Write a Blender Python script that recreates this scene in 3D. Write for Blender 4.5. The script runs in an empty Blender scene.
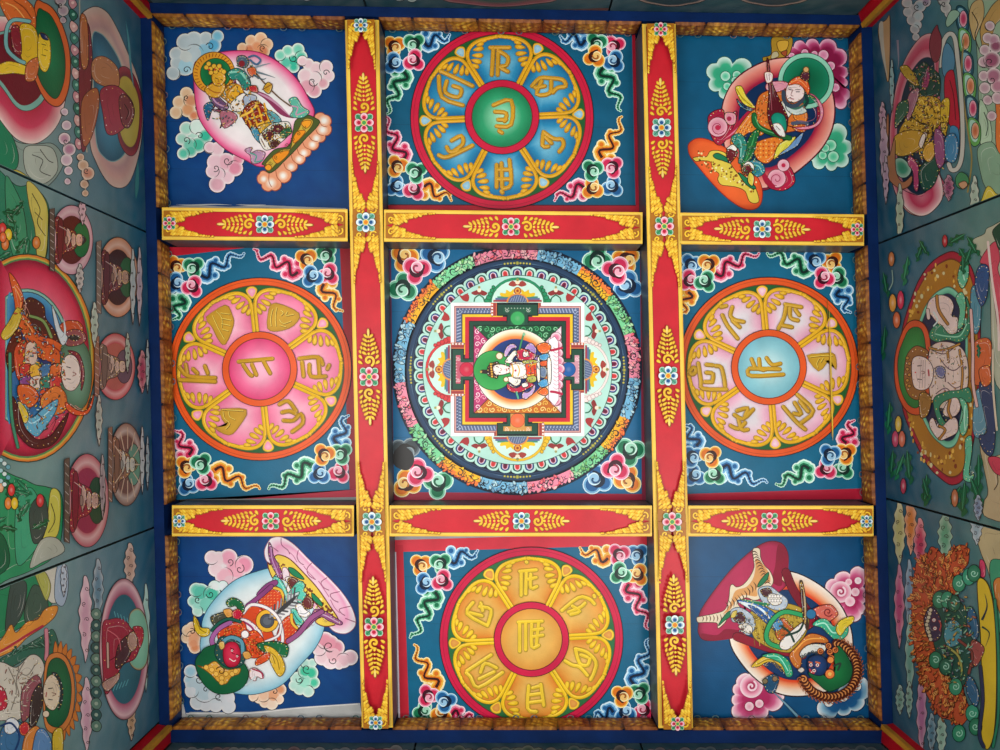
import bpy, math, random
from mathutils import Vector, Matrix
from mathutils.geometry import tessellate_polygon
C = bpy.context.scene.collection
PI = math.pi
random.seed(7)
# ------------------------------------------------------------------ camera
FPX = 722.0; CAMZ = 1.5
VP = (501.0, 393.0)                     # where the plumb lines meet in the photograph
n = Vector(((VP[0]-500)/FPX, (VP[1]-375)/FPX, 1)).normalized()
ROT = n.rotation_difference(Vector((0, 0, 1))).to_matrix()
CAM = Vector((0, 0, CAMZ))
def ray(px, py): return ROT @ Vector(((px-500)/FPX, (py-375)/FPX, 1))
def at(px, py, h):                      # point of the pixel's ray at height h above the camera
    d = ray(px, py); return CAM + d*(h/d.z)
cam = bpy.data.cameras.new('camera'); cam.sensor_width = 36; cam.lens = FPX/1000*36
cam.clip_start = .05
co = bpy.data.objects.new('camera', cam); C.objects.link(co)
m = Matrix([[ROT[i][0], -ROT[i][1], -ROT[i][2]] for i in range(3)]).to_4x4(); m.translation = CAM
co.matrix_world = m
bpy.context.scene.camera = co
# ------------------------------------------------------------------ colours and materials
def lin(v): return v/12.92 if v <= .04045 else ((v+.055)/1.055)**2.4
_cc = {}
PAL = dict(K='1a1416', W='efe9e0', w='d9d4cc', R='c01c2c', r='8a1420', M='6e0f22', P='e77f96', p='f3c4cc', O='e8621f', o='f0a04a',
 Y='ecb92c', y='f5da62', E='a8721c', e='5c3a10', G='1c7444', g='6cc098', D='0d3a2c', B='17609a', b='7fb8da', N='0c2c58', n='10233f',
 T='0f5673', V='7d3b6e', v='b98ab4', S='e9c3a4', s='c98f72', A='6f7f86', a='a9b6b8', c='59bfa6', F='4a1a18', H='d8ecdf', L='b9dfd0', Q='3a3d42')
def rgb(c):
    if isinstance(c, tuple): return c
    if c not in _cc:
        h = PAL.get(c, c); _cc[c] = tuple(lin(int(h[i:i+2], 16)/255) for i in (0, 2, 4))
    return _cc[c]
def mix(a, b, t):
    a = rgb(a); b = rgb(b); return tuple(a[i]+(b[i]-a[i])*t for i in range(3))
def material(name, rough=.45, bump=.15, wear=.12, spec=.15, wood=False, flat=None):
    mt = bpy.data.materials.new(name); mt.use_nodes = True; nt = mt.node_tree; N = nt.nodes; L = nt.links
    b = N['Principled BSDF']; b.inputs['Roughness'].default_value = rough
    b.inputs['Specular IOR Level'].default_value = spec
    if flat:
        vc = N.new('ShaderNodeRGB'); vc.outputs[0].default_value = (*rgb(flat), 1)
    else:
        vc = N.new('ShaderNodeVertexColor'); vc.layer_name = 'Col'
    tc = N.new('ShaderNodeTexCoord'); mp = N.new('ShaderNodeMapping'); L.new(tc.outputs['Object'], mp.inputs[0])
    mp.inputs['Scale'].default_value = (3, 60, 3) if wood else (1, 1, 1)
    n1 = N.new('ShaderNodeTexNoise'); n1.inputs['Scale'].default_value = 9; n1.inputs['Detail'].default_value = 8
    L.new(mp.outputs[0], n1.inputs['Vector'])
    r1 = N.new('ShaderNodeMapRange'); r1.inputs[1].default_value = .3; r1.inputs[2].default_value = .7
    r1.inputs[3].default_value = 1-wear; r1.inputs[4].default_value = 1+wear*.7; L.new(n1.outputs[0], r1.inputs[0])
    mx = N.new('ShaderNodeVectorMath'); mx.operation = 'SCALE'
    L.new(vc.outputs[0], mx.inputs[0]); L.new(r1.outputs[0], mx.inputs['Scale'])
    L.new(mx.outputs[0], b.inputs['Base Color'])
    n2 = N.new('ShaderNodeTexNoise'); n2.inputs['Scale'].default_value = 160; n2.inputs['Detail'].default_value = 3
    L.new(tc.outputs['Object'], n2.inputs['Vector'])
    bp = N.new('ShaderNodeBump'); bp.inputs['Strength'].default_value = bump; bp.inputs['Distance'].default_value = .004
    L.new(n2.outputs[0], bp.inputs['Height']); L.new(bp.outputs[0], b.inputs['Normal'])
    return mt
PAINT = material('painted_board', .36, .12, .13, .2)
WALLP = material('painted_wall_board', .5, .15, .2, .1)
GILT = material('gilded_carving', .4, .3, .3)
BLUE = material('blue_gloss_paint', .4, .1, .25)
DARK = material('dark_timber', .7, .2, .2, wood=True, flat='2b2521')
# ------------------------------------------------------------------ things and painted parts
DZ = .00001
def plane_h(h):                          # horizontal face, lift = towards the room (down)
    return lambda x, y, l=0: at(x, y, h) - Vector((0, 0, l))
def plane_v(a, b):                       # upright wall through two points; lift = into the room
    t = (b-a).normalized(); nn = t.cross(Vector((0, 0, 1)))
    if nn.dot(CAM-a) < 0: nn = -nn
    def f(x, y, l=0):
        d = ray(x, y); k = nn.dot(a-CAM)/nn.dot(d); return CAM + d*k + nn*l
    f.n = nn; return f
class Thing:
    def __init__(s, name, label, cat, mp, cx, cy, group=None, mat=None):
        s.mp = mp; s.z = 0; s.mat = mat or PAINT; s.parts = []
        o = bpy.data.objects.new(name, None); C.objects.link(o); o.empty_display_size = .05
        s.loc = mp(cx, cy); o.location = s.loc; o['label'] = label; o['category'] = cat
        if group: o['group'] = group
        s.root = o
    def part(s, name, parent=None, label=None, mat=None):
        p = Part(s, name, parent, label, mat or s.mat); s.parts.append(p); return p
    def build(s):
        for p in s.parts: p.build()
        if 0: print('ZZ', s.root.name, round(s.z, 4))
        return s
class Part:
    def __init__(s, th, name, parent, label, mat):
        s.t = th; s.name = name; s.parent = parent; s.label = label; s.mat = mat
        s.v = []; s.f = []; s.c = []; s.ob = None; s.F = (0, 0, 1); s.holdz = False; s.folds = name in ('painted_figure', 'flaming_throne_back', 'lotus_seat', 'painted_mountain', 'painted_head'); s.rn = random.Random(len(th.parts)*7+5)
    def fr(s, x0, y0, k): s.F = (x0, y0, k); return s
    def X(s, p): x0, y0, k = s.F; return (x0+p[0]/k, y0+p[1]/k)
    def up(s):
        s.t.z += DZ*.35 if s.holdz else DZ
        return s.t.z
    def put(s, x, y, z, c):
        s.v.append(s.t.mp(x, y, z)-s.t.loc); c = rgb(c); s.c.append(c); return len(s.v)-1
    def raw(s, w, c): s.v.append(w-s.t.loc); s.c.append(rgb(c)); return len(s.v)-1
    # flat filled polygon, photo pixels
    def poly(s, pts, c, z=None):
        z = s.up() if z is None else z
        tr = tessellate_polygon([[Vector((x, y, 0)) for x, y in pts]])
        b = [s.put(x, y, z, c) for x, y in pts]
        for t in tr: s.f.append(tuple(b[i] for i in t))
    def rings(s, pts, stops, cen=None, dome=0):    # gradient from the edge (0) to the centre (1)
        z = s.up(); nn = len(pts)
        cx, cy = cen or (sum(p[0] for p in pts)/nn, sum(p[1] for p in pts)/nn)
        prev = None
        for t, c in stops:
            if t >= 1:
                k = s.put(cx, cy, z+dome*.004, c)
                for i in range(nn): s.f.append((prev[i], prev[(i+1) % nn], k))
                prev = None; break
            cur = [s.put(x+(cx-x)*t, y+(cy-y)*t, z+dome*.004*math.sqrt(1-(1-t)**2), c) for x, y in pts]
            if prev:
                for i in range(nn): s.f.append((prev[i], prev[(i+1) % nn], cur[(i+1) % nn], cur[i]))
            prev = cur
        if prev:
            k = s.put(cx, cy, z+dome*.004, stops[-1][1])
            for i in range(nn): s.f.append((prev[i], prev[(i+1) % nn], k))
        if dome: s.t.z += DZ*2
    # --- calls in the current frame; p = flat list of numbers or 'x,y x,y' string
    def pts(s, p):
        if isinstance(p, str): p = [float(q) for q in p.replace(',', ' ').split()]
        return [s.X((p[i], p[i+1])) for i in range(0, len(p), 2)]
    def Q(s, p, c, o=None, w=.7):        # straight edged
        q = s.pts(p)
        s.poly(q, c) if not isinstance(c, list) else s.rings(q, st(c))
        if o: s.line(q+[q[0]], w, o)
        return s
    def P(s, p, c, o='K', w=.7, n=5):    # smooth closed shape with a contour line
        q = spl(s.pts(p), True, n)
        s.poly(q, c) if not isinstance(c, list) else s.rings(q, st(c))
        if s.folds and isinstance(c, str):
            cx = sum(a for a, _ in q)/len(q); cy = sum(a for _, a in q)/len(q); ext = max(math.hypot(a-cx, b_-cy) for a, b_ in q); N_ = len(q)
            if ext > 2.6:
                i0 = int(N_*s.rn.random())
                for f_, cc, wd in ((.24, mix(c, 'W', .45), .5), (.42, mix(c, 'K', .5), .45), (.62, mix(c, 'W', .3), .45), (.72, mix(c, 'K', .55), .4)):
                    if f_ > .5 and ext < 5: continue
                    i1 = i0+int(N_*s.rn.uniform(.25, .5)); s.line([(q[i % N_][0]*(1-f_)+cx*f_, q[i % N_][1]*(1-f_)+cy*f_) for i in range(i0, i1)], wd, cc, 2); i0 = i1+int(N_*.1)
                if ext > 5.5 and s.name != 'painted_mountain':
                    for j in range(0, N_, max(2, int(N_*1.6/ext/3))):
                        a, b_ = q[j]; s.disc(a*.87+cx*.13, b_*.87+cy*.13, .5, ('E', 'y', 'W')[j % 3] if ext > 8 else mix(c, 'y', .6), seg=6)
        if o: s.line(q+[q[0]], w, o)
        return s
    def L(s, p, w, c, tp=0, o=None, dome=0, n=5):  # smooth stroke, w in photo pixels
        q = spl(s.pts(p), False, n)
        if o: s.line(q, w+1.2, o, tp)
        s.line(q, w, c, tp, dome); return s
    def line(s, q, w, c, tp=0, dome=0):
        z = s.up(); m_ = len(q)
        if m_ < 2: return
        rows = []
        closed = abs(q[0][0]-q[-1][0])+abs(q[0][1]-q[-1][1]) < 1e-6
        for i, (x, y) in enumerate(q):
            a = q[i-1] if i > 0 else (q[-2] if closed else q[0])
            b = q[i+1] if i < m_-1 else (q[1] if closed else q[-1])
            dx, dy = b[0]-a[0], b[1]-a[1]; l = math.hypot(dx, dy) or 1; nx, ny = -dy/l, dx/l
            t = i/(m_-1); k = 1
            if tp == 1: k = 1-t*.92
            elif tp == 2: k = math.sin(PI*min(max(t, .04), .96))
            elif tp == -1: k = t*.92+.08
            h = w*k/2
            r = [s.put(x+nx*h, y+ny*h, z, c)]
            if dome: r.append(s.put(x, y, z+dome*.004, c))
            r.append(s.put(x-nx*h, y-ny*h, z, c)); rows.append(r)
        for i in range(m_-1):
            A, B_ = rows[i], rows[i+1]
            for j in range(len(A)-1): s.f.append((A[j], A[j+1], B_[j+1], B_[j]))
        if not closed and tp == 0 and w > 1.1:
            for e in (0, -1):
                z0 = s.holdz; s.holdz = True; s.disc(q[e][0], q[e][1], w/2, c, seg=8); s.holdz = z0
        if dome: s.t.z += DZ*2
    def disc(s, x, y, r, c, ry=None, rot=0, seg=None, dome=0):
        ry = ry or r; seg = seg or max(10, min(64, int(r*3)))
        ca, sa = math.cos(rot), math.sin(rot)
        q = []
        for i in range(seg):
            a = 2*PI*i/seg; u, v = r*math.cos(a), ry*math.sin(a); q.append((x+u*ca-v*sa, y+u*sa+v*ca))
        if isinstance(c, list): s.rings(q, st(c), (x, y), dome)
        elif dome: s.rings(q, [(0, c), (.5, c), (1, c)], (x, y), dome)
        else: s.poly(q, c)
        return q
    def D(s, x, y, r, c, ry=None, rot=0, o=None, w=.7, dome=0):   # disc in frame units
        X, Y = s.X((x, y)); k = s.F[2]; ry = ry/k if ry else None
        q = s.disc(X, Y, r/k, c, ry, rot, dome=dome)
        if o: s.line(q+[q[0]], w, o)
        return s
    def ring(s, x, y, r0, r1, c, a0=0, a1=360, seg=72, ry=1):     # annulus; c one colour or [outer..inner]
        z = s.up(); cs = c if isinstance(c, list) else [c, c]; k = len(cs)-1; prev = None
        for j, cc in enumerate(cs):
            r = r0+(r1-r0)*j/k
            cur = [s.put(x+r*math.cos(math.radians(a0+(a1-a0)*i/seg)), y+ry*r*math.sin(math.radians(a0+(a1-a0)*i/seg)), z, cc) for i in range(seg+1)]
            if prev:
                for i in range(seg): s.f.append((prev[i], prev[i+1], cur[i+1], cur[i]))
            prev = cur
        return s
    def spiral(s, x, y, r, c, w=.9, a=0, turns=1.3, sg=1, o=None):
        X, Y = s.X((x, y)); k = s.F[2]; r = r/k; q = []
        for i in range(18):
            t = i/17; A = math.radians(a)+sg*t*turns*2*PI; R = r*(1-t*.88); q.append((X+R*math.cos(A), Y+R*math.sin(A)))
        if o: s.line(q, w+1, o)
        s.line(q, w, c); return s
    def puff(s, cs, edge, cen, o='K', sw=(), ow=.55):   # bank of scalloped cloud lobes: (x, y, r[, colour]); swirls (x, y, r, a, sg)
        k = s.F[2]
        cs = [cs[i:i+3] for i in range(0, len(cs), 3)] if not isinstance(cs[0], (tuple, list)) else cs
        h = s.holdz
        for q in cs:
            X, Y = s.X(q[:2]); s.disc(X, Y, q[2]/k+ow, o)
        cc = [q[3] if len(q) > 3 else cen for q in cs]
        if len(cs) > 3:
            ux = sum(q[0] for q in cs)/len(cs); uy = sum(q[1] for q in cs)/len(cs)
            hull = sorted(cs, key=lambda q: math.atan2(q[1]-uy, q[0]-ux))
            if max(math.hypot(q[0]-ux, q[1]-uy) for q in cs)/k < 32: s.poly([s.X(q[:2]) for q in hull], mix(edge, cen, .75))
        for f_, m_ in ((1, .0), (.86, .4), (.7, .8), (.5, 1)):
            for q, c in zip(cs, cc):
                X, Y = s.X(q[:2]); r = q[2]/k; s.disc(X, Y, r-(1-f_)*min(r, 6)*1.1, mix(edge, c, m_), seg=20)
        ux = sum(q[0] for q in cs)/len(cs); uy = sum(q[1] for q in cs)/len(cs)
        for q in cs[::3]:                # contour arcs of the lobes, on the side turned inwards
            X, Y = s.X(q[:2]); R = q[2]/k*.92; A = math.atan2(uy-q[1], ux-q[0])
            s.line([(X+R*math.cos(A-.2+j*.3), Y+R*math.sin(A-.2+j*.3)) for j in range(8)], ow*1.5, mix(o, cen, .12), 2)
        for x, y, r, a, g in sw: s.spiral(x, y, r, o, .8, a, 1.1, g)
        s.holdz = h; return s
    def lobed(s, p, stops, o='K', w=.8, b=.42):   # cloud outlined by scallops bulging between the given hollows
        v = s.pts(p); n_ = len(v); ar = sum(v[i-1][0]*v[i][1]-v[i][0]*v[i-1][1] for i in range(n_)); sg = 1 if ar > 0 else -1; q = []
        for i in range(n_):
            (ax, ay), (bx, by) = v[i], v[(i+1) % n_]; dx, dy = bx-ax, by-ay
            for j in range(9):
                t = j/9; h = b*(1-(2*t-1)**2)**.6 if j else 0; q.append((ax+dx*t+sg*dy*h, ay+dy*t-sg*dx*h))
        s.poly([(x+.3, y+.5) for x, y in q], o); s.poly(q, stops) if isinstance(stops, str) else s.rings(q, st(stops)); s.line(q+[q[0]], w, o); return s
    def build(s):
        if not s.v: return None
        me = bpy.data.meshes.new(s.name); me.from_pydata([tuple(v) for v in s.v], [], s.f)
        ca = me.color_attributes.new('Col', 'FLOAT_COLOR', 'POINT')
        ca.data.foreach_set('color', [q for c in s.c for q in (c[0], c[1], c[2], 1.0)])
        me.materials.append(s.mat); me.update()
        o = bpy.data.objects.new(s.name, me); C.objects.link(o); s.ob = o
        o.parent = s.parent.ob if s.parent and s.parent.ob else s.t.root
        if s.label: o['label'] = s.label
        return o
def st(c):
    if isinstance(c[0], tuple) and len(c[0]) == 2: return c
    k = len(c)-1; return [(i/k, q) for i, q in enumerate(c)]
def spl(q, closed, n=5):
    m_ = len(q)
    if m_ < 3: return list(q)
    out = []
    rg = range(m_) if closed else range(m_-1)
    for i in rg:
        if closed: p0, p1, p2, p3 = q[i-1], q[i], q[(i+1) % m_], q[(i+2) % m_]
        else: p0, p1, p2, p3 = q[max(i-1, 0)], q[i], q[i+1], q[min(i+2, m_-1)]
        for j in range(n):
            t = j/n; t2 = t*t; t3 = t2*t
            out.append(tuple(.5*(2*p1[k]+(p2[k]-p0[k])*t+(2*p0[k]-5*p1[k]+4*p2[k]-p3[k])*t2+(3*p1[k]-p0[k]-3*p2[k]+p3[k])*t3) for k in (0, 1)))
    if not closed: out.append(q[-1])
    return out
def solid(name, quads, m, kind=None, label=None):   # closed prism: quads = (lower ring, upper ring) of world points
    lo, hi = quads; k = len(lo)
    me = bpy.data.meshes.new(name); f = [tuple(range(k)), tuple(range(2*k-1, k-1, -1))]
    f += [(i, (i+1) % k, k+(i+1) % k, k+i) for i in range(k)]
    me.from_pydata([tuple(v) for v in lo+hi], [], f); me.materials.append(m); me.update()
    o = bpy.data.objects.new(name, me); C.objects.link(o)
    if kind: o['kind'] = kind
    if label: o['label'] = label
    return o
# ------------------------------------------------------------------ the lines of the room, in photo pixels
HC, HB, HR = 3.0, 2.86, 2.89            # ceiling boards, beam soffits, blue rail soffit (above the camera)
BL0 = lambda y: 345+.0237*(y-22); BL1 = lambda y: 379+.0198*(y-22)
BR0 = lambda y: 642+.0232*(y-22); BR1 = lambda y: 675.6+.0248*(y-22)
XI = lambda y: 151+.0262*(y-20); XO = lambda y: 140.5+.0268*(y-20)      # left rail inner / outer edge
XI2 = lambda y: 862+.0305*(y-45); XO2 = lambda y: 872.5+.0300*(y-45)    # right
YI = lambda x: 13+.0165*(x-160); YO = lambda x: 3+.0175*(x-160)         # top
YI2 = lambda x: 730+.001*(x-160); YO2 = lambda x: 742.5+.001*(x-160)    # bottom
def cross(fx, fy):
    x, y = 500, 375
    for _ in range(20): x = fx(y); y = fy(x)
    return x, y
def shrink(p, r=HB/HC):                 # pixel of the point straight above, at ceiling height
    return (VP[0]+(p[0]-VP[0])*r, VP[1]+(p[1]-VP[1])*r)
FRW = 13                                 # width of the carved frieze in the photo
def off(f, d): return lambda t: f(t)+d
# ------------------------------------------------------------------ ornament vocabulary
SCH = dict(Y=('f8e6b0', 'ecae3c', 'd9701c', '3a1410'), G=('d4f0e0', '7cc8a0', '16704a', '0a2620'),
           P=('f8d8de', 'ea86a0', 'cc2450', '3c0c1c'), B=('cfe8f2', '74aed4', '1c5c92', '0a1c34'), X=('8f9da0', '5b666c', '3e4648', '2a2826'))
def curl(p, x, y, R, sch, ang=0, sg=1):
    c = SCH[sch]
    for k, f in enumerate((1, .86, .68, .3)):
        p.up(); h = p.holdz; p.holdz = True
        for j, a in enumerate((0, 115, 235) if k < 3 else ()):
            A = math.radians(ang+a*sg+60); d = R*.46
            p.disc(x+d*math.cos(A), y+d*math.sin(A), R*(.62 if j else .56)*(1 if k == 0 else (f+.02)), c[k], seg=18)
        p.disc(x, y, R*(.5*f if k < 3 else .5), c[k], seg=14); p.holdz = h
    A = math.radians(ang+60+175*sg); ex, ey = x+R*.22*math.cos(A), y+R*.22*math.sin(A)
    p.disc(ex, ey, R*.42, c[0], seg=18); p.disc(ex, ey, R*.33, mix(c[1], c[0], .3), seg=16)
    q = []
    for i in range(14):
        t = i/13; a = A+PI*.35*sg+sg*t*1.6*PI; r = R*(.5-.4*t); q.append((ex+r*math.cos(a), ey+r*math.sin(a)))
    p.line(q, R*.13, c[3]); p.line(q[4:], R*.05, c[2])
def tail(p, x0, y0, x1, y1, w, sch, sg=1):
    c = SCH[sch]; L_ = math.hypot(x1-x0, y1-y0); dx, dy = (x1-x0)/L_, (y1-y0)/L_; nx, ny = -dy, dx
    k = max(4, int(L_/7)); pt = []
    for i in range(k*4+1):
        t = i/(k*4); a = sg*math.sin(t*k*PI*.8)*w*.42*(1-.5*t); pt.append((x0+dx*L_*t+nx*a, y0+dy*L_*t+ny*a, t))
    for q, f in enumerate((1, .72, .45, .17)):
        p.up(); h = p.holdz; p.holdz = True
        if q == 3: p.line([(x, y) for x, y, t in pt], w*.2, c[q], 1); p.holdz = h; break
        for x, y, t in pt: p.disc(x, y, max(.35, w*.5*f*(1-.78*t)), c[q], seg=8)
        for i in range(k if q < 3 else 0):
            t = (i+.5)/k; s_ = sg if i % 2 else -sg; r = w*.5*(1-.7*t)
            p.disc(x0+dx*L_*t+nx*s_*r*1.15, y0+dy*L_*t+ny*s_*r*1.15, r*.85*f, c[q], seg=12)
        p.holdz = h
def cluster(th, cn, xx, yy, inn, tx, ty, R=11.6):
    """four knotted cloud curls and two trailing wisps in a corner of a board"""
    p = th.part('corner_cloud')
    sx = 1 if xx[0] > cn[0] else -1; sy = 1 if yy[1] > cn[1] else -1
    for (x0, y0, x1, y1, s), g in ((tx, sx*sy), (ty, -sx*sy)): tail(p, x0, y0, x1, y1, 14.5, s, g)
    for i, (x, y, s) in enumerate((cn, xx, yy, inn)):
        dx, dy = (cn[0]+inn[0])/2-x, (cn[1]+inn[1])/2-y
        curl(p, x, y, R, s, math.degrees(math.atan2(dy, dx))+125, sx*sy if i in (0, 3) else -sx*sy)
    return p
def tear(p, x, y, l, w, a, c, o=None, dome=.25):
    q = []
    for i in range(12):
        t = 2*PI*i/12; u = (1-math.cos(t))/2*l; v = w*.5*math.sin(t)*(.55+.6*u/l)
        q.append((x+u*math.cos(a)-v*math.sin(a), y+u*math.sin(a)+v*math.cos(a)))
    if o:
        z = p.up(); cx = sum(t[0] for t in q)/12; cy = sum(t[1] for t in q)/12
        p.poly([(cx+(X-cx)*1.2+.25, cy+(Y-cy)*1.25+.3) for X, Y in q], o)
    p.rings(q, [(0, mix(c, 'E', .25)), (.45, c), (1, mix(c, 'y', .5))], None, dome)
def lotus(th, cx, cy, R, rw, ri, riw, rot, ringc, pet, cen, gold, syl, spoke0=0, green='1f5a2c', budc=None, sylc=None, outline=None, clip=None):
    """raised lotus wheel: rings, six lobed petals in gilt scrollwork, seven gilt syllables"""
    med = th.part('lotus_wheel')
    med.disc(cx, cy, R+.8, 'K', seg=72)
    med.disc(cx, cy, R, ringc, seg=72)
    med.line([(cx+(R-rw*.35)*math.cos(a*PI/36), cy+(R-rw*.35)*math.sin(a*PI/36)) for a in range(73)], .5, mix(ringc, 'K', .45))
    med.disc(cx, cy, R-rw+.8, mix(ringc, 'K', .8), seg=72); med.disc(cx, cy, R-rw, green, seg=72)
    Rf = R-rw-.5; gd = mix(gold, 'e', .6)
    def pp(r, a): a = math.radians(a+rot); return (cx+r*Rf*math.cos(a), cy+r*Rf*math.sin(a))
    inn = ri/Rf
    for k in range(6):
        a0 = spoke0+60*k
        pt = th.part('lotus_petal', med)
        sh = [(inn*.95, 1), (.5, 2.5), (.68, 3), (.84, 1.8), (.94, 6.5), (.978, 15), (.99, 30), (.978, 45), (.94, 53.5), (.84, 58.2), (.68, 57), (.5, 57.5), (inn*.95, 59)]
        q = spl([pp(r, a0+a) for r, a in sh], True, 4)
        pt.rings(q, pet, pp(.6, a0+30))
    for k in range(6):
        a0 = spoke0+60*k; sc = th.part('gilt_scrollwork', med)
        # bud outside the spoke
        b = pp(.925, a0); A_ = math.radians(a0+rot)
        for r_, c_ in ((1.22, gd), (1.1, mix(gold, 'y', .2)), (.8, budc or pet)):
            sc.rings(spl([(b[0]+u*r_*math.cos(A_)-v_*r_*math.sin(A_), b[1]+u*r_*math.sin(A_)+v_*r_*math.cos(A_)) for u, v_ in ((-5.5, 0), (-2, 3.4), (2.2, 4.8), (4.6, 2.6), (5.2, 0), (4.6, -2.6), (2.2, -4.8), (-2, -3.4))], True, 3), st(c_) if isinstance(c_, list) else [(0, c_), (1, c_)])
        for sg in (1, -1):
            ln = spl([pp(r, a0+sg*a) for r, a in ((inn, 2.4), (.6, 1.8), (.74, 1.6), (.85, 3), (.93, 8), (.965, 16), (.978, 29.6))], False, 6)
            sc.line(ln, 4, gd); sc.line(ln, 2.9, gold, 0, .4)
            for j, (r, a, l, w, da) in enumerate(((.74, 2.6, 7.5, 4.4, 30), (.785, 4.5, 9.5, 4.8, 12), (.83, 7, 10, 4.8, -8), (.885, 9.5, 9.5, 4.6, -28), (.92, 13, 7, 4, -45), (.942, 17.5, 5.5, 3.4, -62), (.953, 22, 5, 3, -72), (.96, 26.5, 4.6, 2.8, -80))):
                x, y = pp(r, a0+sg*a); A = math.radians(a0+rot+180+sg*(-70+da*.6+18))
                tear(sc, x, y, l*1.0, w*1.0, A, gold, gd)
        ln = [pp(inn, a0), pp(.78, a0)]; sc.line(ln, .7, gd)
        for sg in (1, -1):
            sc.line([pp(.80, a0+sg*1), pp(.86, a0+sg*3)], .8, gd)
    hub = th.part('centre_roundel', med)
    hub.disc(cx, cy, ri+.6, 'K', seg=48); hub.disc(cx, cy, ri, ringc, seg=48)
    hub.disc(cx, cy, ri-riw+.7, mix(ringc, 'K', .75), seg=48); hub.disc(cx, cy, ri-riw-.2, cen, seg=48)
    for fr, strokes in syl:
        sy = th.part('gilt_syllable', med); sy.fr(*fr)
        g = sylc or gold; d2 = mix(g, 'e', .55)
        for q in strokes:
            if q[0] == '-': continue
            poly_ = q[0] == '*'; pts = sy.pts(q[1:] if poly_ else q)
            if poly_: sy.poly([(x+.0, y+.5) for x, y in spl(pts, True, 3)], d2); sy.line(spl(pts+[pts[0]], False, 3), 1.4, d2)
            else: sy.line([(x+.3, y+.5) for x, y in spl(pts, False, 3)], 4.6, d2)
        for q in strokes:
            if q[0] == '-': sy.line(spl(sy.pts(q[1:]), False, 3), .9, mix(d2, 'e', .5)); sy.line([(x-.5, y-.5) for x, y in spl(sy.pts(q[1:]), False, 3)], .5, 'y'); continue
            poly_ = q[0] == '*'; pts = sy.pts(q[1:] if poly_ else q)
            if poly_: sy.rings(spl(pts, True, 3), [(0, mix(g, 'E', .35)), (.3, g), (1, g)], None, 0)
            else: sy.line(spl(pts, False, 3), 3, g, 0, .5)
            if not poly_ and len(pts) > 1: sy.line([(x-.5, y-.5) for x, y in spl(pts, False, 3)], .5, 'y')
    return med

def inside(x, y, v):
    c = False
    for (ax, ay), (bx, by) in zip(v, v[1:]+v[:1]):
        if (ay > y) != (by > y) and x < (bx-ax)*(y-ay)/(by-ay)+ax: c = not c
    return c
def brocade(p, poly, cols, n, l=3.2, w=1.5, o='2a1410', seed=1, ang=None):
    """fine brushwork: small pointed strokes scattered over a robe or skirt (poly in the current frame)"""
    v = p.pts(poly); rn = random.Random(seed); x0, x1 = min(a for a, _ in v), max(a for a, _ in v); y0, y1 = min(b for _, b in v), max(b for _, b in v); k = 0; t = 0; hz = p.holdz; p.holdz = True
    while k < n and t < n*20:
        t += 1; x, y = rn.uniform(x0, x1), rn.uniform(y0, y1)
        if inside(x, y, v):
            tear(p, x, y, l*rn.uniform(.6, 1.2), w*rn.uniform(.7, 1.2), (rn.uniform(0, 6.28) if ang is None else math.radians(ang)+rn.uniform(-.5, .5)), cols[k % len(cols)], o, 0); k += 1
    p.holdz = hz
# ------------------------------------------------------------------ setting
T0 = lambda x: 207.4+.0101*(x-162); T1 = lambda x: 239.8+.0085*(x-162)
B0 = lambda x: 505.3+.0006*(x-172); B1 = lambda x: 536.3
XS = [XI, BL0, BL1, BR0, BR1, XI2]; YS = [YI, T0, T1, B0, B1, YI2]
def shr(x, y, ox, oy):
    return (VP[0]+(x-VP[0])*(HR if ox else HB)/HC, VP[1]+(y-VP[1])*(HR if oy else HB)/HC)
def board_px(c, r):
    ix = ((0, 1), (2, 3), (4, 5))[c]; iy = ((0, 1), (2, 3), (4, 5))[r]; q = []
    for a, b in ((0, 0), (1, 0), (1, 1), (0, 1)):
        x, y = cross(XS[ix[a]], YS[iy[b]]); q.append(shr(x, y, ix[a] in (0, 5), iy[b] in (0, 5)))
    return q
def updn(q, h0, h1):
    lo = [at(x, y, h0) for x, y in q]; return lo, [Vector((v.x, v.y, CAMZ+h1)) for v in lo]
corn_in = [cross(a, b) for a, b in ((XI, YI), (XI2, YI), (XI2, YI2), (XI, YI2))]
corn_out = [cross(a, b) for a, b in ((XO, YO), (XO2, YO), (XO2, YO2), (XO, YO2))]
BLUE_RAIL = material('blue_rail', .4, .15, .25, flat='072350')
solid('ceiling', updn([shrink(p, HR/HC) for p in corn_out], HC+.035, HC+.08), DARK, 'structure')
for i in range(4):
    j = (i+1) % 4
    solid('trim_%d' % (i+1), updn([corn_in[i], corn_in[j], corn_out[j], corn_out[i]], HR, HC+.03), BLUE_RAIL, 'structure')
WM = []
for i, nm in enumerate(('back', 'right', 'front', 'left')):
    j = (i+1) % 4; a, b = at(*corn_out[i], HR), at(*corn_out[j], HR)
    mpv = plane_v(a, b); WM.append(mpv); nn = mpv.n
    lo = [a-nn*.0205, b-nn*.0205, b-nn*.07, a-nn*.07]
    solid('wall_'+nm, ([v-Vector((0, 0, 1.35)) for v in lo], [v+Vector((0, 0, .13)) for v in lo]), DARK, 'structure')
RED = material('red_lacquer', .35, .15, .25, flat='a8121c'); GOLDP = material('gold_paint', .35, .2, .25, flat='b07a24')
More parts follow.
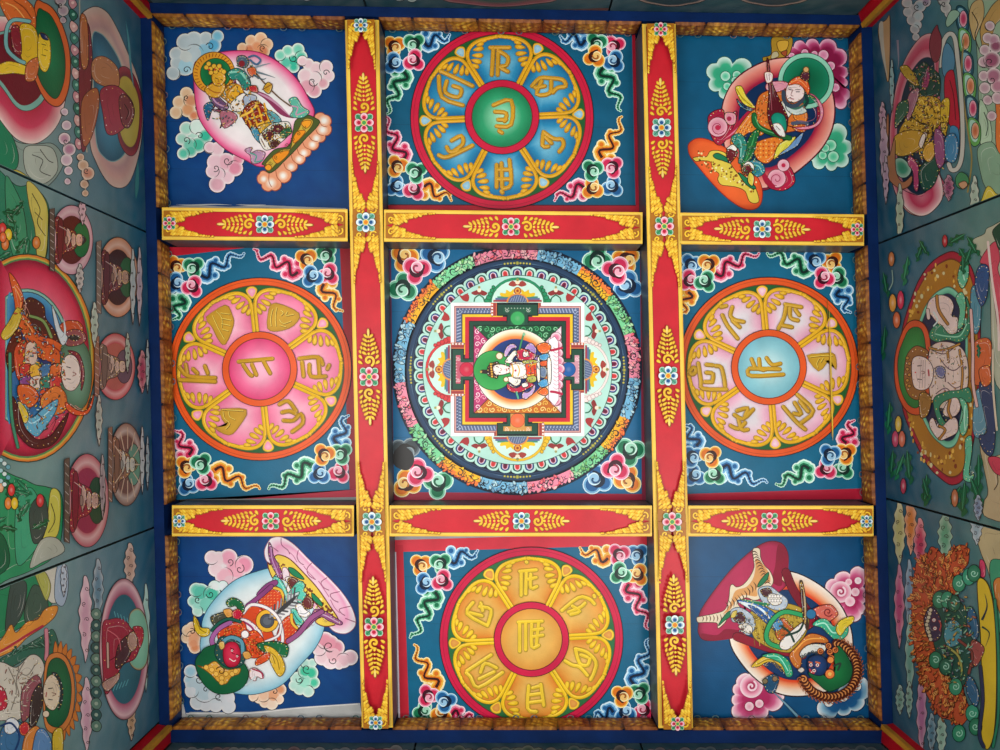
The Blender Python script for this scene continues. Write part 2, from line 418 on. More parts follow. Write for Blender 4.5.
for i, (q, s_) in enumerate((([(151.5, 17.5), (137.5, 18.5), (134, 6), (149.5, 3)], 0), ([(862.5, 27), (857, 10), (874, 8), (877, 27)], 0),
                        ([(882, 725), (893, 723), (896, 741), (881, 742)], 0), ([(171, 726), (171, 742), (156, 741), (157.5, 724)], 0))):
    solid('trim_%d' % (5+i), ([at(x, y, HR)-Vector((0, 0, 1.25)) for x, y in q], [at(x, y, HR)-Vector((0, 0, .002)) for x, y in q]), RED, 'structure')
    c = at(*q[0], HR); d = (c-sum((at(x, y, HR) for x, y in q), Vector())/4).normalized(); t = Vector((-d.y, d.x, 0))
    r = [c+t*.014-d*.006, c+d*.006, c-t*.014-d*.006, c-d*.02]
    solid('trim_%d' % (9+i), ([v-Vector((0, 0, 1.25)) for v in r], [v-Vector((0, 0, .003)) for v in r]), GOLDP, 'structure')
# ------------------------------------------------------------------ carved friezes
def frieze(i, t0, t1, label):
    """row of carved gilt leaf blocks along side i between photo positions t0 and t1 of the rail's inner edge"""
    f = (YI, XI2, YI2, XI)[i]; P_ = (lambda t: (t, f(t))) if i in (0, 2) else (lambda t: (f(t), t))
    a, b = at(*P_(t0), HR), at(*P_(t1), HR); L_ = (b-a).length; d = (b-a)/L_
    nn = d.cross(Vector((0, 0, 1)))
    if nn.dot(CAM-a) < 0: nn = -nn
    o = bpy.data.objects.new('carved_frieze', None); C.objects.link(o); o.location = a; o.empty_display_size = .05
    o['label'] = label; o['category'] = 'carving'; o['group'] = 'carved gilt friezes round the ceiling'
    H = HC-HR-.018; nb = max(2, round(L_/.13)); w = L_/nb
    def mesh(name, v, fc, col):
        me = bpy.data.meshes.new(name); me.from_pydata(v, [], fc)
        ca = me.color_attributes.new('Col', 'FLOAT_COLOR', 'POINT'); ca.data.foreach_set('color', [q for c in col for q in (*c, 1.0)])
        me.materials.append(GILT); me.update(); q = bpy.data.objects.new(name, me); C.objects.link(q); q.parent = o
    rnd = random.Random(i*100+int(t0))
    v = []; 
    for z in (0, H):
        for x, y in ((0, .0005), (L_, .0005), (L_, .007), (0, .007)): v.append(tuple(d*x+nn*y+Vector((0, 0, z+.012 if z == 0 else z))))
    mesh('backing_strip', v, [(0, 1, 2, 3), (7, 6, 5, 4), (0, 4, 5, 1), (1, 5, 6, 2), (2, 6, 7, 3), (3, 7, 4, 0)], [rgb('4a2c16')]*8)
    for k in range(nb):
        NU, NV = 22, 14; v = []; col = []; fc = []; ph = rnd.random()*6; tone = rnd.random(); kind = k % 2
        for iv in range(NV+1):
            for iu in range(NU+1):
                U = iu/NU; V = iv/NV; skew = (.10*(V-.5) if not kind else -.05*(V-.5))*w
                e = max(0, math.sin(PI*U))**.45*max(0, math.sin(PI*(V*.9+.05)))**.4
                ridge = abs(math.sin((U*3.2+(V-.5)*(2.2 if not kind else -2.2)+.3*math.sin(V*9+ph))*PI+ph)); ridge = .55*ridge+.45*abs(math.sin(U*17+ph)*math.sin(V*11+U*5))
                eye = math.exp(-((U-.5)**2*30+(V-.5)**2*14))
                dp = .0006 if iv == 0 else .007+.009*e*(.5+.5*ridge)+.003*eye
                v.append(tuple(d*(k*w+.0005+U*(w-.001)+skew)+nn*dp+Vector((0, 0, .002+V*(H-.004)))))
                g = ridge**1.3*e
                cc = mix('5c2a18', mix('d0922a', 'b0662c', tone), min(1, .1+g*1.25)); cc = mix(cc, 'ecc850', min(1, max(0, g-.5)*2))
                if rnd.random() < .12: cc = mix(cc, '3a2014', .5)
                col.append(cc)
        for iv in range(NV):
            for iu in range(NU):
                q = iv*(NU+1)+iu; fc.append((q, q+1, q+NU+2, q+NU+1))
        mesh('carved_leaf_block', v, fc, col)
    # scalloped pendants along the top of the blocks
    kk = max(3, round(L_/.075))
    for k in range(kk):
        if k % 3 == 2: continue
        cx = (k+.5)*L_/kk; R_ = .014; cc = ('1e4a40', '6c2c3c', '1c4466')[k//3 % 3]; v = [tuple(d*cx+nn*.02+Vector((0, 0, H-.003)))]; col = [rgb(cc)]; fc = []
        for ring_ in (0, 1):
            for j in range(13):
                A = PI*j/12; r = R_*(.72 if ring_ == 0 else 1); v.append(tuple(d*(cx+r*math.cos(A))+nn*(.01+r*math.sin(A)*.75)+Vector((0, 0, H-.003-ring_*.001))))
                col.append(rgb(cc) if ring_ == 0 else rgb('7c8c88'))
        for j in range(12):
            fc.append((0, 1+j, 2+j)); fc.append((1+j, 14+j, 15+j, 2+j))
        mesh('scalloped_pendant', v, fc, col)
names = {0: ('upper edge', ('between the wall and the left long beam', 'between the two long beams', 'between the right long beam and the corner')),
         2: ('lower edge', ('left of the left long beam', 'between the two long beams', 'right of the right long beam')),
         3: ('left edge', ('above the short beams', 'beside the pink lotus board', 'beside the lower left figure board')),
         1: ('right edge', ('above the short beams', 'beside the pale lotus board', 'beside the lower right figure board'))}
for i in (0, 2):
    y = 18 if i == 0 else 728
    for k, (a, b) in enumerate(((corn_in[0 if i == 0 else 3][0]+2, BL0(y)-1), (BL1(y)+1, BR0(y)-1), (BR1(y)+1, corn_in[1 if i == 0 else 2][0]-2))):
        frieze(i, a, b, 'carved gilt leaf frieze on the %s, %s' % (names[i][0], names[i][1][k]))
for i in (3, 1):
    x = 162 if i == 3 else 864
    for k, (a, b) in enumerate(((corn_in[0 if i == 3 else 1][1]+9, T0(x)-1), (T1(x)+1, B0(x)-1), (B1(x)+1, corn_in[3 if i == 3 else 2][1]-10))):
        frieze(i, a, b, 'carved gilt leaf frieze on the %s, %s' % (names[i][0], names[i][1][k]))
# ------------------------------------------------------------------ ceiling boards
MC = plane_h(HC)
def box_behind(th, p, q, thick=.022, c='3a2c22'):
    """the board itself: a real slab behind its painted face"""
    z = th.z; b = [p.put(x, y, z, c) for x, y in q]; t = []
    for x, y in q:
        w = th.mp(x, y, z); w2 = th.mp(x, y, z-thick)
        nrm = (th.mp(q[0][0], q[0][1], 1)-th.mp(q[0][0], q[0][1], 0)); t.append(p.raw(w-nrm*thick, c))
    k = len(q); p.f.append(tuple(b)); p.f.append(tuple(reversed(t)))
    for i in range(k): p.f.append((b[i], t[i], t[(i+1) % k], b[(i+1) % k]))
def ceiling_board(c, r, label, col, cat='painted board'):
    q = board_px(c, r); cx = sum(p[0] for p in q)/4; cy = sum(p[1] for p in q)/4
    th = Thing('coffer_board', label, cat, MC, cx, cy, 'painted boards of the coffered ceiling')
    ws = [MC(x, y, 0) for x, y in q]
    def mpc(x, y, l=0):                  # paint never runs past the edges of its board
        w = MC(x, y, l); v = (w.y-ws[0].y)/(ws[3].y-ws[0].y); v = min(max(v, 0), 1)
        lx = ws[0].x*(1-v)+ws[3].x*v+.001; rx = ws[1].x*(1-v)+ws[2].x*v-.001; w.x = min(max(w.x, lx), rx); u = (w.x-lx)/(rx-lx)
        w.y = min(max(w.y, ws[0].y*(1-u)+ws[1].y*u+.001), ws[3].y*(1-u)+ws[2].y*u-.001); return w
    b = th.part('board'); box_behind(th, b, q); NX = 24; th.mp = mpc
    z = b.up(); g = []
    rnd = random.Random(c*3+r)
    for iy in range(NX+1):
        for ix in range(NX+1):
            s_, t_ = ix/NX, iy/NX
            x = (q[0][0]*(1-s_)+q[1][0]*s_)*(1-t_)+(q[3][0]*(1-s_)+q[2][0]*s_)*t_
            y = (q[0][1]*(1-s_)+q[1][1]*s_)*(1-t_)+(q[3][1]*(1-s_)+q[2][1]*s_)*t_
            g.append(b.put(x, y, z, mix(col, '2c7cae', rnd.random()*.07)))
    for iy in range(NX):
        for ix in range(NX):
            k = iy*(NX+1)+ix; b.f.append((g[k], g[k+1], g[k+NX+2], g[k+NX+1]))
    for t in (.25, .5, .75):             # hairline joints of the planks
        A = [q[0][i]*(1-t)+q[3][i]*t for i in (0, 1)]; B_ = [q[1][i]*(1-t)+q[2][i]*t for i in (0, 1)]
        b.line([tuple(A), tuple(B_)], .35, mix(col, 'K', .35))
    return th, b, q
SYL = {}
SYL['top'] = [((370, 10, 3.125), s) for s in (
 [[375,120,435,120],[385,122,380,205],[400,135,398,205],[400,130,430,150,425,175,405,180,430,195]],
 [[505,240,530,215,560,215],[535,225,520,265,560,262,565,225],[560,215,600,220,610,240,585,245,570,260],[515,245,545,240]],
 [[541,383,538,425,556,428],[541,383,573,404,598,406,603,425,590,444],[548,400,566,418]],
 [[395,485,395,555],[410,480,412,555],[435,470,440,545,415,560],[395,500,440,500],[395,530,440,530],[410,568,413,572]],
 [[215,455,235,462,270,450,320,425],[240,430,250,445,275,440],[255,410,285,395,290,420,265,440]],
 [[220,195,235,200,320,240],[215,210,225,275,290,300],[240,225,235,260,275,275,285,250,260,240]],
 [[385,300,440,285,440,360,395,365],[390,320,425,325,420,350],[400,345,425,345],[403,380,412,386]])]
SYL['left'] = [((170, 275, 7.5), [['*',280,320,420,230,470,300,480,380,420,520,370,480,330,400],['-',330,310,370,400,420,490],['-',360,280,400,330,400,400],['-',390,290,460,300],['-',395,330,470,345],['-',395,370,465,385],['-',400,410,450,425]]), ((250, 275, 7.5), [['*',150,260,200,215,370,290,330,380,220,420,140,400],['-',180,260,165,330,170,390],['-',210,250,200,320,205,390],['-',240,270,260,290,240,310],['-',290,280,280,310,340,300],['-',230,340,260,370,320,350],['-',230,380,280,395]]),
 ((150, 200, 3.409), [[510,540,575,535,590,560],[520,552,525,600],[545,560,550,600,600,600],[575,540,580,600],[612,562,606,575]]),
 ((250, 360, 7.5), [[225,330,290,305,350,380],[245,390,300,380,345,400],[255,450,330,450,385,400,400,470,320,535]]),
 ((170, 360, 7.5), [['*',390,370,580,375,520,500,450,560,350,510,430,490,400,440],['-',410,390,420,440,460,480,430,520],['-',450,390,460,430,500,450],['-',400,375,560,385]]),
 ((150, 200, 3.409), [[105,570,135,600,225,605],[125,560,130,590],[105,612,225,618],[150,575,165,590],[190,565,200,590]]),
 ((150, 200, 3.409), [[305,550,420,540],[320,560,340,590,350,598],[350,560,365,595],[390,550,412,590]])]
SYL['right'] = [((680, 275, 7.5), [[300,240,340,230],[385,240,370,300,400,335,470,350],[310,300,350,380,425,475],[385,340,440,390]]),
 ((760, 275, 7.5), [[180,220,300,240],[185,240,170,320,130,400],[215,250,220,320,275,340],[150,375,230,390],[255,260,285,300]]),
 ((760, 275, 7.5), [['*',345,605,480,590,550,600,560,710,510,640,430,720],['-',370,620,480,608,540,612],['-',440,630,420,670,430,700],['-',470,625,450,660]]),
 ((760, 365, 7.5), [[165,310,260,420,330,480],[270,220,390,340,300,430],[250,280,300,365,245,360],[290,270,350,345]]),
 ((680, 365, 7.5), [[420,340,500,320,480,375],[400,370,465,400,540,330],[370,450,430,475,480,430],[430,400,455,480,500,480]]),
 ((680, 275, 7.5), [[65,720,100,690,110,725,80,745,65,720],[130,660,150,790,165,850,340,855],[190,670,240,675],[190,730,240,740,235,800],[260,680,300,690,320,760,330,830],[180,800,230,800]]),
 ((670, 230, 2.678), [[205,375,215,390,300,386],[215,345,225,370],[235,345,240,373,260,370],[255,342,270,360,292,357],[210,370,290,372]])]
SYL['bottom'] = [((380, 530, 3.333), s) for s in (
 [[470,140,470,215],[487,140,485,210],[465,135,520,130],[502,145,502,190,522,185],[488,163,520,155],[487,104,489,105]],
 [[605,265,660,222,695,226,713,243],[627,270,665,255,682,240],[640,250,665,268,635,278],[712,215,714,220]],
 [[650,392,690,404,718,436,712,470,700,495],[650,392,664,440,690,446,698,425],[616,432,640,446,664,452,690,480],[668,412,690,420]],
 [[495,515,492,590,520,600],[508,522,532,515],[500,545,535,540],[500,570,540,565],[535,510,545,580]],
 [[290,465,370,412],[288,472,302,485,328,520,408,470],[335,470,350,440,388,455],[330,492,380,468]],
 [[310,238,290,275,358,315],[332,252,370,262,360,310],[300,272,340,282],[336,240,342,265]],
 [[465,305,465,400],[485,305,485,395],[460,303,540,300],[505,310,505,385,528,380],[505,330,540,325],[505,352,542,346],[528,304,520,380]])]
# top middle: blue lotus
GRN = '1f5a2c'
th, b, q = ceiling_board(1, 0, 'ceiling board with a blue-petalled lotus wheel and green centre in a crimson ring', T := '0d5572')
b.Q([632, 30, 640, 30, 643, 224, 636, 224], 'a0182c'); b.Q([385, 205, 645, 205, 645, 224, 385, 224], 'b01a2a'); b.Q([390, 204.3, 636, 205, 636, 205.8, 390, 205.4], '4a1420')
for a in ((( 394,46,'Y'),(414.5,43.5,'G'),(394,64,'B'),(414.5,61,'P'),(424,42,450,36.5,'B'),(404,72,386,113,'G')),
          ((614.4,46,'P'),(596,43,'G'),(614.4,62,'B'),(594,57,'Y'),(585,40,560,38,'B'),(603,68,622,110,'G')),
          ((396,187,'B'),(414.7,190,'P'),(397,166,'Y'),(416.7,172,'G'),(424,187,452,199,'Y'),(403,160,385,118,'P')),
          ((612.7,187,'B'),(592,189,'Y'),(612.7,167,'P'),(592,170,'G'),(584,188,554,199,'P'),(602,158,623,118,'Y'))): cluster(th, *a)
lotus(th, 502, 118, 91, 8, 36.7, 6.8, -2.5, 'c81c3c', [(0, '125a86'), (.35, '2c86ae'), (.75, '6fb4cc'), (1, '86bfd2')], ['1a7a4c', '2f9a68', '7cc89c', 'b2dcba'], 'e0a41c', SYL['top'], 0, GRN, ['86b8cc', 'a8cedc'], 'd09a28'); th.build()
# middle left: pink lotus
th, b, q = ceiling_board(0, 1, 'ceiling board with a pink-petalled lotus wheel in an orange ring', '10607e')
b.Q([160, 245, 245, 245, 160, 256.5], 'c01c30'); b.Q([340, 240, 356, 240, 360, 520, 350, 520], '9a1420')
b.Q([160, 506, 240, 500, 360, 489, 362, 520, 160, 520], 'c0546a'); b.Q([230, 502, 362, 489, 362, 500, 230, 506], 'b02038'); b.Q([160, 505, 360, 497, 360, 520, 160, 520], '8a8a8a')
for a in (((176,266,'Y'),(194,267,'G'),(176,284,'B'),(193,287,'P'),(201,275,243,252,'B'),(181,298,175,320,'G')),
          ((327,254,'G'),(306,259,'Y'),(329,274.5,'P'),(312,277,'B'),(298,272,253,252,'P'),(324,284,341,312,'Y')),
          ((188,485,'B'),(207,481,'P'),(186,466,'Y'),(202,463,'G'),(215,470,259,490,'Y'),(189,455,177,430,'P')),
          ((340,472.6,'P'),(319,474,'B'),(342,453,'G'),(324,454,'Y'),(311,465,270,490,'G'),(338,444,347,415,'B'))): cluster(th, *a)
lotus(th, 260.5, 369.2, 90.8, 7.2, 37, 6.5, -6, 'e4561c', [(0, 'de6488'), (.35, 'ee86a4'), (.8, 'f4b0c0'), (1, 'f6c4ce')], ['dc3a70', 'e86a92', 'f0a4ba', 'f0b0c2'], 'e8b426', SYL['left'], 30, GRN, ['ee8aa8', 'f4b4c4'], 'c8962a'); th.build()
# middle right: pale lotus
th, b, q = ceiling_board(2, 1, 'ceiling board with a pale pink lotus wheel and light blue centre in an orange ring', '10607e')
b.Q([684, 494, 868, 488.5, 868, 520, 684, 520], 'b01c34'); b.Q([684, 503, 868, 499, 868, 520, 684, 520], '5c2030')
for a in (((690.5,264,'B'),(709,264,'Y'),(689,281,'P'),(705.5,282,'G'),(715,273,758,252,'P'),(688,292,682,314,'Y')),
          ((832.4,262,'Y'),(814,260,'B'),(838,278.5,'G'),(823,278.5,'P'),(809,269,768,252,'G'),(840,290,848.5,313,'B')),
          ((694,476,'B'),(715,475,'G'),(692,456,'B'),(711,456,'Y'),(721,469,766,484,'B'),(696,446,686,424,'B')),
          ((843.6,469,'G'),(825,469,'P'),(845.5,453,'Y'),(828.7,454,'B'),(809,469,776,484,'G'),(846,443,852,420,'P'))): cluster(th, *a)
lotus(th, 768, 367.3, 89.5, 7.2, 37.2, 6.5, -5, 'dd5420', [(0, 'd890a8'), (.3, 'e4b0c0'), (.65, 'dccfd2'), (1, 'd4d0d4')], ['74b0bc', '8cc2ca', 'aed2d4', 'b8d8d8'], 'e4ac22', SYL['right'], 30, GRN, ['e8a8b8', 'f0ccd2'], 'c89a2c')
x = th.part('varnish_drip'); x.L([828, 310, 829, 350, 831, 420, 831.5, 440], 1.6, 'd8b23a', 2); x.L([826, 300, 828, 360, 830, 436], .6, '8a5a14'); x.L([830, 446, 831.5, 462], .6, '8ab8c4', 2)
th.build()
# bottom middle: golden lotus
th, b, q = ceiling_board(1, 2, 'ceiling board with a golden lotus wheel in a crimson ring', '106080')
b.Q([389, 520, 397, 520, 402, 740, 395, 740], 'd8ccd4'); b.Q([389, 530, 660, 528, 660, 540, 389, 544], '9c9ca0'); b.Q([393, 540, 660, 533, 660, 545, 394, 552], 'd43040'); b.Q([396, 545, 403, 545, 409, 740, 400, 740], 'c82838')
for a in (((420.5,564.5,'Y'),(441,563,'G'),(425,584,'B'),(443,581,'P'),(449,559,478,552.5,'B'),(435,592,413,638.6,'G')),
          ((638,554,'B'),(618.5,554,'P'),(638,575,'Y'),(620,573.5,'G'),(608,558,579.5,549.5,'Y'),(629,584,650,628,'P')),
          ((423.5,711,'G'),(442,713,'Y'),(428,695,'P'),(446,701,'B'),(452,715,474,718,'P'),(436,687,413,645.5,'Y')),
          ((644,710,'P'),(624.5,712,'B'),(640,692,'G'),(621.5,695,'Y'),(613,712,594,716,'B'),(634,684,650,639.5,'B'))): cluster(th, *a)
lotus(th, 531.3, 638.5, 91.2, 8, 37, 6.5, -3, 'cc1c44', [(0, 'd8741c'), (.3, 'e09a40'), (.7, 'e2b058'), (1, 'e4b868')], ['d89038', 'e0a850', 'e2b25c', 'e4b864'], 'f2c424', SYL['bottom'], 0, '2c6a3c', ['d88c3c', 'e4a24c'], 'f0c838'); th.build()
# ------------------------------------------------------------------ painted beams
def flower(p, x, y, kind, S=1, half=None):
    R = 6.2*S
    for a in (45, 135, 225, 315):
        A = math.radians(a); p.disc(x+R*1.12*math.cos(A), y+R*1.12*math.sin(A), R*.72, 'a8ccb0', R*.56, A); p.disc(x+R*1.1*math.cos(A), y+R*1.1*math.sin(A), R*.62, '3c9460' if kind == 'P' else '5ca088', R*.42, A)
        p.line([(x+R*.6*math.cos(A), y+R*.6*math.sin(A)), (x+R*1.6*math.cos(A), y+R*1.6*math.sin(A))], .6, '1c5c3c')
    for a in (0, 90, 180, 270):
        A = math.radians(a); X, Y = x+R*.98*math.cos(A), y+R*.98*math.sin(A)
        p.disc(X, Y, R*.62, '2c3440' if kind == 'B' else '6c2434', seg=16); p.disc(X, Y, R*.56, 'e8ece8' if kind == 'B' else 'f4c4c8', seg=16); p.disc(X-.12*R*math.cos(A), Y-.12*R*math.sin(A), R*.42, 'a4c0d0' if kind == 'B' else 'ec8496', seg=14)
        p.disc(X-.18*R*math.cos(A), Y-.18*R*math.sin(A), R*.29, '1d4e84' if kind == 'B' else 'b81838', seg=12)
    p.disc(x, y, R*.46, 'ecd060', seg=14); p.disc(x, y, R*.34, 'e0801c' if kind == 'B' else '4a9a50', seg=12)
def beam(q, label, marks, ends, group, wear=0):
    """q: soffit corners p00,p10,p11,p01 (t along, s across). marks: (t px, kind, node) ; node True = crossing with corner scrolls"""
    mp = plane_h(HB); cx = sum(a for a, _ in q)/4; cy = sum(a for _, a in q)/4
    th = Thing('painted_beam', label, 'beam', mp, cx, cy, group)
    LN = math.hypot(q[1][0]-q[0][0], q[1][1]-q[0][1]); WD = math.hypot(q[3][0]-q[0][0], q[3][1]-q[0][1])
    def B(t, s):
        t = t/LN; return ((q[0][0]*(1-t)+q[1][0]*t)*(1-s)+(q[3][0]*(1-t)+q[2][0]*t)*s, (q[0][1]*(1-t)+q[1][1]*t)*(1-s)+(q[3][1]*(1-t)+q[2][1]*t)*s)
    ang = math.atan2(q[1][1]-q[0][1], q[1][0]-q[0][0]); tr_ = 1 if (q[3][0]-q[0][0])*math.sin(ang)*-1+(q[3][1]-q[0][1])*math.cos(ang) > 0 else -1
    b = th.part('timber'); lo = [b.put(x, y, 0, 'c8901e') for x, y in q]
    hi = [b.raw(mp(x, y, 0)+Vector((0, 0, HC-HB-.001)), '4a4d51') for x, y in q]
    lo2 = [b.put(x, y, -.0005, '4a4d51') for x, y in q]
    b.f.append(tuple(lo)); b.f.append(tuple(reversed(hi)))
    for i in range(4): b.f.append((lo2[i], hi[i], hi[(i+1) % 4], lo2[(i+1) % 4]))
    def strip(t0, t1, s0, s1, c, nseg=12):
        z = b.up(); pr = None
        for i in range(nseg+1):
            t = t0+(t1-t0)*i/nseg; cc = c if not callable(c) else c(t)
            cur = [b.put(*B(t, s0), z, cc), b.put(*B(t, s1), z, cc)]
            if pr: b.f.append((pr[0], cur[0], cur[1], pr[1]))
            pr = cur
    strip(0, LN, 0, 1, 'e8b53a'); strip(0, LN, .035, .11, 'f0c650', 20); strip(0, LN, .89, .965, 'f0c650', 20)
    strip(2.5, LN-2.5, .115, .885, '7a2a14'); strip(3, LN-3, .13, .87, wear or 'c4202c', 40)
    rnd = random.Random(int(cx*7+cy))
    def tr(p, t, s, l, w, da, c='ecb92c', o='8a5014'):   # leaf with direction relative to the beam; da 0 = along +t, 90 = towards +s
        x, y = B(t, s); tear(p, x, y, l, w, ang+tr_*math.radians(da), c, o, .2)
    def spandrel(p, t0, dr, L_):
        for side in (0, 1):
            e = .10 if side == 0 else .90; sg = 1 if side == 0 else -1
            pt = [B(t0, e), B(t0, .5)]+[B(t0+dr*L_*k, e+sg*(.40*(1-k)**.95)) for k in (.12, .3, .5, .7, .85, 1)]
            p.poly(pt, 'a8681a')
            p.spiral(*B(t0+dr*5.5, e+sg*.2), 4, 'f0c030', 1.5, 40*sg, 1, sg*dr, '8a4a14')
            nn_ = int(L_/2.6)
            for k in range(nn_):
                u = (k+.9)/nn_; tt = t0+dr*(4+u*(L_-3)); W_ = .38*(1-u)
                for m_ in range(1 if W_ < .12 else 2 if W_ < .25 else 3):
                    tr(p, tt+rnd.uniform(-1, 1), e+sg*(W_*(m_+.3)/3*.95), 2.6+3.6*(1-u), 2+1.8*(1-u), (180 if dr < 0 else 0)+sg*dr*(12+(20+25*rnd.random())*(1-u)), ('e6ac24', 'f2c63a', 'e0a01c')[k % 3], '96561a')
    def centre_scroll(p, t0, dr, L_):
        p.spiral(*B(t0+dr*6, .5), 5.6, 'edb82e', 2.2, rnd.random()*360, 1.15, dr, '8a4a14')
        for s_ in (-1, 1): tr(p, t0+dr*3, .5+s_*.2, 5, 3.2, (0 if dr > 0 else 180)+s_*dr*55); tr(p, t0+dr*8, .5+s_*.2, 5, 3, (0 if dr > 0 else 180)+s_*dr*40)
        u = 12
        while u < L_-3:
            wv = .3*(1-(u-12)/(L_-8))
            for s_ in (-1, 1): tr(p, t0+dr*(u+1), .5+s_*wv*.8, 4.6*(1-.4*u/L_), 3.2*(1-.3*u/L_), (0 if dr > 0 else 180)+s_*dr*18, 'e8ac28')
            for s_ in (-1, 1): tr(p, t0+dr*u, .5+s_*wv*.2, 5.2*(1-.4*u/L_)+1, 3, (0 if dr > 0 else 180)+s_*dr*(62-20*u/L_))
            p.disc(*B(t0+dr*(u+1), .5), 1.5*(1-.4*u/L_), 'f2c63a', seg=8, dome=.2); u += 4.2
        tr(p, t0+dr*(L_-7), .5, 9, 2.8, 0 if dr > 0 else 180, 'f2d070')
    S = WD/34
    for t, kind, node, L_ in marks:
        g = th.part('gilt_scrollwork')
        for dr in (-1, 1):
            if node:
                if 0 < t+dr*6 < LN: g.poly([B(t, .09), B(t+dr*8, .09), B(t+dr*8, .91), B(t, .91)], 'a8681a')
                spandrel(g, t+dr*(7 if 3 < t < LN-3 else 0), dr, L_) if 0 < t+dr*10 < LN else None
            else: centre_scroll(g, t+dr*10, dr, L_)
        if kind: fl = th.part('painted_flower'); flower(fl, *B(t, .5), kind, S*1.02)
    for t, dr, kind in ends:
        g = th.part('gilt_scrollwork'); spandrel(g, t, dr, 46)
        if kind: fl = th.part('painted_flower'); flower(fl, *B(t+dr*6, .5), kind, S*.72)
    th.build(); return th
lb = [(BL0(20), 20), (BL0(727), 727.5), (BL1(727), 727.5), (BL1(20), 20)]
beam(lb, 'long red and gold painted beam, left of the two, beside the pink lotus board', [(103, 'P', 0, 38), (203, 'B', 1, 50), (357, 'P', 0, 36), (501, 'B', 1, 50), (605, 'P', 0, 38)],
     [(3, 1, 'B'), (705, -1, 'B')], 'long painted beams')
rb = [(BR0(25), 24), (BR0(727), 728), (BR1(727), 728), (BR1(25), 24)]
beam(rb, 'long red and gold painted beam, right of the two, beside the pale lotus board', [(104, 'B', 0, 38), (203, 'P', 1, 50), (352, 'B', 0, 38), (497, 'P', 1, 50), (599, 'B', 0, 38)],
     [(3, 1, 'P'), (702, -1, 'P')], 'long painted beams')
def hb(x0, x1, f0, f1): return [(x0, f0(x0)), (x1, f0(x1)), (x1, f1(x1)), (x0, f1(x0))]
GB = 'short painted cross beams'
beam(hb(162, 347.6, T0, T1), 'short red beam with blue flower below the upper left figure board', [(103, 'B', 0, 36)], [(2, 1, 'P'), (183, -1, None)], GB)
beam(hb(384, 642.5, T0, T1), 'short red beam with pink flower between the blue lotus and the mandala', [(127, 'P', 0, 36)], [(2, 1, None), (256, -1, None)], GB)
beam(hb(680, 864, T0, T1), 'short red beam with blue flower below the lute player board', [(82, 'B', 0, 36)], [(2, 1, None), (182, -1, 'P')], GB)
beam(hb(172, 353.8, B0, B1), 'short red beam with pink flower below the pink lotus board', [(99, 'P', 0, 38)], [(2, 1, 'B'), (180, -1, None)], GB)
beam(hb(389.5, 652, B0, B1), 'short red beam with blue flower below the mandala board', [(132, 'B', 0, 36)], [(2, 1, None), (260, -1, None)], GB)
beam(hb(688.3, 873.5, B0, B1), 'short red beam with pink flower below the pale lotus board', [(81, 'P', 0, 36)], [(2, 1, None), (183, -1, 'B')], GB)
# ------------------------------------------------------------------ the mandala
th, b, q = ceiling_board(1, 1, 'ceiling board with the round mandala of many rings and a square palace', '12608a')
b.Q([384, 492, 660, 494, 660, 520, 384, 520], '9c2038'); b.Q([640, 250, 650, 250, 654, 520, 642, 520], '7c2038'); b.Q([386, 250, 391, 250, 394, 500, 390, 500], '5c3050')
MX, MY = 517.2, 370.2
for cn in (((404,258,'Y'),(435,256.5,'B'),(403,287,'G'),(416.5,270.5,'P')), ((625.7,259.5,'Y'),(597.5,258,'G'),(628.5,286,'B'),(615.5,270.5,'P')),
           ((407,484,'Y'),(438,484,'G'),(405,451,'X'),(420,472.5,'P')), ((628,479,'Y'),(597.5,480,'B'),(630,452,'G'),(615.5,467,'P'))):
    cl = th.part('corner_cloud')
    for k, (x, y, s) in enumerate(cn): curl(cl, x, y, 14.5 if k in (0, 3) else 15.5, s, math.degrees(math.atan2(MY-y, MX-x))+90*(k % 3), 1 if k % 2 else -1)
so = th.part('soot_stain'); so.P([394,452,402,446,412,452,414,462,408,470,398,468,393,462], '2e2b29', None); 
md = th.part('mandala_ground'); md.disc(MX, MY, 125, '0c1c30', seg=96)
fl = th.part('flame_ring'); rnd = random.Random(5)
FC = {'y': ('f0c020', 'f09a1c', 'e85a2c'), 'G': ('3fa860', '7cd094', 'a8e0b0'), 'P': ('e84a72', 'f08aa0', 'f8b8c0'), 'B': ('3a8ab8', '74b4d4', 'a8d4e4')}
seq = [(-112, -80, 'P'), (-80, -58, 'B'), (-58, -38, 'y'), (-38, -18, 'G'), (-18, 4, 'P'), (4, 24, 'B'), (24, 42, 'y'), (42, 62, 'G'), (62, 85, 'P'), (85, 109, 'B'), (109, 130, 'y'), (130, 152, 'G'), (152, 174, 'P'), (174, 204, 'B'), (204, 226, 'y'), (226, 248, 'G')]
def pol(r, a): a = math.radians(a); return (MX+r*math.cos(a), MY+r*math.sin(a))
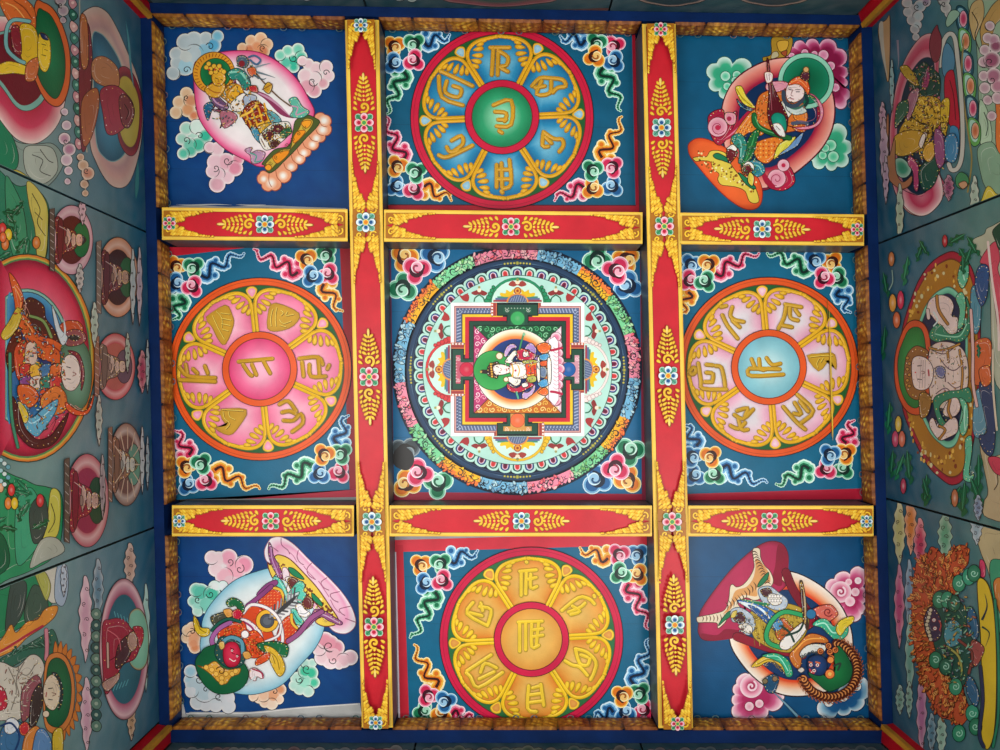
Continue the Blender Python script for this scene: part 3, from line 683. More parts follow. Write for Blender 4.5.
for a0, a1, s in seq:
    sg = th.part('flame_segment', fl)
    sg.poly([pol(112, a0+(a1-a0)*i/16) for i in range(17)]+[pol(121.2+1.6*(i % 2), a1-(a1-a0)*i/24) for i in range(25)], FC[s][1] if s != 'y' else 'f0ac20')
    if s == 'y': sg.poly([pol(118, a0+(a1-a0)*i/16) for i in range(17)]+[pol(121.5+1.4*(i % 2), a1-(a1-a0)*i/24) for i in range(25)], 'ee7a34')
    for k in range(int((a1-a0)*.9)):
        a = a0+(a1-a0)*rnd.random(); r = rnd.uniform(112, 120); sg.line(spl([pol(r, a), pol(r+1.5, a+1.2), pol(r+3.4, a+.6), pol(r+2.6, a-.5)], False, 3), .9, '0c1826', 2)
    for k in range(int((a1-a0)*1.3)):
        a = a0+(a1-a0)*rnd.random(); r = 112+11*rnd.random(); c = FC[s][min(2, int((r-112)/4))] if s == 'y' else FC[s][rnd.randrange(3)]
        x, y = pol(r, a); L_ = rnd.uniform(3.5, 6)
        A = math.radians(a)+rnd.choice((.5, -.5, 1.2, .2)); tear(sg, x-L_*.5*math.cos(A), y-L_*.5*math.sin(A), L_, rnd.uniform(2.2, 3.4), A, c, '0c1826', 0)
    mid = (a0+a1)/2; x, y = pol(117, mid); sg.spiral(x, y, 4.2, '0c1826', .9, rnd.random()*360, 1.2); sg.spiral(x+.4, y+.4, 3.4, FC[s][1], 1.2, rnd.random()*360, 1)
vr = th.part('vajra_ring'); vr.disc(MX, MY, 110.3, '0a1422', seg=96); vr.ring(MX, MY, 109.5, 102, ['1c3450', '24405e', '16304c'], seg=96)
vr.ring(MX, MY, 105.2, 104.6, '0c1a30', seg=96)
for k in range(8):
    for j in range(-4, 5):
        x, y = pol(106.2, k*45+j*1.7); vr.disc(x, y, 1.9 if j == 0 else 1.2, '8a8a3c', seg=8); vr.disc(x, y, .7, 'c8b04a', seg=6)
    for j in (-1, 1):
        vr.line([pol(106.2, k*45+j*t) for t in (8, 10, 12, 14)], .5, '5c7a90', 1)
pr = th.part('petal_ring'); pr.disc(MX, MY, 103.2, '0c1826', seg=96)
NP = 50
for k in range(NP):
    a = 360*k/NP-90; p2 = [(pol(r, a+d)) for r, d in ((92, -3.6), (98, -3.6), (101.5, -2.8), (102.9, 0), (101.5, 2.8), (98, 3.6), (92, 3.6))]
    pr.poly(spl(p2, False, 3), 'b4dccc')
for k in range(NP):
    a = 360*k/NP-90; alt = k % 2 == 0
    for sc_, c in ((1, '1c2c48' if alt else '1c4438'), (.84, '3c5c96' if alt else '3c6e5a'), (.64, 'f0d8d8'), (.5, '8c2c54' if alt else 'd84a4a'), (.28, '5c1030' if alt else 'c43030')):
        u = [(pol(93+(r-93)*(.35+.65*sc_)+(1-sc_)*1.4, a+d*sc_)) for r, d in ((93, -2.7), (97, -2.7), (99.6, -2.0), (101, 0), (99.6, 2.0), (97, 2.7), (93, 2.7))]
        pr.poly(spl(u, False, 3), c)
fd = th.part('mint_field'); fd.disc(MX, MY, 94.2, '1c4438', seg=96); fd.disc(MX, MY, 93.6, 'b2dccc', seg=96)
# the four gate arches
GX, GY, GH = 517.4, 369.6, 66.2          # palace centre and half size
def rotp(x, y, k):                       # k quarter turns of the upper side's drawing
    for _ in range(k): x, y = -y, x
    return (GX+x, GY+y)
def rp(p, k): return [rotp(p[i], p[i+1], k) for i in range(0, len(p), 2)]
for k, (ac, af) in enumerate((('1f8a5c', '1f6a3c'), ('f0dcd4', 'e8c8c4'), ('e8b824', 'd8a01c'), ('d4383a', 'c02a30'))):
    ar = th.part('gate_arch')
    arc = [rotp(27*math.cos(t*PI/14), -66-24*math.sin(t*PI/14), k) for t in range(15)]
    ar.poly(arc, 'ccead8'); ar.line(arc, 2.8, mix(ac, 'K', .5)); ar.line(arc, 2, ac)
    for sx in (-1, 1):
        for j in range(5):
            x, y = rotp(sx*(30-j*1.5), -68-j*3.4, k); ar.disc(x, y, 3.2-j*.3, mix(af, 'K', .4), seg=10); ar.disc(x, y, 2.5-j*.3, ac, seg=10)
        ar.poly(rp([sx*8, -67, sx*24, -67, sx*24, -69, sx*8, -69], k), 'a03848'); ar.poly(rp([sx*8, -69, sx*22, -69, sx*22, -71, sx*8, -71], k), '5c6c90')
        ar.poly(rp([sx*8, -71, sx*20, -71, sx*20, -72.5, sx*8, -72.5], k), '3c8c6c'); ar.poly(spl(rp([sx*5, -72.5, sx*16, -72.5, sx*17, -76, sx*12, -75.5, sx*11, -79, sx*7, -77, sx*4, -80], k), True, 3), 'e8bc1c')
    x, y = rotp(0, -78, k); ar.disc(x, y, 3.8, '9c3c1c', seg=14); ar.disc(x, y, 2.8, 'e09a3c', seg=12); ar.disc(x, y, 1.3, '9c3c1c', seg=10)
    dm = [rotp(11*math.cos(t*PI/10), -66.5-9*math.sin(t*PI/10), k) for t in range(11)]; ar.poly(dm, 'e08c3c'); dm = [rotp(9.4*math.cos(t*PI/10), -66.5-7.6*math.sin(t*PI/10), k) for t in range(11)]; ar.poly(dm, '5a6684')
    for t in range(-3, 4): ar.line([rotp(t*2.4, -67, k), rotp(t*2.4+2, -67-6.5*math.sqrt(max(.05, 1-(t/3.8)**2)), k)], .4, 'a8b0c4')
    ar.poly(spl(rp([-9, -84, -5, -88, 0, -85.5, 5, -88, 9, -84, 4, -82, 0, -83.5, -4, -82], k), True, 3), 'a03c34'); x, y = rotp(0, -86.5, k); ar.disc(x, y, 2.3, 'f0d8b8', seg=10); x, y = rotp(0, -89, k); ar.disc(x, y, 1.6, '8c8c4c', seg=8)
    for sx in (-1, 1):                    # attendants in the spandrels
        ar.poly(spl(rp([sx*30, -76, sx*38, -79, sx*46, -76, sx*42, -73.5, sx*38, -74.5, sx*33, -73], k), True, 3), '8c2c2c'); x, y = rotp(sx*38, -78.5, k); ar.disc(x, y, 2, 'f0dcc0', seg=10); x, y = rotp(sx*38, -81.5, k); ar.disc(x, y, 1.3, '9c9c5c', seg=8)
        for e in (-1, 1): ar.line(spl(rp([sx*38, -74, sx*38+e*4, -71, sx*38+e*5, -67.5], k), False, 4), 1.3, '2c6c4c')
        ar.poly(spl(rp([sx*49, -67.5, sx*48, -73, sx*51, -75, sx*55, -73, sx*58, -74, sx*54, -68.5], k), True, 3), 'a83030'); ar.line(rp([sx*49, -75.5, sx*52, -73.5], k), 1, 'a83030')
# palace walls: L shaped corners in bands
pl = th.part('palace_wall')
pl.poly([(GX-62, GY-62), (GX+62, GY-62), (GX+62, GY+62), (GX-62, GY+62)], '1c3a2e')
for k in range(4):
    for o_, w, c, arm in ((66.2, 3.4, 'f2ece8', 43), (62.8, 2, '9c4a4c', 41), (62, 1, 'd8a098', 40), (60.8, 5.4, '5a6888', 40), (55.4, .8, '1c1c2c', 40), (54.6, 2.6, 'f0c02c', 40), (52, 3.8, 'cc2436', 64), (48.2, 1, '2a1a1c', 64), (47.4, 5, '1c4432', 70)):
        e = o_-arm
        pl.poly(rp([-o_, -o_, -e, -o_, -e, -o_+w, -o_+w, -o_+w, -o_+w, -e, -o_, -e], k), c)
    for j in range(12):
        u = 22+j*3.2
        for pt in (rp([-u, -60.3, -u-1.6, -56], k), rp([-60.3, -u, -56, -u-1.6], k)): pl.line(pt, .9, 'a8b0c8'); 
        pl.line(rp([-u-1.6, -60.3, -u, -57.6], k), .6, '2c3450')
    for sx in (-1, 1):                    # gate jambs
        pl.poly(rp([sx*20.5, -66, sx*26.5, -66, sx*26.5, -53, sx*20.5, -53], k), 'd8764a'); pl.poly(rp([sx*21.5, -66, sx*24, -66, sx*24, -53, sx*21.5, -53], k), 'a03838')
        for j in range(4): x, y = rotp(sx*25.2, -64+j*3.2, k); pl.disc(x, y, 1, 'f0e0dc', seg=8); x, y = rotp(sx*25.2, -62.4+j*3.2, k); pl.disc(x, y, .6, '2c2c4c', seg=8)
for k, (c, c2, cc) in enumerate((('1f4a38', '2c7a50', '3ca85c'), ('1f4a38', 'e8a0b0', '1c5ca0'), ('1f4a38', 'e8a04c', 'f26a3c'), ('1f4a38', 'd85a74', 'cc2040'))):
    gt = th.part('palace_gate'); gt.poly(rp([-20.5, -66, 20.5, -66, 20.5, -53, 11, -53, 11, -46, -11, -46, -11, -53, -20.5, -53], k), '101c1c'); gt.poly(rp([-19.5, -64, 19.5, -64, 19.5, -54, 10, -54, 10, -42, -10, -42, -10, -54, -19.5, -54], k), c)
    gt.poly(rp([-14, -61, 14, -61, 14, -56.5, 7, -56.5, 7, -42, -7, -42, -7, -56.5, -14, -56.5], k), mix(c, c2, .8 if k else .3))
    for j in range(9): x, y = rotp(-12+3*j, -60.5, k); gt.disc(x, y, .7, mix(c2, 'W', .4), seg=6)
    for sx in (-1, 1): x, y = rotp(sx*10.5, -58.6, k); gt.spiral(x, y, 2, mix(c2, 'W', .5), .7)
    x, y = rotp(0, -50.5, k); gt.disc(x, y, 7.2, mix(cc, 'K', .5), seg=20); gt.disc(x, y, 6.6, [cc, cc, mix(cc, 'W', .12)], seg=20)
ct = th.part('palace_court'); S_ = 43.5
for k, (c, c1, c2) in enumerate((('17512f', '4aa868', '8cd49c'), ('e8c4cc', 'd86a8c', 'f6ecec'), ('c86a20', 'f0c050', 'f8dc84'), ('b83468', 'f098b0', 'f8d0d8'))):
    ct.poly(rp([-S_, -S_, S_, -S_, 0, 0], k), c); rn = random.Random(k)
    for row in range(3):
        y0 = -S_+3.8+row*6.2
        for j in range(-6, 7):
            x0 = j*6.2+(3.1 if row % 2 else 0)
            if abs(x0) < -y0-1.5:
                x, y = rotp(x0, y0, k); ct.spiral(x, y, 2.9, c1 if j % 2 else c2, .85, rn.random()*360, 1.2, 1 if j % 2 else -1)
for e in (1, -1): ct.line([(GX-S_*e, GY-S_), (GX+S_*e, GY+S_)], .6, 'K')
ct.line([(GX-S_, GY-S_), (GX+S_, GY-S_), (GX+S_, GY+S_), (GX-S_, GY+S_), (GX-S_, GY-S_)], .8, '0c1c18')
# lotus seat, aureole and seated figure (its head towards the left beam)
fg = th.part('aureole'); fg.fr(470, 325, 8.33)
fg.disc(515.5, 369.5, 40.2, 'K', seg=64); fg.ring(515.5, 369.5, 39.6, 30, ['fbf0dc', 'f8e8cc', 'f6c890', 'ee9048', 'e47838']); fg.disc(515.5, 369.5, 30.4, 'e07030', seg=60); fg.disc(515.5, 369.5, 30, ['1c3a78', '14285c', '0e1c44'], seg=60)
lt = th.part('lotus_seat'); lt.fr(470, 325, 8.33)
for j in range(9): lt.puff([740-abs(j-4)*7, 110+j*65, 42], 'f4dce0', 'e47a98', '8c2848')
lt.Q([650, 130, 700, 100, 730, 140, 735, 620, 700, 670, 650, 620], 'f4ecec', '8c2848', .5)
for j in range(12): lt.L([690, 190+j*33, 715, 205+j*33, 740, 190+j*33], .5, 'd0587c')
lt.L([670, 215, 700, 210, 760, 195], 2.4, 'b81c44'); lt.L([670, 555, 710, 560, 760, 575], 2.4, 'b81c44')
hl = th.part('halo'); hl.fr(470, 325, 8.33); hl.D(195, 380, 166, '14401f'); hl.D(195, 380, 160, ['3aa04e', '2c9444', '1f8a3c'])
bd = th.part('painted_figure'); f = bd.fr(470, 325, 8.33)
f.P([280,250,310,180,360,160,390,190,350,200,320,240,300,270], 'c8a0d0'); f.P([450,210,480,160,520,160,550,210,540,270,570,260,560,300,500,260,490,210], 'b08ac8')
f.P([430,600,440,560,480,560,520,520,500,490,540,500,530,560,490,600,460,620], 'c8a0d0')
f.P([550,180,620,150,670,180,650,230,590,240], 'ee6a28'); f.P([570,260,640,240,660,270,620,300,580,290], '4a9ac8'); f.P([580,310,650,300,640,340,590,345], 'e05a28')
f.P([560,560,620,520,650,560,620,590], 'ee6a28'); f.P([560,480,630,450,650,500,590,520], '4a9ac8'); f.P([570,360,620,350,640,390,620,440,580,430], '6a7c98'); f.P([640,290,670,300,670,470,645,480], 'f4ece0')
f.P([290,310,330,250,370,215,400,235,360,280,350,320], 'f4e8dc'); f.P([390,220,440,200,540,250,520,290,430,300,395,280], 'c41c44'); f.P([440,230,480,225,480,260,445,270], 'f6e8dc')
f.P([300,450,330,430,410,440,420,480,380,510,330,480], 'f4e8dc'); f.P([310,490,350,520,400,520,470,470,530,500,480,530,420,560,350,560,310,530], 'c41c44'); f.P([430,490,475,480,480,510,440,520], 'f6e8dc')
f.P([330,330,400,310,470,330,480,430,420,450,350,430], 'f6ece2'); f.L([350,330,345,380,355,430], 2, 'e0a838'); f.L([410,325,430,380,410,440], 1.4, '2c8c6c'); f.D(375, 380, 16, 'e0a838')
f.P([460,330,550,310,560,420,480,440], 'e84a24'); f.L([480,340,550,325], 1, 'f0c030'); f.L([480,425,555,410], 1, 'f0c030'); f.L([500,335,505,430], .8, 'a02818'); f.L([530,330,535,425], .8, 'a02818')
f.P([555,290,575,280,580,460,560,470,550,380], 'f4ecdc'); f.P([440,300,540,295,560,315,450,325], 'b4b44c'); f.P([470,440,540,425,545,470,490,480], 'b4b44c')
f.L([105,390,150,390,200,370], 4, '2c1c1c'); f.D(95, 392, 9, 'c89a4c'); f.P([150,350,200,315,240,320,230,440,190,435,150,420], '3a2018')
f.P([195,350,230,330,290,335,340,360,345,390,300,410,230,420,200,400], 'f8e4dc'); f.L([215,345,240,355], .8, '3a2018'); f.L([240,395,255,400], .8, '3a2018'); f.L([250,360,265,375,250,385], .5, 'b05a4c'); f.L([300,365,305,385], .9, 'c43040'); f.D(245,262,28,'f2e0c0',o='8a5a14'); f.D(300, 455, 20, 'f2e0c0', o='8a5a14')
for t in range(6): f.D(175+t*2, 330+t*20, 11, 'e0a838', o='5a2a14')
brocade(f, [300,260,360,230,420,215,530,240,560,330,560,430,520,490,420,500,350,500,340,440,300,440], ['f6ece2','c41c44','e0a838','8a5a9a','2c8c6c','f6ece2','e84a24','4a9ac8'], 70, 2, .9, '2a1418', 3)
f.P([330,350,400,325,455,345,460,415,400,440,345,420], 'f6ece2', '7a4a3c', .5); f.L([350,340,358,380,352,425], 1.4, 'e0a838'); f.L([395,335,410,380,396,430], 1, 'e0a838'); f.D(378, 382, 9, 'c41c44'); f.L([447,75,425,150,410,210], 1.6, '3c8c5c'); f.L([385,560,400,610], 1.8, '5cb08c'); f.D(447, 85, 12, '8ac89c')
th.build()
# ------------------------------------------------------------------ the four corner boards
NAVY = '0b3d78'
# ---- upper left: golden goddess with staff
th, b, q = ceiling_board(0, 0, 'ceiling board of a gold-skinned figure standing on a lotus in a white and pink aureole', NAVY)
b.L([166, 207.5, 200, 206.5, 230, 208, 262, 206.5, 300, 208, 345, 209.5], 2.6, 'a8a8a6'); b.L([176, 204.6, 190, 205, 215, 204.4, 232, 205], 1, 'c8c8c4', 2); b.L([236, 204.6, 252, 205.3, 266, 204.8], 1.2, 'd0ccc6', 2)
def puffs(th, fr, *cl):
    for cs, e, c, sw in cl:
        p = th.part('painted_cloud'); p.fr(*fr); p.puff(cs, e, c, 'K', sw)
F1 = (150, 10, 3.409)
puffs(th, F1, ([(80, 215, 24), (95, 180, 26), (90, 150, 24), (120, 110, 30), (150, 105, 32), (190, 100, 26), (230, 90, 22, '7ac0d8'), (215, 120, 28, '5cacd0'), (185, 140, 32, '8cc0d4'), (150, 150, 36, 'b8c8cc'), (120, 190, 34, 'a4ccd8'), (125, 160, 30, 'c4ccc8')], 'd8dcd8', 'b4c4c8', [(205, 125, 15, 200, 1), (125, 205, 14, 0, -1)]),
 ([(315, 130, 18), (345, 105, 20), (378, 98, 22), (398, 118, 22), (365, 125, 24, 'dc9468'), (340, 135, 22, 'd8845c'), (385, 140, 24, 'd8845c')], 'ecd4b4', 'e4b088', [(385, 130, 12, 90, 1)]),
 ([(445, 155, 20), (470, 140, 20), (505, 135, 22), (515, 160, 22, '4cc0a0'), (490, 175, 26, '3cb898'), (465, 180, 24, '5cc4a8'), (490, 195, 20, '3cb898')], 'e0ece0', '7cd0b4', [(490, 165, 15, 200, -1)]),
 ([(520, 175, 18), (540, 185, 20), (565, 200, 24), (600, 195, 24), (608, 225, 22), (590, 250, 22, 'e0a4ac'), (560, 235, 28, 'ead4d4'), (530, 225, 26), (560, 275, 26, 'e09ca8'), (535, 260, 28, 'e0a0ac')], 'f0e4e0', 'ecc8cc', [(555, 245, 18, 20, 1), (600, 215, 12, 0, -1)]),
 ([(90, 350, 22), (100, 315, 22), (125, 285, 22), (140, 310, 26, 'd8946c'), (130, 340, 26, 'dc9c6c'), (150, 360, 20, 'd8845c')], 'ecdcc0', 'e4bc94', [(125, 300, 10, 90, 1)]),
 ([(115, 490, 22, '5cc4a8'), (110, 440, 22), (125, 405, 24), (160, 400, 26, 'd4e8dc'), (190, 430, 26, '3cb898'), (165, 460, 28, '4cc0a0'), (135, 460, 26, '7cccb4'), (140, 480, 24, '5cc4a8')], 'e8ece4', 'a8dcc8', [(170, 430, 14, 200, 1), (125, 445, 14, 60, -1)]),
 ([(205, 470, 20), (230, 475, 24), (225, 520, 30), (215, 550, 24), (230, 595, 28, 'e0a8b4'), (265, 570, 24), (290, 540, 28, 'e08ca0'), (300, 510, 22, 'e48ca0'), (260, 520, 32, 'e8b0bc'), (235, 560, 24)], 'f0dcdc', 'e8c0c8', [(265, 515, 17, 0, 1), (225, 540, 13, 120, -1)]))
au = th.part('aureole'); au.fr(*F1)
au.P([150,200,158,330,185,400,250,470,330,515,375,535,420,520,500,430,560,360,540,300,500,235,440,180,370,145,290,140,220,150,170,170], [(0, 'e0407c'), (.05, 'ec6c98'), (.13, 'f4a8c0'), (.26, 'f4e4e4'), (.6, 'ece8e4'), (1, 'e8e4e0')], '7c1c3c', .8)
hl = th.part('halo'); hl.fr(180, 35, 8.333); q = hl.D(285, 320, 178, '3a1a10', 178).D(285, 320, 172, 'e09a2c', 172)
for k in range(34):
    a = k*2*PI/34; hl.L([285+135*math.cos(a), 320+135*math.sin(a), 285+165*math.cos(a+.05), 320+165*math.sin(a+.05)], .8, 'a04818')
hl.D(300, 325, 130, '143c20').D(300, 325, 124, ['1c7a44', '17683c', '125a34'])
ls = th.part('lotus_throne'); ls.fr(240, 110, 7.5)
ls.lobed([560,60, 640,40, 675,115, 640,195, 590,240, 530,300, 490,350, 430,405, 380,460, 310,545, 240,600, 165,560, 150,480, 200,470, 400,330, 590,110], 'ea9c74', 'a04c34', b=.33)
for x, y, r in ((632, 82, 44), (622, 150, 42), (575, 215, 36), (545, 262, 34), (480, 325, 34), (445, 372, 34), (385, 430, 34), (325, 495, 38), (235, 550, 44), (180, 520, 30)): ls.D(x, y, r, [(0, 'eda67e'), (.35, 'f2c8ac'), (.7, 'f6ece0'), (1, 'f6f0e8')])
for x0, y0, x1, y1 in ((600, 90, 655, 130), (570, 150, 630, 195), (520, 200, 585, 240), (470, 240, 530, 300), (430, 290, 480, 350), (385, 330, 430, 405), (330, 400, 380, 460), (270, 450, 310, 540), (220, 480, 240, 580)): ls.L([x0, y0, (x0+x1)/2-10, (y0+y1)/2+10, x1, y1], .7, 'b05434')
ls.P([185,420,170,400,260,300,370,270,400,160,420,80,500,40,560,60,600,90,570,140,500,210,420,300,330,390,270,450,215,475], '4c5a28', '1c2a14')
ls.P([205,415,195,405,260,340,320,300,380,290,400,210,440,150,480,75,530,70,550,95,520,150,440,230,360,320,270,410,230,450], 'c8a83c', '5c3a10')
ls.P([250,350,310,315,370,310,350,350,290,400,262,390], 'f0901c', '8a4a14'); ls.P([400,220,430,165,480,155,490,170,450,220,410,250], 'f0901c', '8a4a14'); ls.P([465,95,500,80,535,85,530,115,500,140,470,120], 'f09a24', '8a4a14'); ls.P([190,430,215,410,240,430,225,455,200,450], 'f09a24', '8a4a14')
for k in range(7): ls.spiral(230+k*42, 400-k*44, 16, '5c4a14', .6, k*50)
fg = th.part('painted_figure'); f = fg.fr(*F1)
f.L([290,230,300,300,340,390,400,450], 7, '7c2c50', 2); f.L([285,245,300,310,350,400,395,440], 3, 'b87c9c', 2); f.L([340,270,400,300,450,350,490,370], 6, '8c3458', 2); f.L([350,275,420,310,480,365], 2.4, 'c890a8', 2)
f.P([185,330,205,315,225,325,212,345,200,378,190,360], '1c6488'); f.P([210,340,250,345,260,370,240,405,250,360], '8c4458'); f.P([240,350,275,345,300,370,255,405], 'b86c7c')
f.P([200,265,215,250,240,300,270,330,250,345,215,320,200,290], '6c4c70'); f.L([205,275,225,315,265,335], 1.6, 'c898b8'); f.P([265,215,300,200,335,225,345,260,325,275,300,240,280,240], '2c8878'); f.L([275,215,310,215,335,250], 2, '8cd0b8')
f.P([240,285,290,250,330,290,350,300,325,340,290,330,260,310], 'd8962c'); f.P([265,290,300,255,320,285,285,315], 'e8a828', 'a85c18'); f.P([275,325,320,285,350,320,300,350], 'f0e4d8'); f.P([320,300,350,290,365,305,330,345], 'a8b4c8')
f.P([315,350,360,310,410,350,430,390,370,430,330,390], '8a2418')
for k in range(4): f.L([325+k*22, 345-k*8, 350+k*20, 405-k*4], 1.8, 'e0a028')
f.L([330,375,370,365,415,345], 1.8, 'e8b034'); f.L([345,400,390,385,425,375], 1.8, 'e8b034'); f.L([310,365,350,345,370,315], 2.2, 'f0c04c')
f.P([345,405,375,410,395,440,385,460,360,440], '3c8ca8'); f.P([400,345,430,355,450,380,440,400,415,385], '5ca0a8'); f.P([370,400,420,385,455,395,470,415,420,440,390,440], 'd0a030')
f.P([375,430,410,395,440,385,475,385,480,420,440,460,400,480,380,460], 'e8e0d4'); f.P([385,425,410,410,425,430,400,450], '5c1c24'); f.P([415,400,445,392,460,412,430,425], '5c1c24'); f.P([405,455,430,445,445,455,420,475], '4c2420'); f.P([445,420,475,400,485,420,455,440], '24603c')
for k in range(6): f.L([380+k*18, 440-k*4, 395+k*17, 470-k*10], .8, 'c8a040' if k % 2 else '6c3c28')
f.P([325,480,350,470,345,490,370,480,395,490,380,520,350,525,345,500], 'b88ca8', '5c2c48'); f.L([345,490,365,500,360,520,385,515], 1.3, '4c9c88'); f.P([475,310,500,300,520,330,545,350,520,370,480,365,490,340], '5cb098', '1c4c44'); f.L([480,330,505,335,500,360,530,350], 1.2, 'c884a4')
brocade(f, [255,265,300,250,340,280,365,300,410,350,440,380,480,390,470,430,420,465,385,440,345,400,310,360,270,335,245,310], ['e8b034','f0e4d8','8a2418','2c8878','e0a028','6c3c28','5ca0a8','f4d87c'], 150, 2.6, 1.2, '3c2010', 5)
brocade(f, [195,265,225,280,270,335,300,400,250,400,200,350], ['6c4c70','c898b8','2c8878','1c6488','b86c7c','e8c07c'], 34, 2.6, 1.1, '2c1820', 6)
brocade(f, [300,180,345,170,370,225,350,280,320,260,290,225], ['2c8878','8cd0b8','4c6474','d0982c','c83038','4c6c8c'], 30, 2.8, 1.1, '1c2c2c', 7)
f.L([345,195,390,250,440,300,480,330], 1.4, '6c4c34'); f.P([390,268,405,250,420,262,410,288,395,282], 'd0982c'); f.L([385,275,405,265,420,255], 1, '8a5418')
f.P([300,165,325,160,340,180,330,200,305,195], '4c6474'); f.D(316, 187, 11, '8c2830'); f.P([335,205,360,200,365,225,345,228], 'd86038'); f.L([340,165,360,160,380,175,365,190,345,175], 2, '4c6c8c'); f.L([360,200,395,190,415,185], 2, '8c98a0', 1); f.L([365,215,400,225,430,235], 2.4, '6c7c84', 1); f.L([355,225,385,240,400,235], 2, '4c6470', 1); f.P([340,265,365,262,370,285,345,280], 'c83038')
f.P([190,275,215,255,250,245,260,270,240,300,210,300], 'dca030', '6c3c14'); f.L([200,270,225,285,245,285], 1, 'a85c20'); f.P([215,225,250,215,262,240,245,262,222,258], 'e0a62e', '5c2c10')
f.L([226,235,236,240], .7, 'K'); f.L([244,240,252,244], .7, 'K'); f.L([238,240,236,249,242,250], .5, '8a4a14'); f.L([233,255,244,256], .7, 'a82c24')
for x, y in ((196,200),(204,188),(210,205),(222,196),(232,205),(240,196),(212,218),(228,215),(246,210),(255,215)): f.D(x, y, 8, 'e8b83c', o='8a4a14', w=.5)
for x, y in ((206,208),(226,208),(242,206)): f.D(x, y, 4, 'c03c30')
th.build()
# ---- upper right: lute player
th, b, q = ceiling_board(2, 0, 'ceiling board of a white-faced musician with a red lute before a pink ring', '0e5578')
F3 = (660, 10, 3.261)
F3a = (690, 30, 8.333); F3b = (770, 30, 8.333); F3c = (685, 110, 7.5); F3d = (760, 90, 7.5)
GS = [(0, 'd8ece0'), (.12, 'bce0d0'), (.34, '3cb084'), (1, '24906c')]
p = th.part('painted_cloud'); p.fr(*F3a); p.lobed([170,410, 220,275, 355,280, 520,330, 400,450, 320,560, 240,510], GS, '1c5c4c')
for x, y, r in ((295, 385, 40), (390, 375, 34), (310, 470, 32), (375, 420, 30)): p.D(x, y, r+5, '1c6850').D(x, y, r, ['c4ead4', '7cd0ac', '4cbc90'])
p = th.part('painted_cloud'); p.fr(*F3d); p.lobed([540,260, 640,370, 655,485, 580,575, 490,565, 390,540, 520,380], GS, '0e4c3c')
for x, y, r in ((530, 415, 42), (550, 500, 40), (470, 490, 30), (490, 435, 30)): p.D(x, y, r+5, '1c6850').D(x, y, r, ['b8e8cc', '6ccca0', '4cbc90'])
p = th.part('painted_cloud'); p.fr(*F3b); p.lobed([110,215, 195,140, 295,115, 410,120, 560,150, 600,300, 625,400, 610,480, 640,590, 545,640, 500,440, 440,300, 300,240], [(0, 'f4ccd8'), (.07, 'e8a0bc'), (.17, 'c04878'), (.3, '8c1c48'), (1, '7c143c')], '5c1430')
for x, y, r in ((180, 215, 26), (290, 190, 30), (370, 200, 26), (445, 210, 42), (505, 300, 36), (545, 480, 34)): p.D(x, y, r+5, '6c1438').D(x, y, r, ['f0c0d0', 'e090b0', 'd880a4'])
x = th.part('carved_bracket'); x.fr(*F3b); x.P([20,60,180,60,170,180,120,230,40,260,-40,270,-60,230,10,200], 'b08a2c', '3a2410'); x.P([60,100,150,90,140,160,80,180], 'd8a83c', '5c3a10'); x.P([20,190,60,180,70,220,10,240], 'c0b48c', '5c3a10'); x.P([90,190,140,170,130,220], 'a8502c')
rg = th.part('aureole_ring'); rg.fr(660, 10, 3.261); rg.ring(395, 370, 0, 180, ['103058', '123864'], seg=64, ry=1.12); z = rg.z if False else 0
def ering(p, cx, cy, rx, ry, w, cols, rot, a0=0, a1=360, seg=60):
    X, Y = p.X((cx, cy)); k = p.F[2]; z = p.up(); pr = None; ca, sa = math.cos(rot), math.sin(rot)
    for j, c in enumerate(cols):
        f = j/(len(cols)-1); cur = []
        for i in range(seg+1):
            t = math.radians(a0+(a1-a0)*i/seg); u = (rx-w*f)/k*math.cos(t); v = (ry-w*f)/k*math.sin(t); cur.append(p.put(X+u*ca-v*sa, Y+u*sa+v*ca, z, c))
        if pr:
            for i in range(seg): p.f.append((pr[i], pr[i+1], cur[i+1], cur[i]))
        pr = cur
rg.v = []; rg.f = []; rg.c = []
rg.P([205,300,245,225,320,175,400,155,480,165,540,210,570,300,565,380,530,450,470,510,400,560,330,590,260,560,215,470,200,380], '7a1c34')
rg.P([208,300,247,228,322,178,400,158,478,168,537,212,566,300,561,380,527,448,467,508,398,556,332,580,263,555,219,468,204,380], [(0, 'f0b0a0'), (.10, 'e88878'), (.2, 'd05858'), (.26, 'b02844'), (.3, '8c1838'), (.3001, '0e2c54'), (1, '123864')], None)
hl = th.part('halo'); hl.fr(*F3b); hl.D(300, 425, 236, '1c3c34').D(300, 425, 230, ['98d8bc', '74c0a0', '74c0a0']).D(300, 425, 196, '0c3428').D(300, 425, 190, ['1c8460', '147450', '0e6444', '0c5a3c'])
lo = th.part('tiger_skin_seat'); lo.fr(*F3c)
lo.P([30,250,80,215,150,215,240,250,330,300,440,400,540,500,580,600,570,700,520,745,440,740,340,680,230,580,110,440,40,350,22,290], [(0, 'd8481c'), (.15, 'f0642c'), (1, 'f26c30')], '7c1c14')
lo.P([60,360,110,350,160,350,190,310,250,305,310,330,340,400,400,480,480,540,530,590,555,680,520,700,480,680,450,610,390,580,330,570,270,560,245,520,255,480,210,440,190,390,130,380,80,385], 'e8cc4c', '5c3a10')
rn = random.Random(3)
for k in range(90):
    t = rn.random(); x = 90+t*440+rn.uniform(-20, 20); y = 340+t*300+rn.uniform(-60, 50)-(40 if t > .3 else 0)+(30 if .3 < t < .6 else 0)
    lo.D(x, y, rn.uniform(5, 9), ('a8601c', '6c4414', 'f4e8a0')[k % 3])
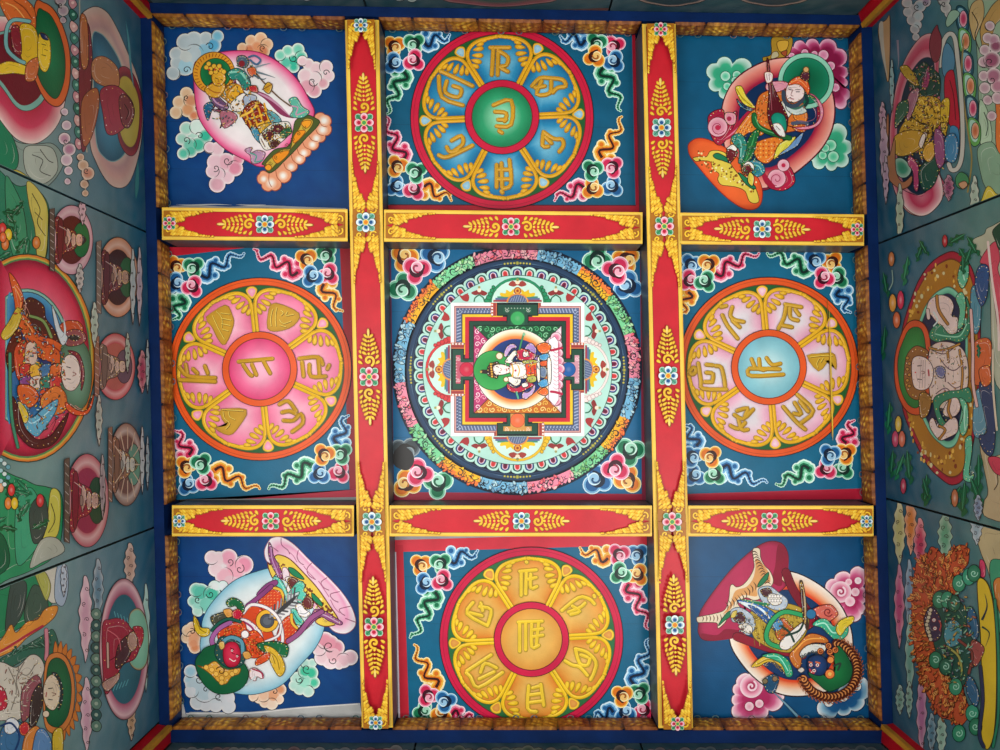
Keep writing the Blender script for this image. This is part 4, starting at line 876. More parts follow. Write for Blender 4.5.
lo.P([210,340,250,325,330,370,340,400,280,380,230,365], '1c7a50'); lo.P([400,470,450,500,530,580,500,590,440,540], '1c7a50')
fg = th.part('painted_figure'); f = fg.fr(*F3)
f.P([155,355,175,330,205,325,215,350,250,330,240,380,200,440,170,420], 'a81c3c'); f.D(188, 382, 32, ['f0b8c0', 'e08ca0', 'e8a0b0'], o='7c1c34'); f.spiral(188, 384, 24, 'a82c4c', .8, 30); f.D(188, 384, 9, 'c8284c'); f.P([215,335,245,340,245,370,225,375,210,355], 'e898a8'); f.D(225, 355, 8, 'b02848')
f.L([200,430,240,400,290,340,330,300], 7, 'b01c3c', 2); f.L([205,425,250,390,310,325], 1.6, 'e07c90', 2)
f.P([385,540,420,510,440,560,400,590,350,575], 'b81c40'); f.D(380, 550, 30, ['f0b8c0', 'e08ca0', 'e8a0b0'], o='7c1c34'); f.spiral(380, 552, 22, 'a82c4c', .8, 90); f.D(402, 507, 20, ['f0c0c8', 'e090a4'], o='7c1c34'); f.D(402, 507, 7, 'c8284c'); f.L([330,520,350,560,380,585], 6, 'a81838', 2)
f.P([245,255,265,250,280,280,300,305,310,320,285,315,262,295], 'e8d040', '5c4a14'); f.L([250,260,270,290,300,315], 1, 'a88c1c'); f.P([250,290,275,320,305,325,290,330,260,315], '3c7c9c')
f.P([300,330,335,320,350,370,330,410,290,400,240,440,230,425,265,370], 'e8842c', '6c2c14'); f.P([320,430,375,415,400,425,380,470,350,500,320,490,305,460], 'e87c28', '6c2c14')
for k in range(40):
    a, c = k % 8, k//8; f.D(262+a*10-c*6, 395-a*8+c*10-4, 3, 'f4b85c' if k % 2 else 'b8481c')
    if k < 32: f.D(318+a*9, 432+(k//8)*14+(a % 2)*6, 3, 'f4b85c' if k % 2 else 'b8481c')
f.P([300,400,325,390,315,430,300,480,275,510,262,500,275,450], '1c6c38', '0c3018'); f.L([310,400,295,450,275,500], 1.2, '4ca860', 2)
f.P([232,415,262,405,282,440,270,490,255,500,258,460,240,440], '2c8474', '0c3c3c'); f.L([240,420,262,430,262,480], 1, '8cd0c0'); f.P([280,500,310,490,335,505,340,530,315,545,290,520], '2c8494', '0c3c3c'); f.L([290,505,320,510,330,530], 1, '8cd0c0')
f.P([215,465,232,452,250,465,245,480,225,500], '6c1c24'); f.P([215,455,235,440,250,452,245,462,228,455], 'f0ece4'); f.P([265,515,285,505,300,520,290,540,270,535], '6c1c24'); f.P([268,510,285,495,303,505,305,525,298,520,288,505], 'f0ece4'); f.P([290,530,305,545,300,575,285,560], 'e0cc48')
f.P([375,480,385,455,420,440,465,400,450,440,420,460,390,475], '6c94c0'); f.P([370,488,380,450,400,430,440,415,420,445,395,465], 'e0d44c', '5c4a14')
f.P([320,285,350,265,400,260,460,300,475,340,470,380,420,400,360,400,320,370,310,330], 'd8702c', '5c2014'); f.P([395,300,430,310,465,325,460,345,430,340,410,360,395,340], 'ece4d8'); f.P([435,340,475,335,475,365,440,360], 'e07c2c', '5c2014'); f.L([430,372,455,368,478,372], 3.6, '4c5468'); f.P([430,380,465,375,478,385,465,400,440,395], 'c85a28', '5c2014')
f.P([405,375,440,385,500,375,520,340,505,290,480,275,500,280,525,310,530,345,510,380,460,392], 'e48ca4', '7c1c34'); f.P([350,240,400,235,420,250,380,270,345,262], 'e898a8', '7c1c34')
brocade(f, [320,290,355,285,352,370,330,400,305,360], ['f4b85c','b8481c','f4b85c','7c2c14'], 40, 2, 1, '5c2010', 2)
brocade(f, [225,420,262,410,300,420,310,500,330,530,280,540,250,490], ['2c8474','8cd0c0','1c6c38','1c4c54','4ca860'], 44, 2.4, 1, '0c2c2c', 4)
f.L([305,345,310,375,350,400,420,420], 4.4, '1c6430', 0, '0c3018'); f.L([308,350,325,385,370,405], 1, '5cac6c')
f.P([346,170,352,168,362,235,385,290,405,330,415,360,405,410,385,415,360,390,348,340,352,270], '5c1420', '2c0810'); f.L([350,175,357,250,362,330], .8, '9c4c54'); f.P([360,355,375,338,400,345,410,372,405,400,375,392], [(0, '148068'), (1, '1c9c80')], '0c3c34'); f.P([365,378,385,372,400,390,405,415,385,410], 'f0ece4', '6c4c4c'); f.L([375,380,390,395], .6, '6c4c4c')
f.P([338,210,352,205,365,212,362,235,345,240], 'f0dcd8', '7c2c2c'); f.L([345,212,347,232], .5, '7c2c2c'); f.L([353,210,354,232], .5, '7c2c2c')
f.P([405,300,430,320,460,318,475,335,440,345,412,330], 'c8d4cc', '3c4c4c'); f.L([402,285,412,312,440,325,470,310], 2.2, '3c6c5c'); f.L([400,270,402,295,418,315,445,312,465,290], 4, '3c4858')
f.P([408,262,420,245,445,243,466,262,465,285,448,300,425,305,410,290], 'f4dcd8', '5c2c2c'); f.L([416,262,427,264], .8, 'K'); f.L([440,270,453,270], .8, 'K'); f.L([430,262,424,280,432,284], .6, '8c4c44'); f.L([422,292,434,294], .9, '9c2c34'); f.L([413,258,425,257], .6, '3c2424'); f.L([438,263,455,263], .6, '3c2424'); f.L([425,287,415,292], .7, '2c2020'); f.L([420,303,432,306], 1.4, '2c2828')
f.P([415,248,425,232,450,220,475,232,485,260,478,280,468,262,445,245], 'e4602c', '6c1c14'); f.P([455,225,462,205,482,205,480,235], '5c2838'); f.D(473, 198, 9, 'e0b070', o='7c4414'); f.L([425,240,450,232,475,255], .8, 'f4a060'); f.L([470,280,478,300,470,315], 3, '1c3c38')
th.build()
# ---- lower left: red-faced lion-like guardian lying head down left
th, b, q = ceiling_board(0, 2, 'ceiling board of a red-faced armoured figure with a green halo and white aureole', '0b3d78')
b.Q([176, 722, 190, 712, 250, 712, 300, 707, 360, 703, 362, 740, 176, 740], 'b8b8b4')
b.L([186, 713.5, 250, 713, 300, 708, 358, 704], 1, 'e0dcd8', 0); b.Q([176, 700, 184, 706, 186, 716, 176, 718], 'c8c4c0')
F4 = (160, 520, 3.5714); F4a = (180, 535, 7.5); F4b = (260, 530, 7.5); F4c = (180, 620, 7.5); F4d = (260, 610, 7.5)
puffs(th, F4, ([(185, 135, 26), (210, 140, 28), (245, 135, 32, 'f0a4b8'), (300, 160, 34, 'e890a8'), (270, 175, 40, 'f0a8b8'), (200, 175, 28), (230, 200, 34, 'f0b4c0'), (250, 220, 34, 'e8c0c8'), (220, 230, 22, 'e8ecec')], 'f0e4e4', 'f0d0d4', [(285, 175, 18, 300, 1), (250, 150, 14, 90, -1)]),
 ([(130, 250, 26, '6cc8b0'), (120, 290, 22, '8ccfbc'), (145, 260, 34, '5cc0a8'), (185, 265, 32, '4cbca0'), (140, 300, 30, '9cd8c8'), (165, 300, 34, '7cccb8'), (135, 325, 20), (195, 238, 22, 'e4e8e4'), (225, 235, 18, 'e8ecec')], 'd8ece4', 'b4dccc', [(180, 265, 15, 180, -1), (135, 285, 12, 60, 1)]),
 ([(100, 395, 22), (115, 385, 22), (95, 420, 20), (120, 420, 28, 'e4a47c'), (125, 455, 22, 'dc8c60'), (120, 440, 24, 'e09870')], 'f0dcc4', 'e8c09c', [(115, 398, 12, 240, 1)]),
 ([(110, 540, 24, '9cc4d4'), (105, 570, 20, 'a8c8d4'), (120, 585, 30, 'b4c8d0'), (115, 610, 26), (135, 650, 28, 'c4ccd0'), (165, 655, 28), (200, 660, 26), (245, 665, 26), (240, 635, 28, 'd4d4d8'), (160, 610, 44, 'b4c8d0'), (200, 625, 40, 'ccd4d8'), (230, 650, 24)], 'dcdcdc', 'd0d4d8', [(140, 570, 15, 0, 1), (165, 605, 13, 0, -1), (210, 630, 14, 60, 1)]),
 ([(335, 630, 18), (355, 635, 20), (375, 650, 20), (400, 655, 22, 'f0d4bc'), (430, 605, 22, 'dc9468'), (405, 625, 28, 'e4a47c'), (370, 625, 26, 'ecc0a0'), (425, 640, 18)], 'f4e4d0', 'f0ccb0', [(410, 612, 12, 240, 1)]),
 ([(490, 565, 24), (480, 590, 20), (500, 600, 24), (530, 610, 22), (540, 545, 26, '3cbc94'), (550, 580, 22, '4cc49c'), (520, 540, 28, '4cc49c'), (515, 575, 32, '9cdcc4'), (500, 505, 16), (520, 512, 18), (545, 510, 16)], 'e0ece0', 'b4dccc', [(525, 530, 18, 60, 1), (500, 570, 14, 200, -1)]),
 ([(590, 430, 32, 'e494a4'), (630, 455, 30, 'dc8c9c'), (680, 490, 28, 'dcb0b8'), (655, 500, 28, 'e4b8c0'), (610, 500, 32, 'f0d0d4'), (580, 490, 28), (570, 460, 26), (620, 480, 36, 'e8b4bc'), (640, 515, 18), (610, 440, 30, 'e494a4')], 'f0e4e4', 'ecc8cc', [(605, 450, 22, 60, 1), (620, 500, 16, 200, -1)]))
au = th.part('aureole'); au.fr(*F4)
au.P([150,400,155,350,190,290,260,220,340,185,420,170,520,200,580,280,590,370,560,450,500,520,440,585,370,615,300,622,230,600,170,530,145,460], [(0, '7cb8cc'), (.08, 'a8d0dc'), (.25, 'd8e4e4'), (.5, 'ece8e4'), (1, 'eeebe6')], '2c4c5c')
sp = th.part('lotus_throne'); sp.fr(*F4b)
sp.P([65,85,100,55,170,55,260,110,380,230,520,360,620,470,690,580,720,680,700,740,640,775,560,760,500,700,380,560,250,380,150,260,60,240,35,160], [(0, 'f4f0ee'), (.06, 'f4dce2'), (.18, 'ec9cbc'), (.3, 'f0b8cc'), (1, 'f4d0dc')], '9c5c74')
for p_ in ([160,60,165,110,210,150,225,180], [290,150,280,200,300,240,330,260], [390,245,355,290,370,340,420,370], [505,355,460,390,480,430,520,450], [600,460,530,480,550,520,590,540], [680,570,600,590,610,620,640,640], [100,130,140,160], [720,690,640,660]): sp.L(p_, .9, '9c5470')
for p_ in ([215,160,250,190,280,240], [330,270,370,320,410,360], [440,380,480,440,520,500], [530,520,560,580,600,620]): sp.L(p_, .8, 'c06c90')
sp.P([60,240,80,260,110,200,150,185,230,220,330,320,430,430,520,560,590,670,560,710,480,720,420,690,440,660,500,640,460,590,350,480,240,380,130,330,100,360,70,300], 'ecc84c', '6c2c20', 1.1)
rn = random.Random(9)
for k in range(70):
    t = rn.random(); x = 90+t*470; y = 200+t*440+rn.uniform(-30, 90)*(1 if t < .85 else .4); sp.D(x, y, rn.uniform(6, 13), '7c3c1c' if k % 3 else 'f4e8a8')
sp.P([215,280,260,290,320,345,330,370,270,350,230,320], '1c8454'); sp.P([390,470,430,500,470,550,460,570,400,520], '1c8454')
fg = th.part('painted_figure'); f = fg.fr(*F4b)
f.P([70,90,95,130,105,190,150,270,170,340,150,370,120,320,85,250,65,170], '8c4078', '3c1434'); f.L([85,130,95,220,140,330], 1.2, 'c08cb4'); f.P([380,640,420,590,500,610,560,650,620,690,600,710,520,680,450,650,350,740,300,770,290,740], '9c5484', '3c1434'); f.L([300,750,400,650,470,630,590,690], 1.2, 'd0a4c4')
f.P([170,290,200,280,225,330,215,370,180,370], 'f0d8e0', '7c3c5c'); f.P([190,360,230,345,290,370,300,400,260,450,230,470,200,450,210,400], 'f0e4e0', '5c3c3c'); f.P([215,360,260,355,290,385,270,420,235,440,215,400], '6c2c2c', '2c1014')
f.P([330,500,370,495,400,530,395,580,350,590,320,560], '6c2c2c', '2c1014'); f.P([270,560,310,550,340,590,380,620,350,650,300,640,280,600], 'f4ecec', '5c3c3c'); f.L([300,620,340,625,375,600], .8, '8c8c94')
f.P([110,345,160,370,200,440,215,500,190,540,170,470,130,420,100,390], '5cc8b0', '1c4c44'); f.P([270,400,310,380,340,410,330,450,350,480,310,540,280,520,300,460,240,480,220,470], '5cc8b0', '1c4c44'); f.P([235,600,270,590,300,640,330,680,310,710,260,690], '5cc8b0', '1c4c44'); f.L([250,610,280,660,310,690], 1, '1c6c5c'); f.L([150,380,190,450,195,510], 1, 'a8e4d4')
f.P([0,490,50,440,110,420,160,460,190,520,150,580,80,600,0,600], 'd84420', '6c1c14'); f.P([160,700,200,650,240,640,270,700,280,760,230,840,160,860,130,790], 'd84420', '6c1c14')
for k in range(34): f.L([10+(k % 6)*24, 470+(k//6)*22, 22+(k % 6)*24, 462+(k//6)*22], .7, 'f08c4c')
for k in range(20): f.L([165+(k % 4)*26, 690+(k//4)*30, 177+(k % 4)*26, 682+(k//4)*30], .7, 'f08c4c')
f.L([105,430,160,450,185,520,180,560], 2.4, 'ecb83c', 0, '6c3c10'); f.L([240,630,245,690,280,730], 2.4, 'ecb83c', 0, '6c3c10'); f.L([0,480,60,420,120,390], 5, '8c4078', 0, '3c1434')
f.fr(*F4)
f.L([315,305,360,270,400,235], 4, '8c4078', 0, '3c1434'); f.P([290,330,330,300,380,330,400,390,410,430,360,430,310,400,290,360], 'd8481f', '6c1c14'); f.D(385, 358, 40, 'ecb030', o='6c3c10'); f.D(385, 358, 25, '4c5058', o='2c2c30'); f.D(385, 358, 15, '60646c')
for k in range(16):
    t = k/15; f.L([390+t*90, 350-t*75, 408+t*90+(-1)**k*14, 335-t*75+(-1)**k*20], 1.6, ('4c484c', '8c888c', 'a8a4a4')[k % 3])
f.L([410,340,450,305,495,265], 4.5, '3c3a3c', 2)
f.L([300,330,330,300,390,315,430,360,440,430,420,435], 2.6, 'f0e8e4', 0, '7c5c6c'); f.L([435,370,425,410,370,435], 2, 'f0e8e4', 0, '7c5c6c'); f.P([290,350,320,355,360,390,370,420,350,430,330,400,300,375], 'f0e4e4', '7c5c6c'); f.L([300,360,330,380,355,420], 2, '9c3464')
f.L([460,430,500,400,540,350,580,325], 4.4, '9c5484', 0, '3c1434'); f.P([300,420,340,390,375,430,370,480,330,490,300,470], 'd8481f', '6c1c14'); f.P([240,370,300,360,310,400,270,420,230,430,210,420,215,385], 'd8481f', '6c1c14')
rn = random.Random(4)
for k in range(46): f.D(rn.uniform(235, 370), rn.uniform(375, 480), 2.2, 'f0a040' if k % 2 else '8c1c10')
brocade(f, [235,375,300,365,320,400,365,420,365,475,320,485,270,420,225,420], ['f0a040','8c1c10','e8603c','5c140c'], 120, 2, .9, '5c140c', 8)
f.L([195,450,190,420,215,385,255,362], 4, 'a8609c', 0, '4c1c44'); f.D(307, 405, 14, 'f4ece8', o='7c5c5c')
f.P([240,290,262,275,295,290,305,320,290,330,275,305,250,308], '17683c', '0c3018'); f.P([185,345,215,330,260,320,275,345,240,360,200,375], '4c4c3c', '1c1c18'); f.P([230,320,255,315,265,335,245,345], 'e8a04c', '6c3c14'); f.P([262,325,285,315,300,335,280,355,265,345], 'c81c3c', '5c0c1c'); f.L([190,390,215,365,250,350,290,360], 2.4, '1c5c4c', 0, '0c2c24')
f.P([125,340,140,355,150,380,180,385,178,408,150,412,128,385], 'd8b42c', '5c4410'); f.L([132,350,148,385,170,400], .8, '8c6c14')
f.P([350,440,400,430,440,435,462,450,455,485,430,480,400,470,370,465], '17683c', '0c3018'); f.P([375,445,410,455,440,490,450,530,430,555,405,520,390,480], 'dcb034', '5c4410'); f.L([395,465,420,490,430,530], .8, '8c6c14'); f.L([405,480,415,510], .8, '8c6c14'); f.P([365,480,395,470,390,495,350,515,345,500], 'dc5024', '6c1c14')
f.P([325,530,345,525,372,545,368,562,350,555,345,570,325,560], 'f0dcdc', '7c3c4c'); f.L([335,528,365,540,372,560], 1.4, 'a82848'); f.L([310,585,330,570,345,555], 1.6, 'c8d4d4')
hl = th.part('halo'); hl.fr(*F4); hl.P([150,470,170,450,230,440,280,480,318,530,315,570,290,600,245,616,200,612,160,580,135,530,133,495], [(0, '145c38'), (1, '17683c')], '0c3018')
f = hl.t.part('painted_head'); f.fr(*F4)
f.P([140,515,165,520,200,500,225,520,250,530,290,525,285,545,260,555,240,580,215,575,190,550,165,530], 'e0a43c', '7c4410')
for x, y in ((170, 522), (190, 530), (205, 545), (225, 560), (240, 545), (262, 545), (275, 535), (225, 575)): f.D(x, y, 9, 'f0bc54', o='9c5c18', w=.5)
f.spiral(222, 535, 18, '4c2c10', 1, 200, 1.1); f.P([215,420,240,412,300,430,312,470,300,510,262,525,225,510,200,470], '24504c', '0c2c2c'); f.L([235,455,232,430,260,415,295,430,300,470], 3.4, '5c98a8', 0, '1c3c4c')
f.P([230,480,232,450,250,432,278,435,292,465,290,500,275,518,250,520,235,505], [(0, 'a8102c'), (.4, 'd02848'), (1, 'dc3c58')], '4c0814')
f.L([268,455,262,470,272,474], .8, '6c0c1c'); f.D(262, 462, 4, 'f4d8d0').D(280, 482, 4, 'f4d8d0').D(262, 462, 2, 'K').D(280, 482, 2, 'K'); f.L([252,490,268,500,275,495], 1, 'f4d0c8'); f.L([255,452,268,458], .8, '4c0814'); f.L([276,475,288,480], .8, '4c0814'); f.P([215,435,232,430,235,450,222,458], 'e0b45c', '6c3c14'); f.P([300,470,320,465,330,485,310,492], 'e0a04c', '6c3c14')
th.build()
# ---- lower right: dark blue wrathful guardian on a tiger skin
th, b, q = ceiling_board(2, 2, 'ceiling board of a dark-faced guardian striding over a tiger skin with sword and mace', '0c4c78')
F5 = (680, 520, 3.261); F5a = (690, 535, 7.5); F5b = (770, 560, 7.5); F5c = (690, 625, 7.5); F5d = (770, 625, 7.5)
def rose(p, x, y, r, *s): p.D(x, y, r, ['f4dce0', 'e894ac', 'b02c58', '9c1c48']); p.spiral(x, y, r*.5, 'f4d4dc', 2, *s)
p = th.part('painted_cloud'); p.fr(*F5b); p.lobed([420,225, 480,140, 600,105, 685,55, 700,200, 700,330, 685,410, 600,455, 540,380], [(0, 'f8ece8'), (.12, 'f0b8c8'), (.3, 'd05c88'), (.5, 'b02c5c'), (1, 'a82458')], '5c1430', b=.3)
rose(p, 530, 240, 80, 300, 1.2); p.D(600, 310, 38, ['f8dce0', 'e89cb0']).D(590, 165, 26, ['f8dce0', 'e89cb0']).D(660, 155, 26, ['f8f0ee', 'f0c4d0']).D(640, 240, 32, ['f8dce0', 'e89cb0'])
p = th.part('painted_cloud'); p.fr(*F5c); p.lobed([440,365, 345,440, 335,520, 330,600, 345,700, 480,712, 590,640, 700,560, 680,500, 560,440], [(0, 'f8ece8'), (.12, 'f0b8c8'), (.3, 'd05c88'), (.5, 'b02c5c'), (1, 'a82458')], '5c1430', b=.28)
rose(p, 460, 460, 86, 300, 1.2); p.D(445, 610, 36, ['f8dce0', 'e89cb0'], o='7c1c3c').D(520, 590, 34, ['f8dce0', 'e89cb0'], o='7c1c3c')
p = th.part('painted_cloud'); p.fr(*F5d); p.lobed([380,570, 385,680, 505,660, 610,640, 710,560, 718,400, 640,440, 500,560], [(0, 'e8e8e4'), (.2, '8cb8cc'), (.4, '1c5c8c'), (1, '14487c')], '0c2444', b=.3)
for x, y in ((440, 580), (550, 540), (650, 460)): p.D(x, y, 36, 'e8e8e0', o='0c2c54').D(x+4, y, 18, 'b8c4c4').D(x+6, y+2, 8, '1c4c7c')
rg = th.part('aureole_ring'); rg.fr(*F5)
rg.P([160,390,170,270,230,200,340,165,440,200,520,270,560,360,560,450,520,540,420,573,330,570,260,530,200,470], '3c1414')
rg.P([163,390,173,272,232,203,342,168,438,202,517,271,557,360,557,450,517,538,420,570,332,567,262,528,203,468], [(0, 'f6eadc'), (.09, 'f4d4b8'), (.17, 'f09c6c'), (.24, 'e04c24'), (.27, 'd8401c'), (.2701, '0c2444'), (.3, '0e3460'), (1, '0e3c6c')], None)
st_ = th.part('crimson_cushion'); st_.fr(*F5)
st_.P([60,340,70,290,150,180,220,110,280,72,330,75,352,110,350,160,330,190,345,215,290,260,200,340,210,370,140,390,80,392,60,370], [(0, '8c1434'), (.1, 'b42450'), (1, 'b82c54')], '4c0c1c'); st_.P([320,80,350,105,352,170,335,180,330,215,300,200,310,150], '8c1030', None); st_.P([70,370,120,375,150,355,205,365,180,385,90,393], '8c1030', None)
ts = th.part('tiger_skin'); ts.fr(*F5a)
ts.P([470,110,500,95,525,110,530,170,560,230,600,270,625,340,600,390,520,400,530,470,480,490,420,470,360,510,380,560,300,600,260,660,210,700,200,660,120,655,60,655,50,620,80,610,180,590,260,560,290,480,300,390,320,370,350,390,400,370,450,310,480,240,475,180], 'ecd8b8', '4c2c1c')
ts.P([490,180,530,200,590,280,600,350,540,370,500,400,500,460,400,450,340,500,300,560,250,590,300,520,340,420,420,390,470,330,490,250], 'dc9c5c', None)
for k in range(12):
    t = k/11; x = 480+t*100; y = 130+t*230; ts.L([x-30+t*10, y+10, x, y-8, x+30, y+12], 1.1, '4c2c18', 2)
for k in range(10):
    t = k/9; x = 500-t*210; y = 400+t*150-(abs(t-.5)*40); ts.L([x-26, y-30, x-6, y, x-10, y+34], 1.1, '4c2c18', 2)
for k in range(7): x = 90+k*27; ts.L([x, 605-k*3, x+10, 625, x+2, 650], 1, '6c4430', 2)
ts.P([590,280,560,300,520,350,505,390,540,375,580,330], '1c7a4c', '0c3018'); ts.P([300,570,270,590,225,650,215,680,260,640,300,610], '1c7a4c', '0c3018')
fg = th.part('painted_figure'); f = fg.fr(*F5)
f.L([185,380,240,400,300,420,350,430,400,440], 8, '8c1028', 0, '3c0814'); f.L([345,170,370,230,410,290,440,330], 8, '7c0c24', 0, '3c0814'); f.P([400,300,430,290,440,340,400,360], '8c1028')
f.P([225,310,250,290,330,270,400,290,420,340,380,420,330,430,260,400,235,370], 'b89830', '4c3c10')
for k in range(30): f.L([240+(k % 10)*16, 300+(k//10)*40, 244+(k % 10)*16, 330+(k//10)*40], .5, 'd8b84c' if k % 2 else '7c6420')
f.P([165,295,195,285,235,310,245,345,225,375,200,360,195,335,170,330], 'b4c0cc', '3c4c5c'); f.P([175,312,200,300,215,325,205,335,180,330], '4c1c28'); f.P([190,345,215,335,235,350,230,370,205,360], 'e4dcd0', '4c3c3c'); f.P([170,300,185,295,180,315,165,318], 'e0c458', '5c4410')
f.P([255,225,290,215,320,235,350,260,340,290,300,290,265,262], 'b4c0cc', '3c4c5c'); f.P([262,228,290,222,300,242,275,250], '4c1c28'); f.P([290,240,320,245,330,270,305,278,285,262], 'e4dcd0', '4c3c3c')
for k in range(10): f.D(292+(k % 5)*9, 248+(k//5)*14, 5, 'f0e8e0', o='6c5c54', w=.4)
f.P([185,262,240,268,290,290,325,320,345,345,320,365,290,345,240,300], '2c68a8', '0c2444'); f.P([190,265,240,275,280,300,300,340,260,310,220,285], 'dce8ec', None); f.P([220,278,250,285,290,320,305,345,270,325], '1c508c', None); f.P([195,258,240,262,290,272,280,280,235,270], '1c7a4c', None)
f.L([400,310,340,298,300,325,280,370,290,400,330,415], 4, '2c9c5c', 0, '0c3c1c'); f.L([395,308,345,301,305,327,286,370,295,395], 1.2, '8cdc9c')
f.P([330,320,350,330,370,360,350,385,320,390,310,360], 'c05a24', '4c1c10'); f.P([300,340,325,325,335,345,315,360], '4c8cb8', '1c3c5c'); f.P([330,390,380,345,405,330,412,350,385,390,350,420,325,415], 'ece4dc', '4c3c3c'); f.L([345,375,385,360,400,335], 2.2, '1c3c30'); f.L([330,345,355,365,370,395], 2.2, '1c3c30'); f.L([335,400,360,385,400,350], .6, '9c8c84')
f.P([355,440,380,410,420,370,470,380,480,400,430,400,400,430,390,480,370,475], 'c8702c', '5c2014'); f.L([370,430,410,390,465,385], 1.2, 'f0a84c')
brocade(f, [235,315,300,275,400,300,412,340,370,410,320,425,250,385], ['d8b84c','7c6420','b89830','e8d07c','5c4410'], 120, 2.4, 1, '3c2c10', 9)
f.L([400,310,340,298,300,325,280,370,290,400,330,415], 4, '2c9c5c', 0, '0c3c1c'); f.P([330,390,380,345,405,330,412,350,385,390,350,420,325,415], 'ece4dc', '4c3c3c'); f.L([345,375,385,360,400,335], 2.2, '1c3c30'); f.L([330,345,355,365,370,395], 2.2, '1c3c30')
brocade(f, [180,300,235,320,235,370,195,365], ['b4c0cc','e4dcd0','4c1c28','5c8c9c'], 30, 2.2, 1, '2c2430', 3)
f.L([393,200,404,260,412,350], 3.6, '3c2c1c'); f.P([388,212,393,198,400,212,408,260,410,330,400,330,395,260], 'a88450', '2c1c10'); f.P([392,225,398,222,404,320,399,320], '3c1c1c', None)
f.P([430,295,450,280,490,275,512,300,505,315,480,330,455,318], 'd86858', '6c1c1c'); f.spiral(480, 298, 16, '7c1c24', 1.1, 30); f.D(425, 305, 16, '2c6c94', o='0c2c44')
f.P([430,340,450,322,475,322,500,345,520,330,545,345,540,375,510,392,480,370,460,350], '3cb088', '0c4434'); f.L([440,340,470,335,495,365,530,360], 1.4, 'b0ecd0'); f.P([505,355,520,325,560,312,562,330,540,350,520,375], 'e4c838', '5c4410')
f.P([230,475,265,445,310,438,345,460,360,500,345,505,320,470,285,460,255,475], 'e0b834', '5c4410'); f.P([265,440,310,432,350,455,365,500,345,508,330,470,300,452], '2ca478', '0c4434'); f.L([280,442,320,445,350,490], 1, '9ce4c8'); f.L([250,468,290,452,325,475], .8, '8c6c14')
f.L([285,545,320,575,350,605,388,645], 2.6, '6c98ac', -1, '1c3444'); f.L([385,640,392,652], 3.4, '8c4c3c'); f.P([270,520,300,500,320,515,305,560,280,555], '1c4c6c', '0c2434'); f.D(275, 523, 9, '7c6c4c', o='2c2410'); f.D(307, 515, 9, '8c6c4c', o='2c2410')
hl = th.part('halo'); hl.fr(*F5d)
for k in range(34):
    t = k/33; a = math.radians(-75+t*235); x, y = 440+205*math.cos(a)*1.02, 330+205*math.sin(a); hl.D(x, y, 36, '4c1c10').spiral(x, y, 27, 'd88c4c', 1.3, math.degrees(a)+90, 1.1)
    x, y = 440+235*math.cos(a+.04), 330+235*math.sin(a+.04); hl.spiral(x, y, 20, 'a85c30', .9, math.degrees(a), 1.1)
hl.P([500,150,540,180,590,260,610,340,580,420,500,470,430,490,360,440,280,360,340,330,420,380,480,330,470,220], [(0, '145c34'), (1, '1c7c40')], '0c2c18')
hd = th.part('painted_head'); f = hd.fr(*F5d)
f.P([215,215,240,170,290,140,350,135,410,150,400,190,340,200,290,200,240,240], 'dcdcd4', '3c3c3c')
for k in range(7): f.spiral(235+k*26, 205-abs(3-k)*-8-k*2, 14, '2c3c44', .9, 100+k*30)
for k, (x, y) in enumerate(((370, 190), (430, 150), (440, 195), (450, 240), (480, 180))): f.D(x, y, 24, 'd87c3c', o='4c1410').spiral(x, y, 15, '5c1c10', .9, k*70)
f.P([275,260,310,225,370,220,415,260,415,330,380,370,320,365,280,330], [(0, '142c54'), (.5, '1c3c6c'), (1, '24487c')], '0a1424')
for x, y in ((298, 292), (347, 293), (322, 335)): f.D(x, y, 15, 'f0dcd8', o='8c2c2c').D(x, y, 6, 'K')
f.L([315,300,325,315,312,322], 1, '0a1424'); f.L([285,270,305,275], 1.4, 'd86a34'); f.L([335,270,365,278], 1.4, 'd86a34'); f.L([290,325,300,345,320,352], 1.8, 'c83c3c'); f.D(303, 345, 4, 'f4ece4')
f.D(440, 360, 36, 'e8803c', o='5c1c10'); f.D(440, 360, 14, 'f4c060'); f.D(445, 255, 26, 'e88c44', o='5c1c10'); f.L([470,300,520,280,500,330], 2, '2c3c34'); f.P([200,330,230,310,250,330,225,350], 'dcd0c4', '4c3c3c')
th.build()
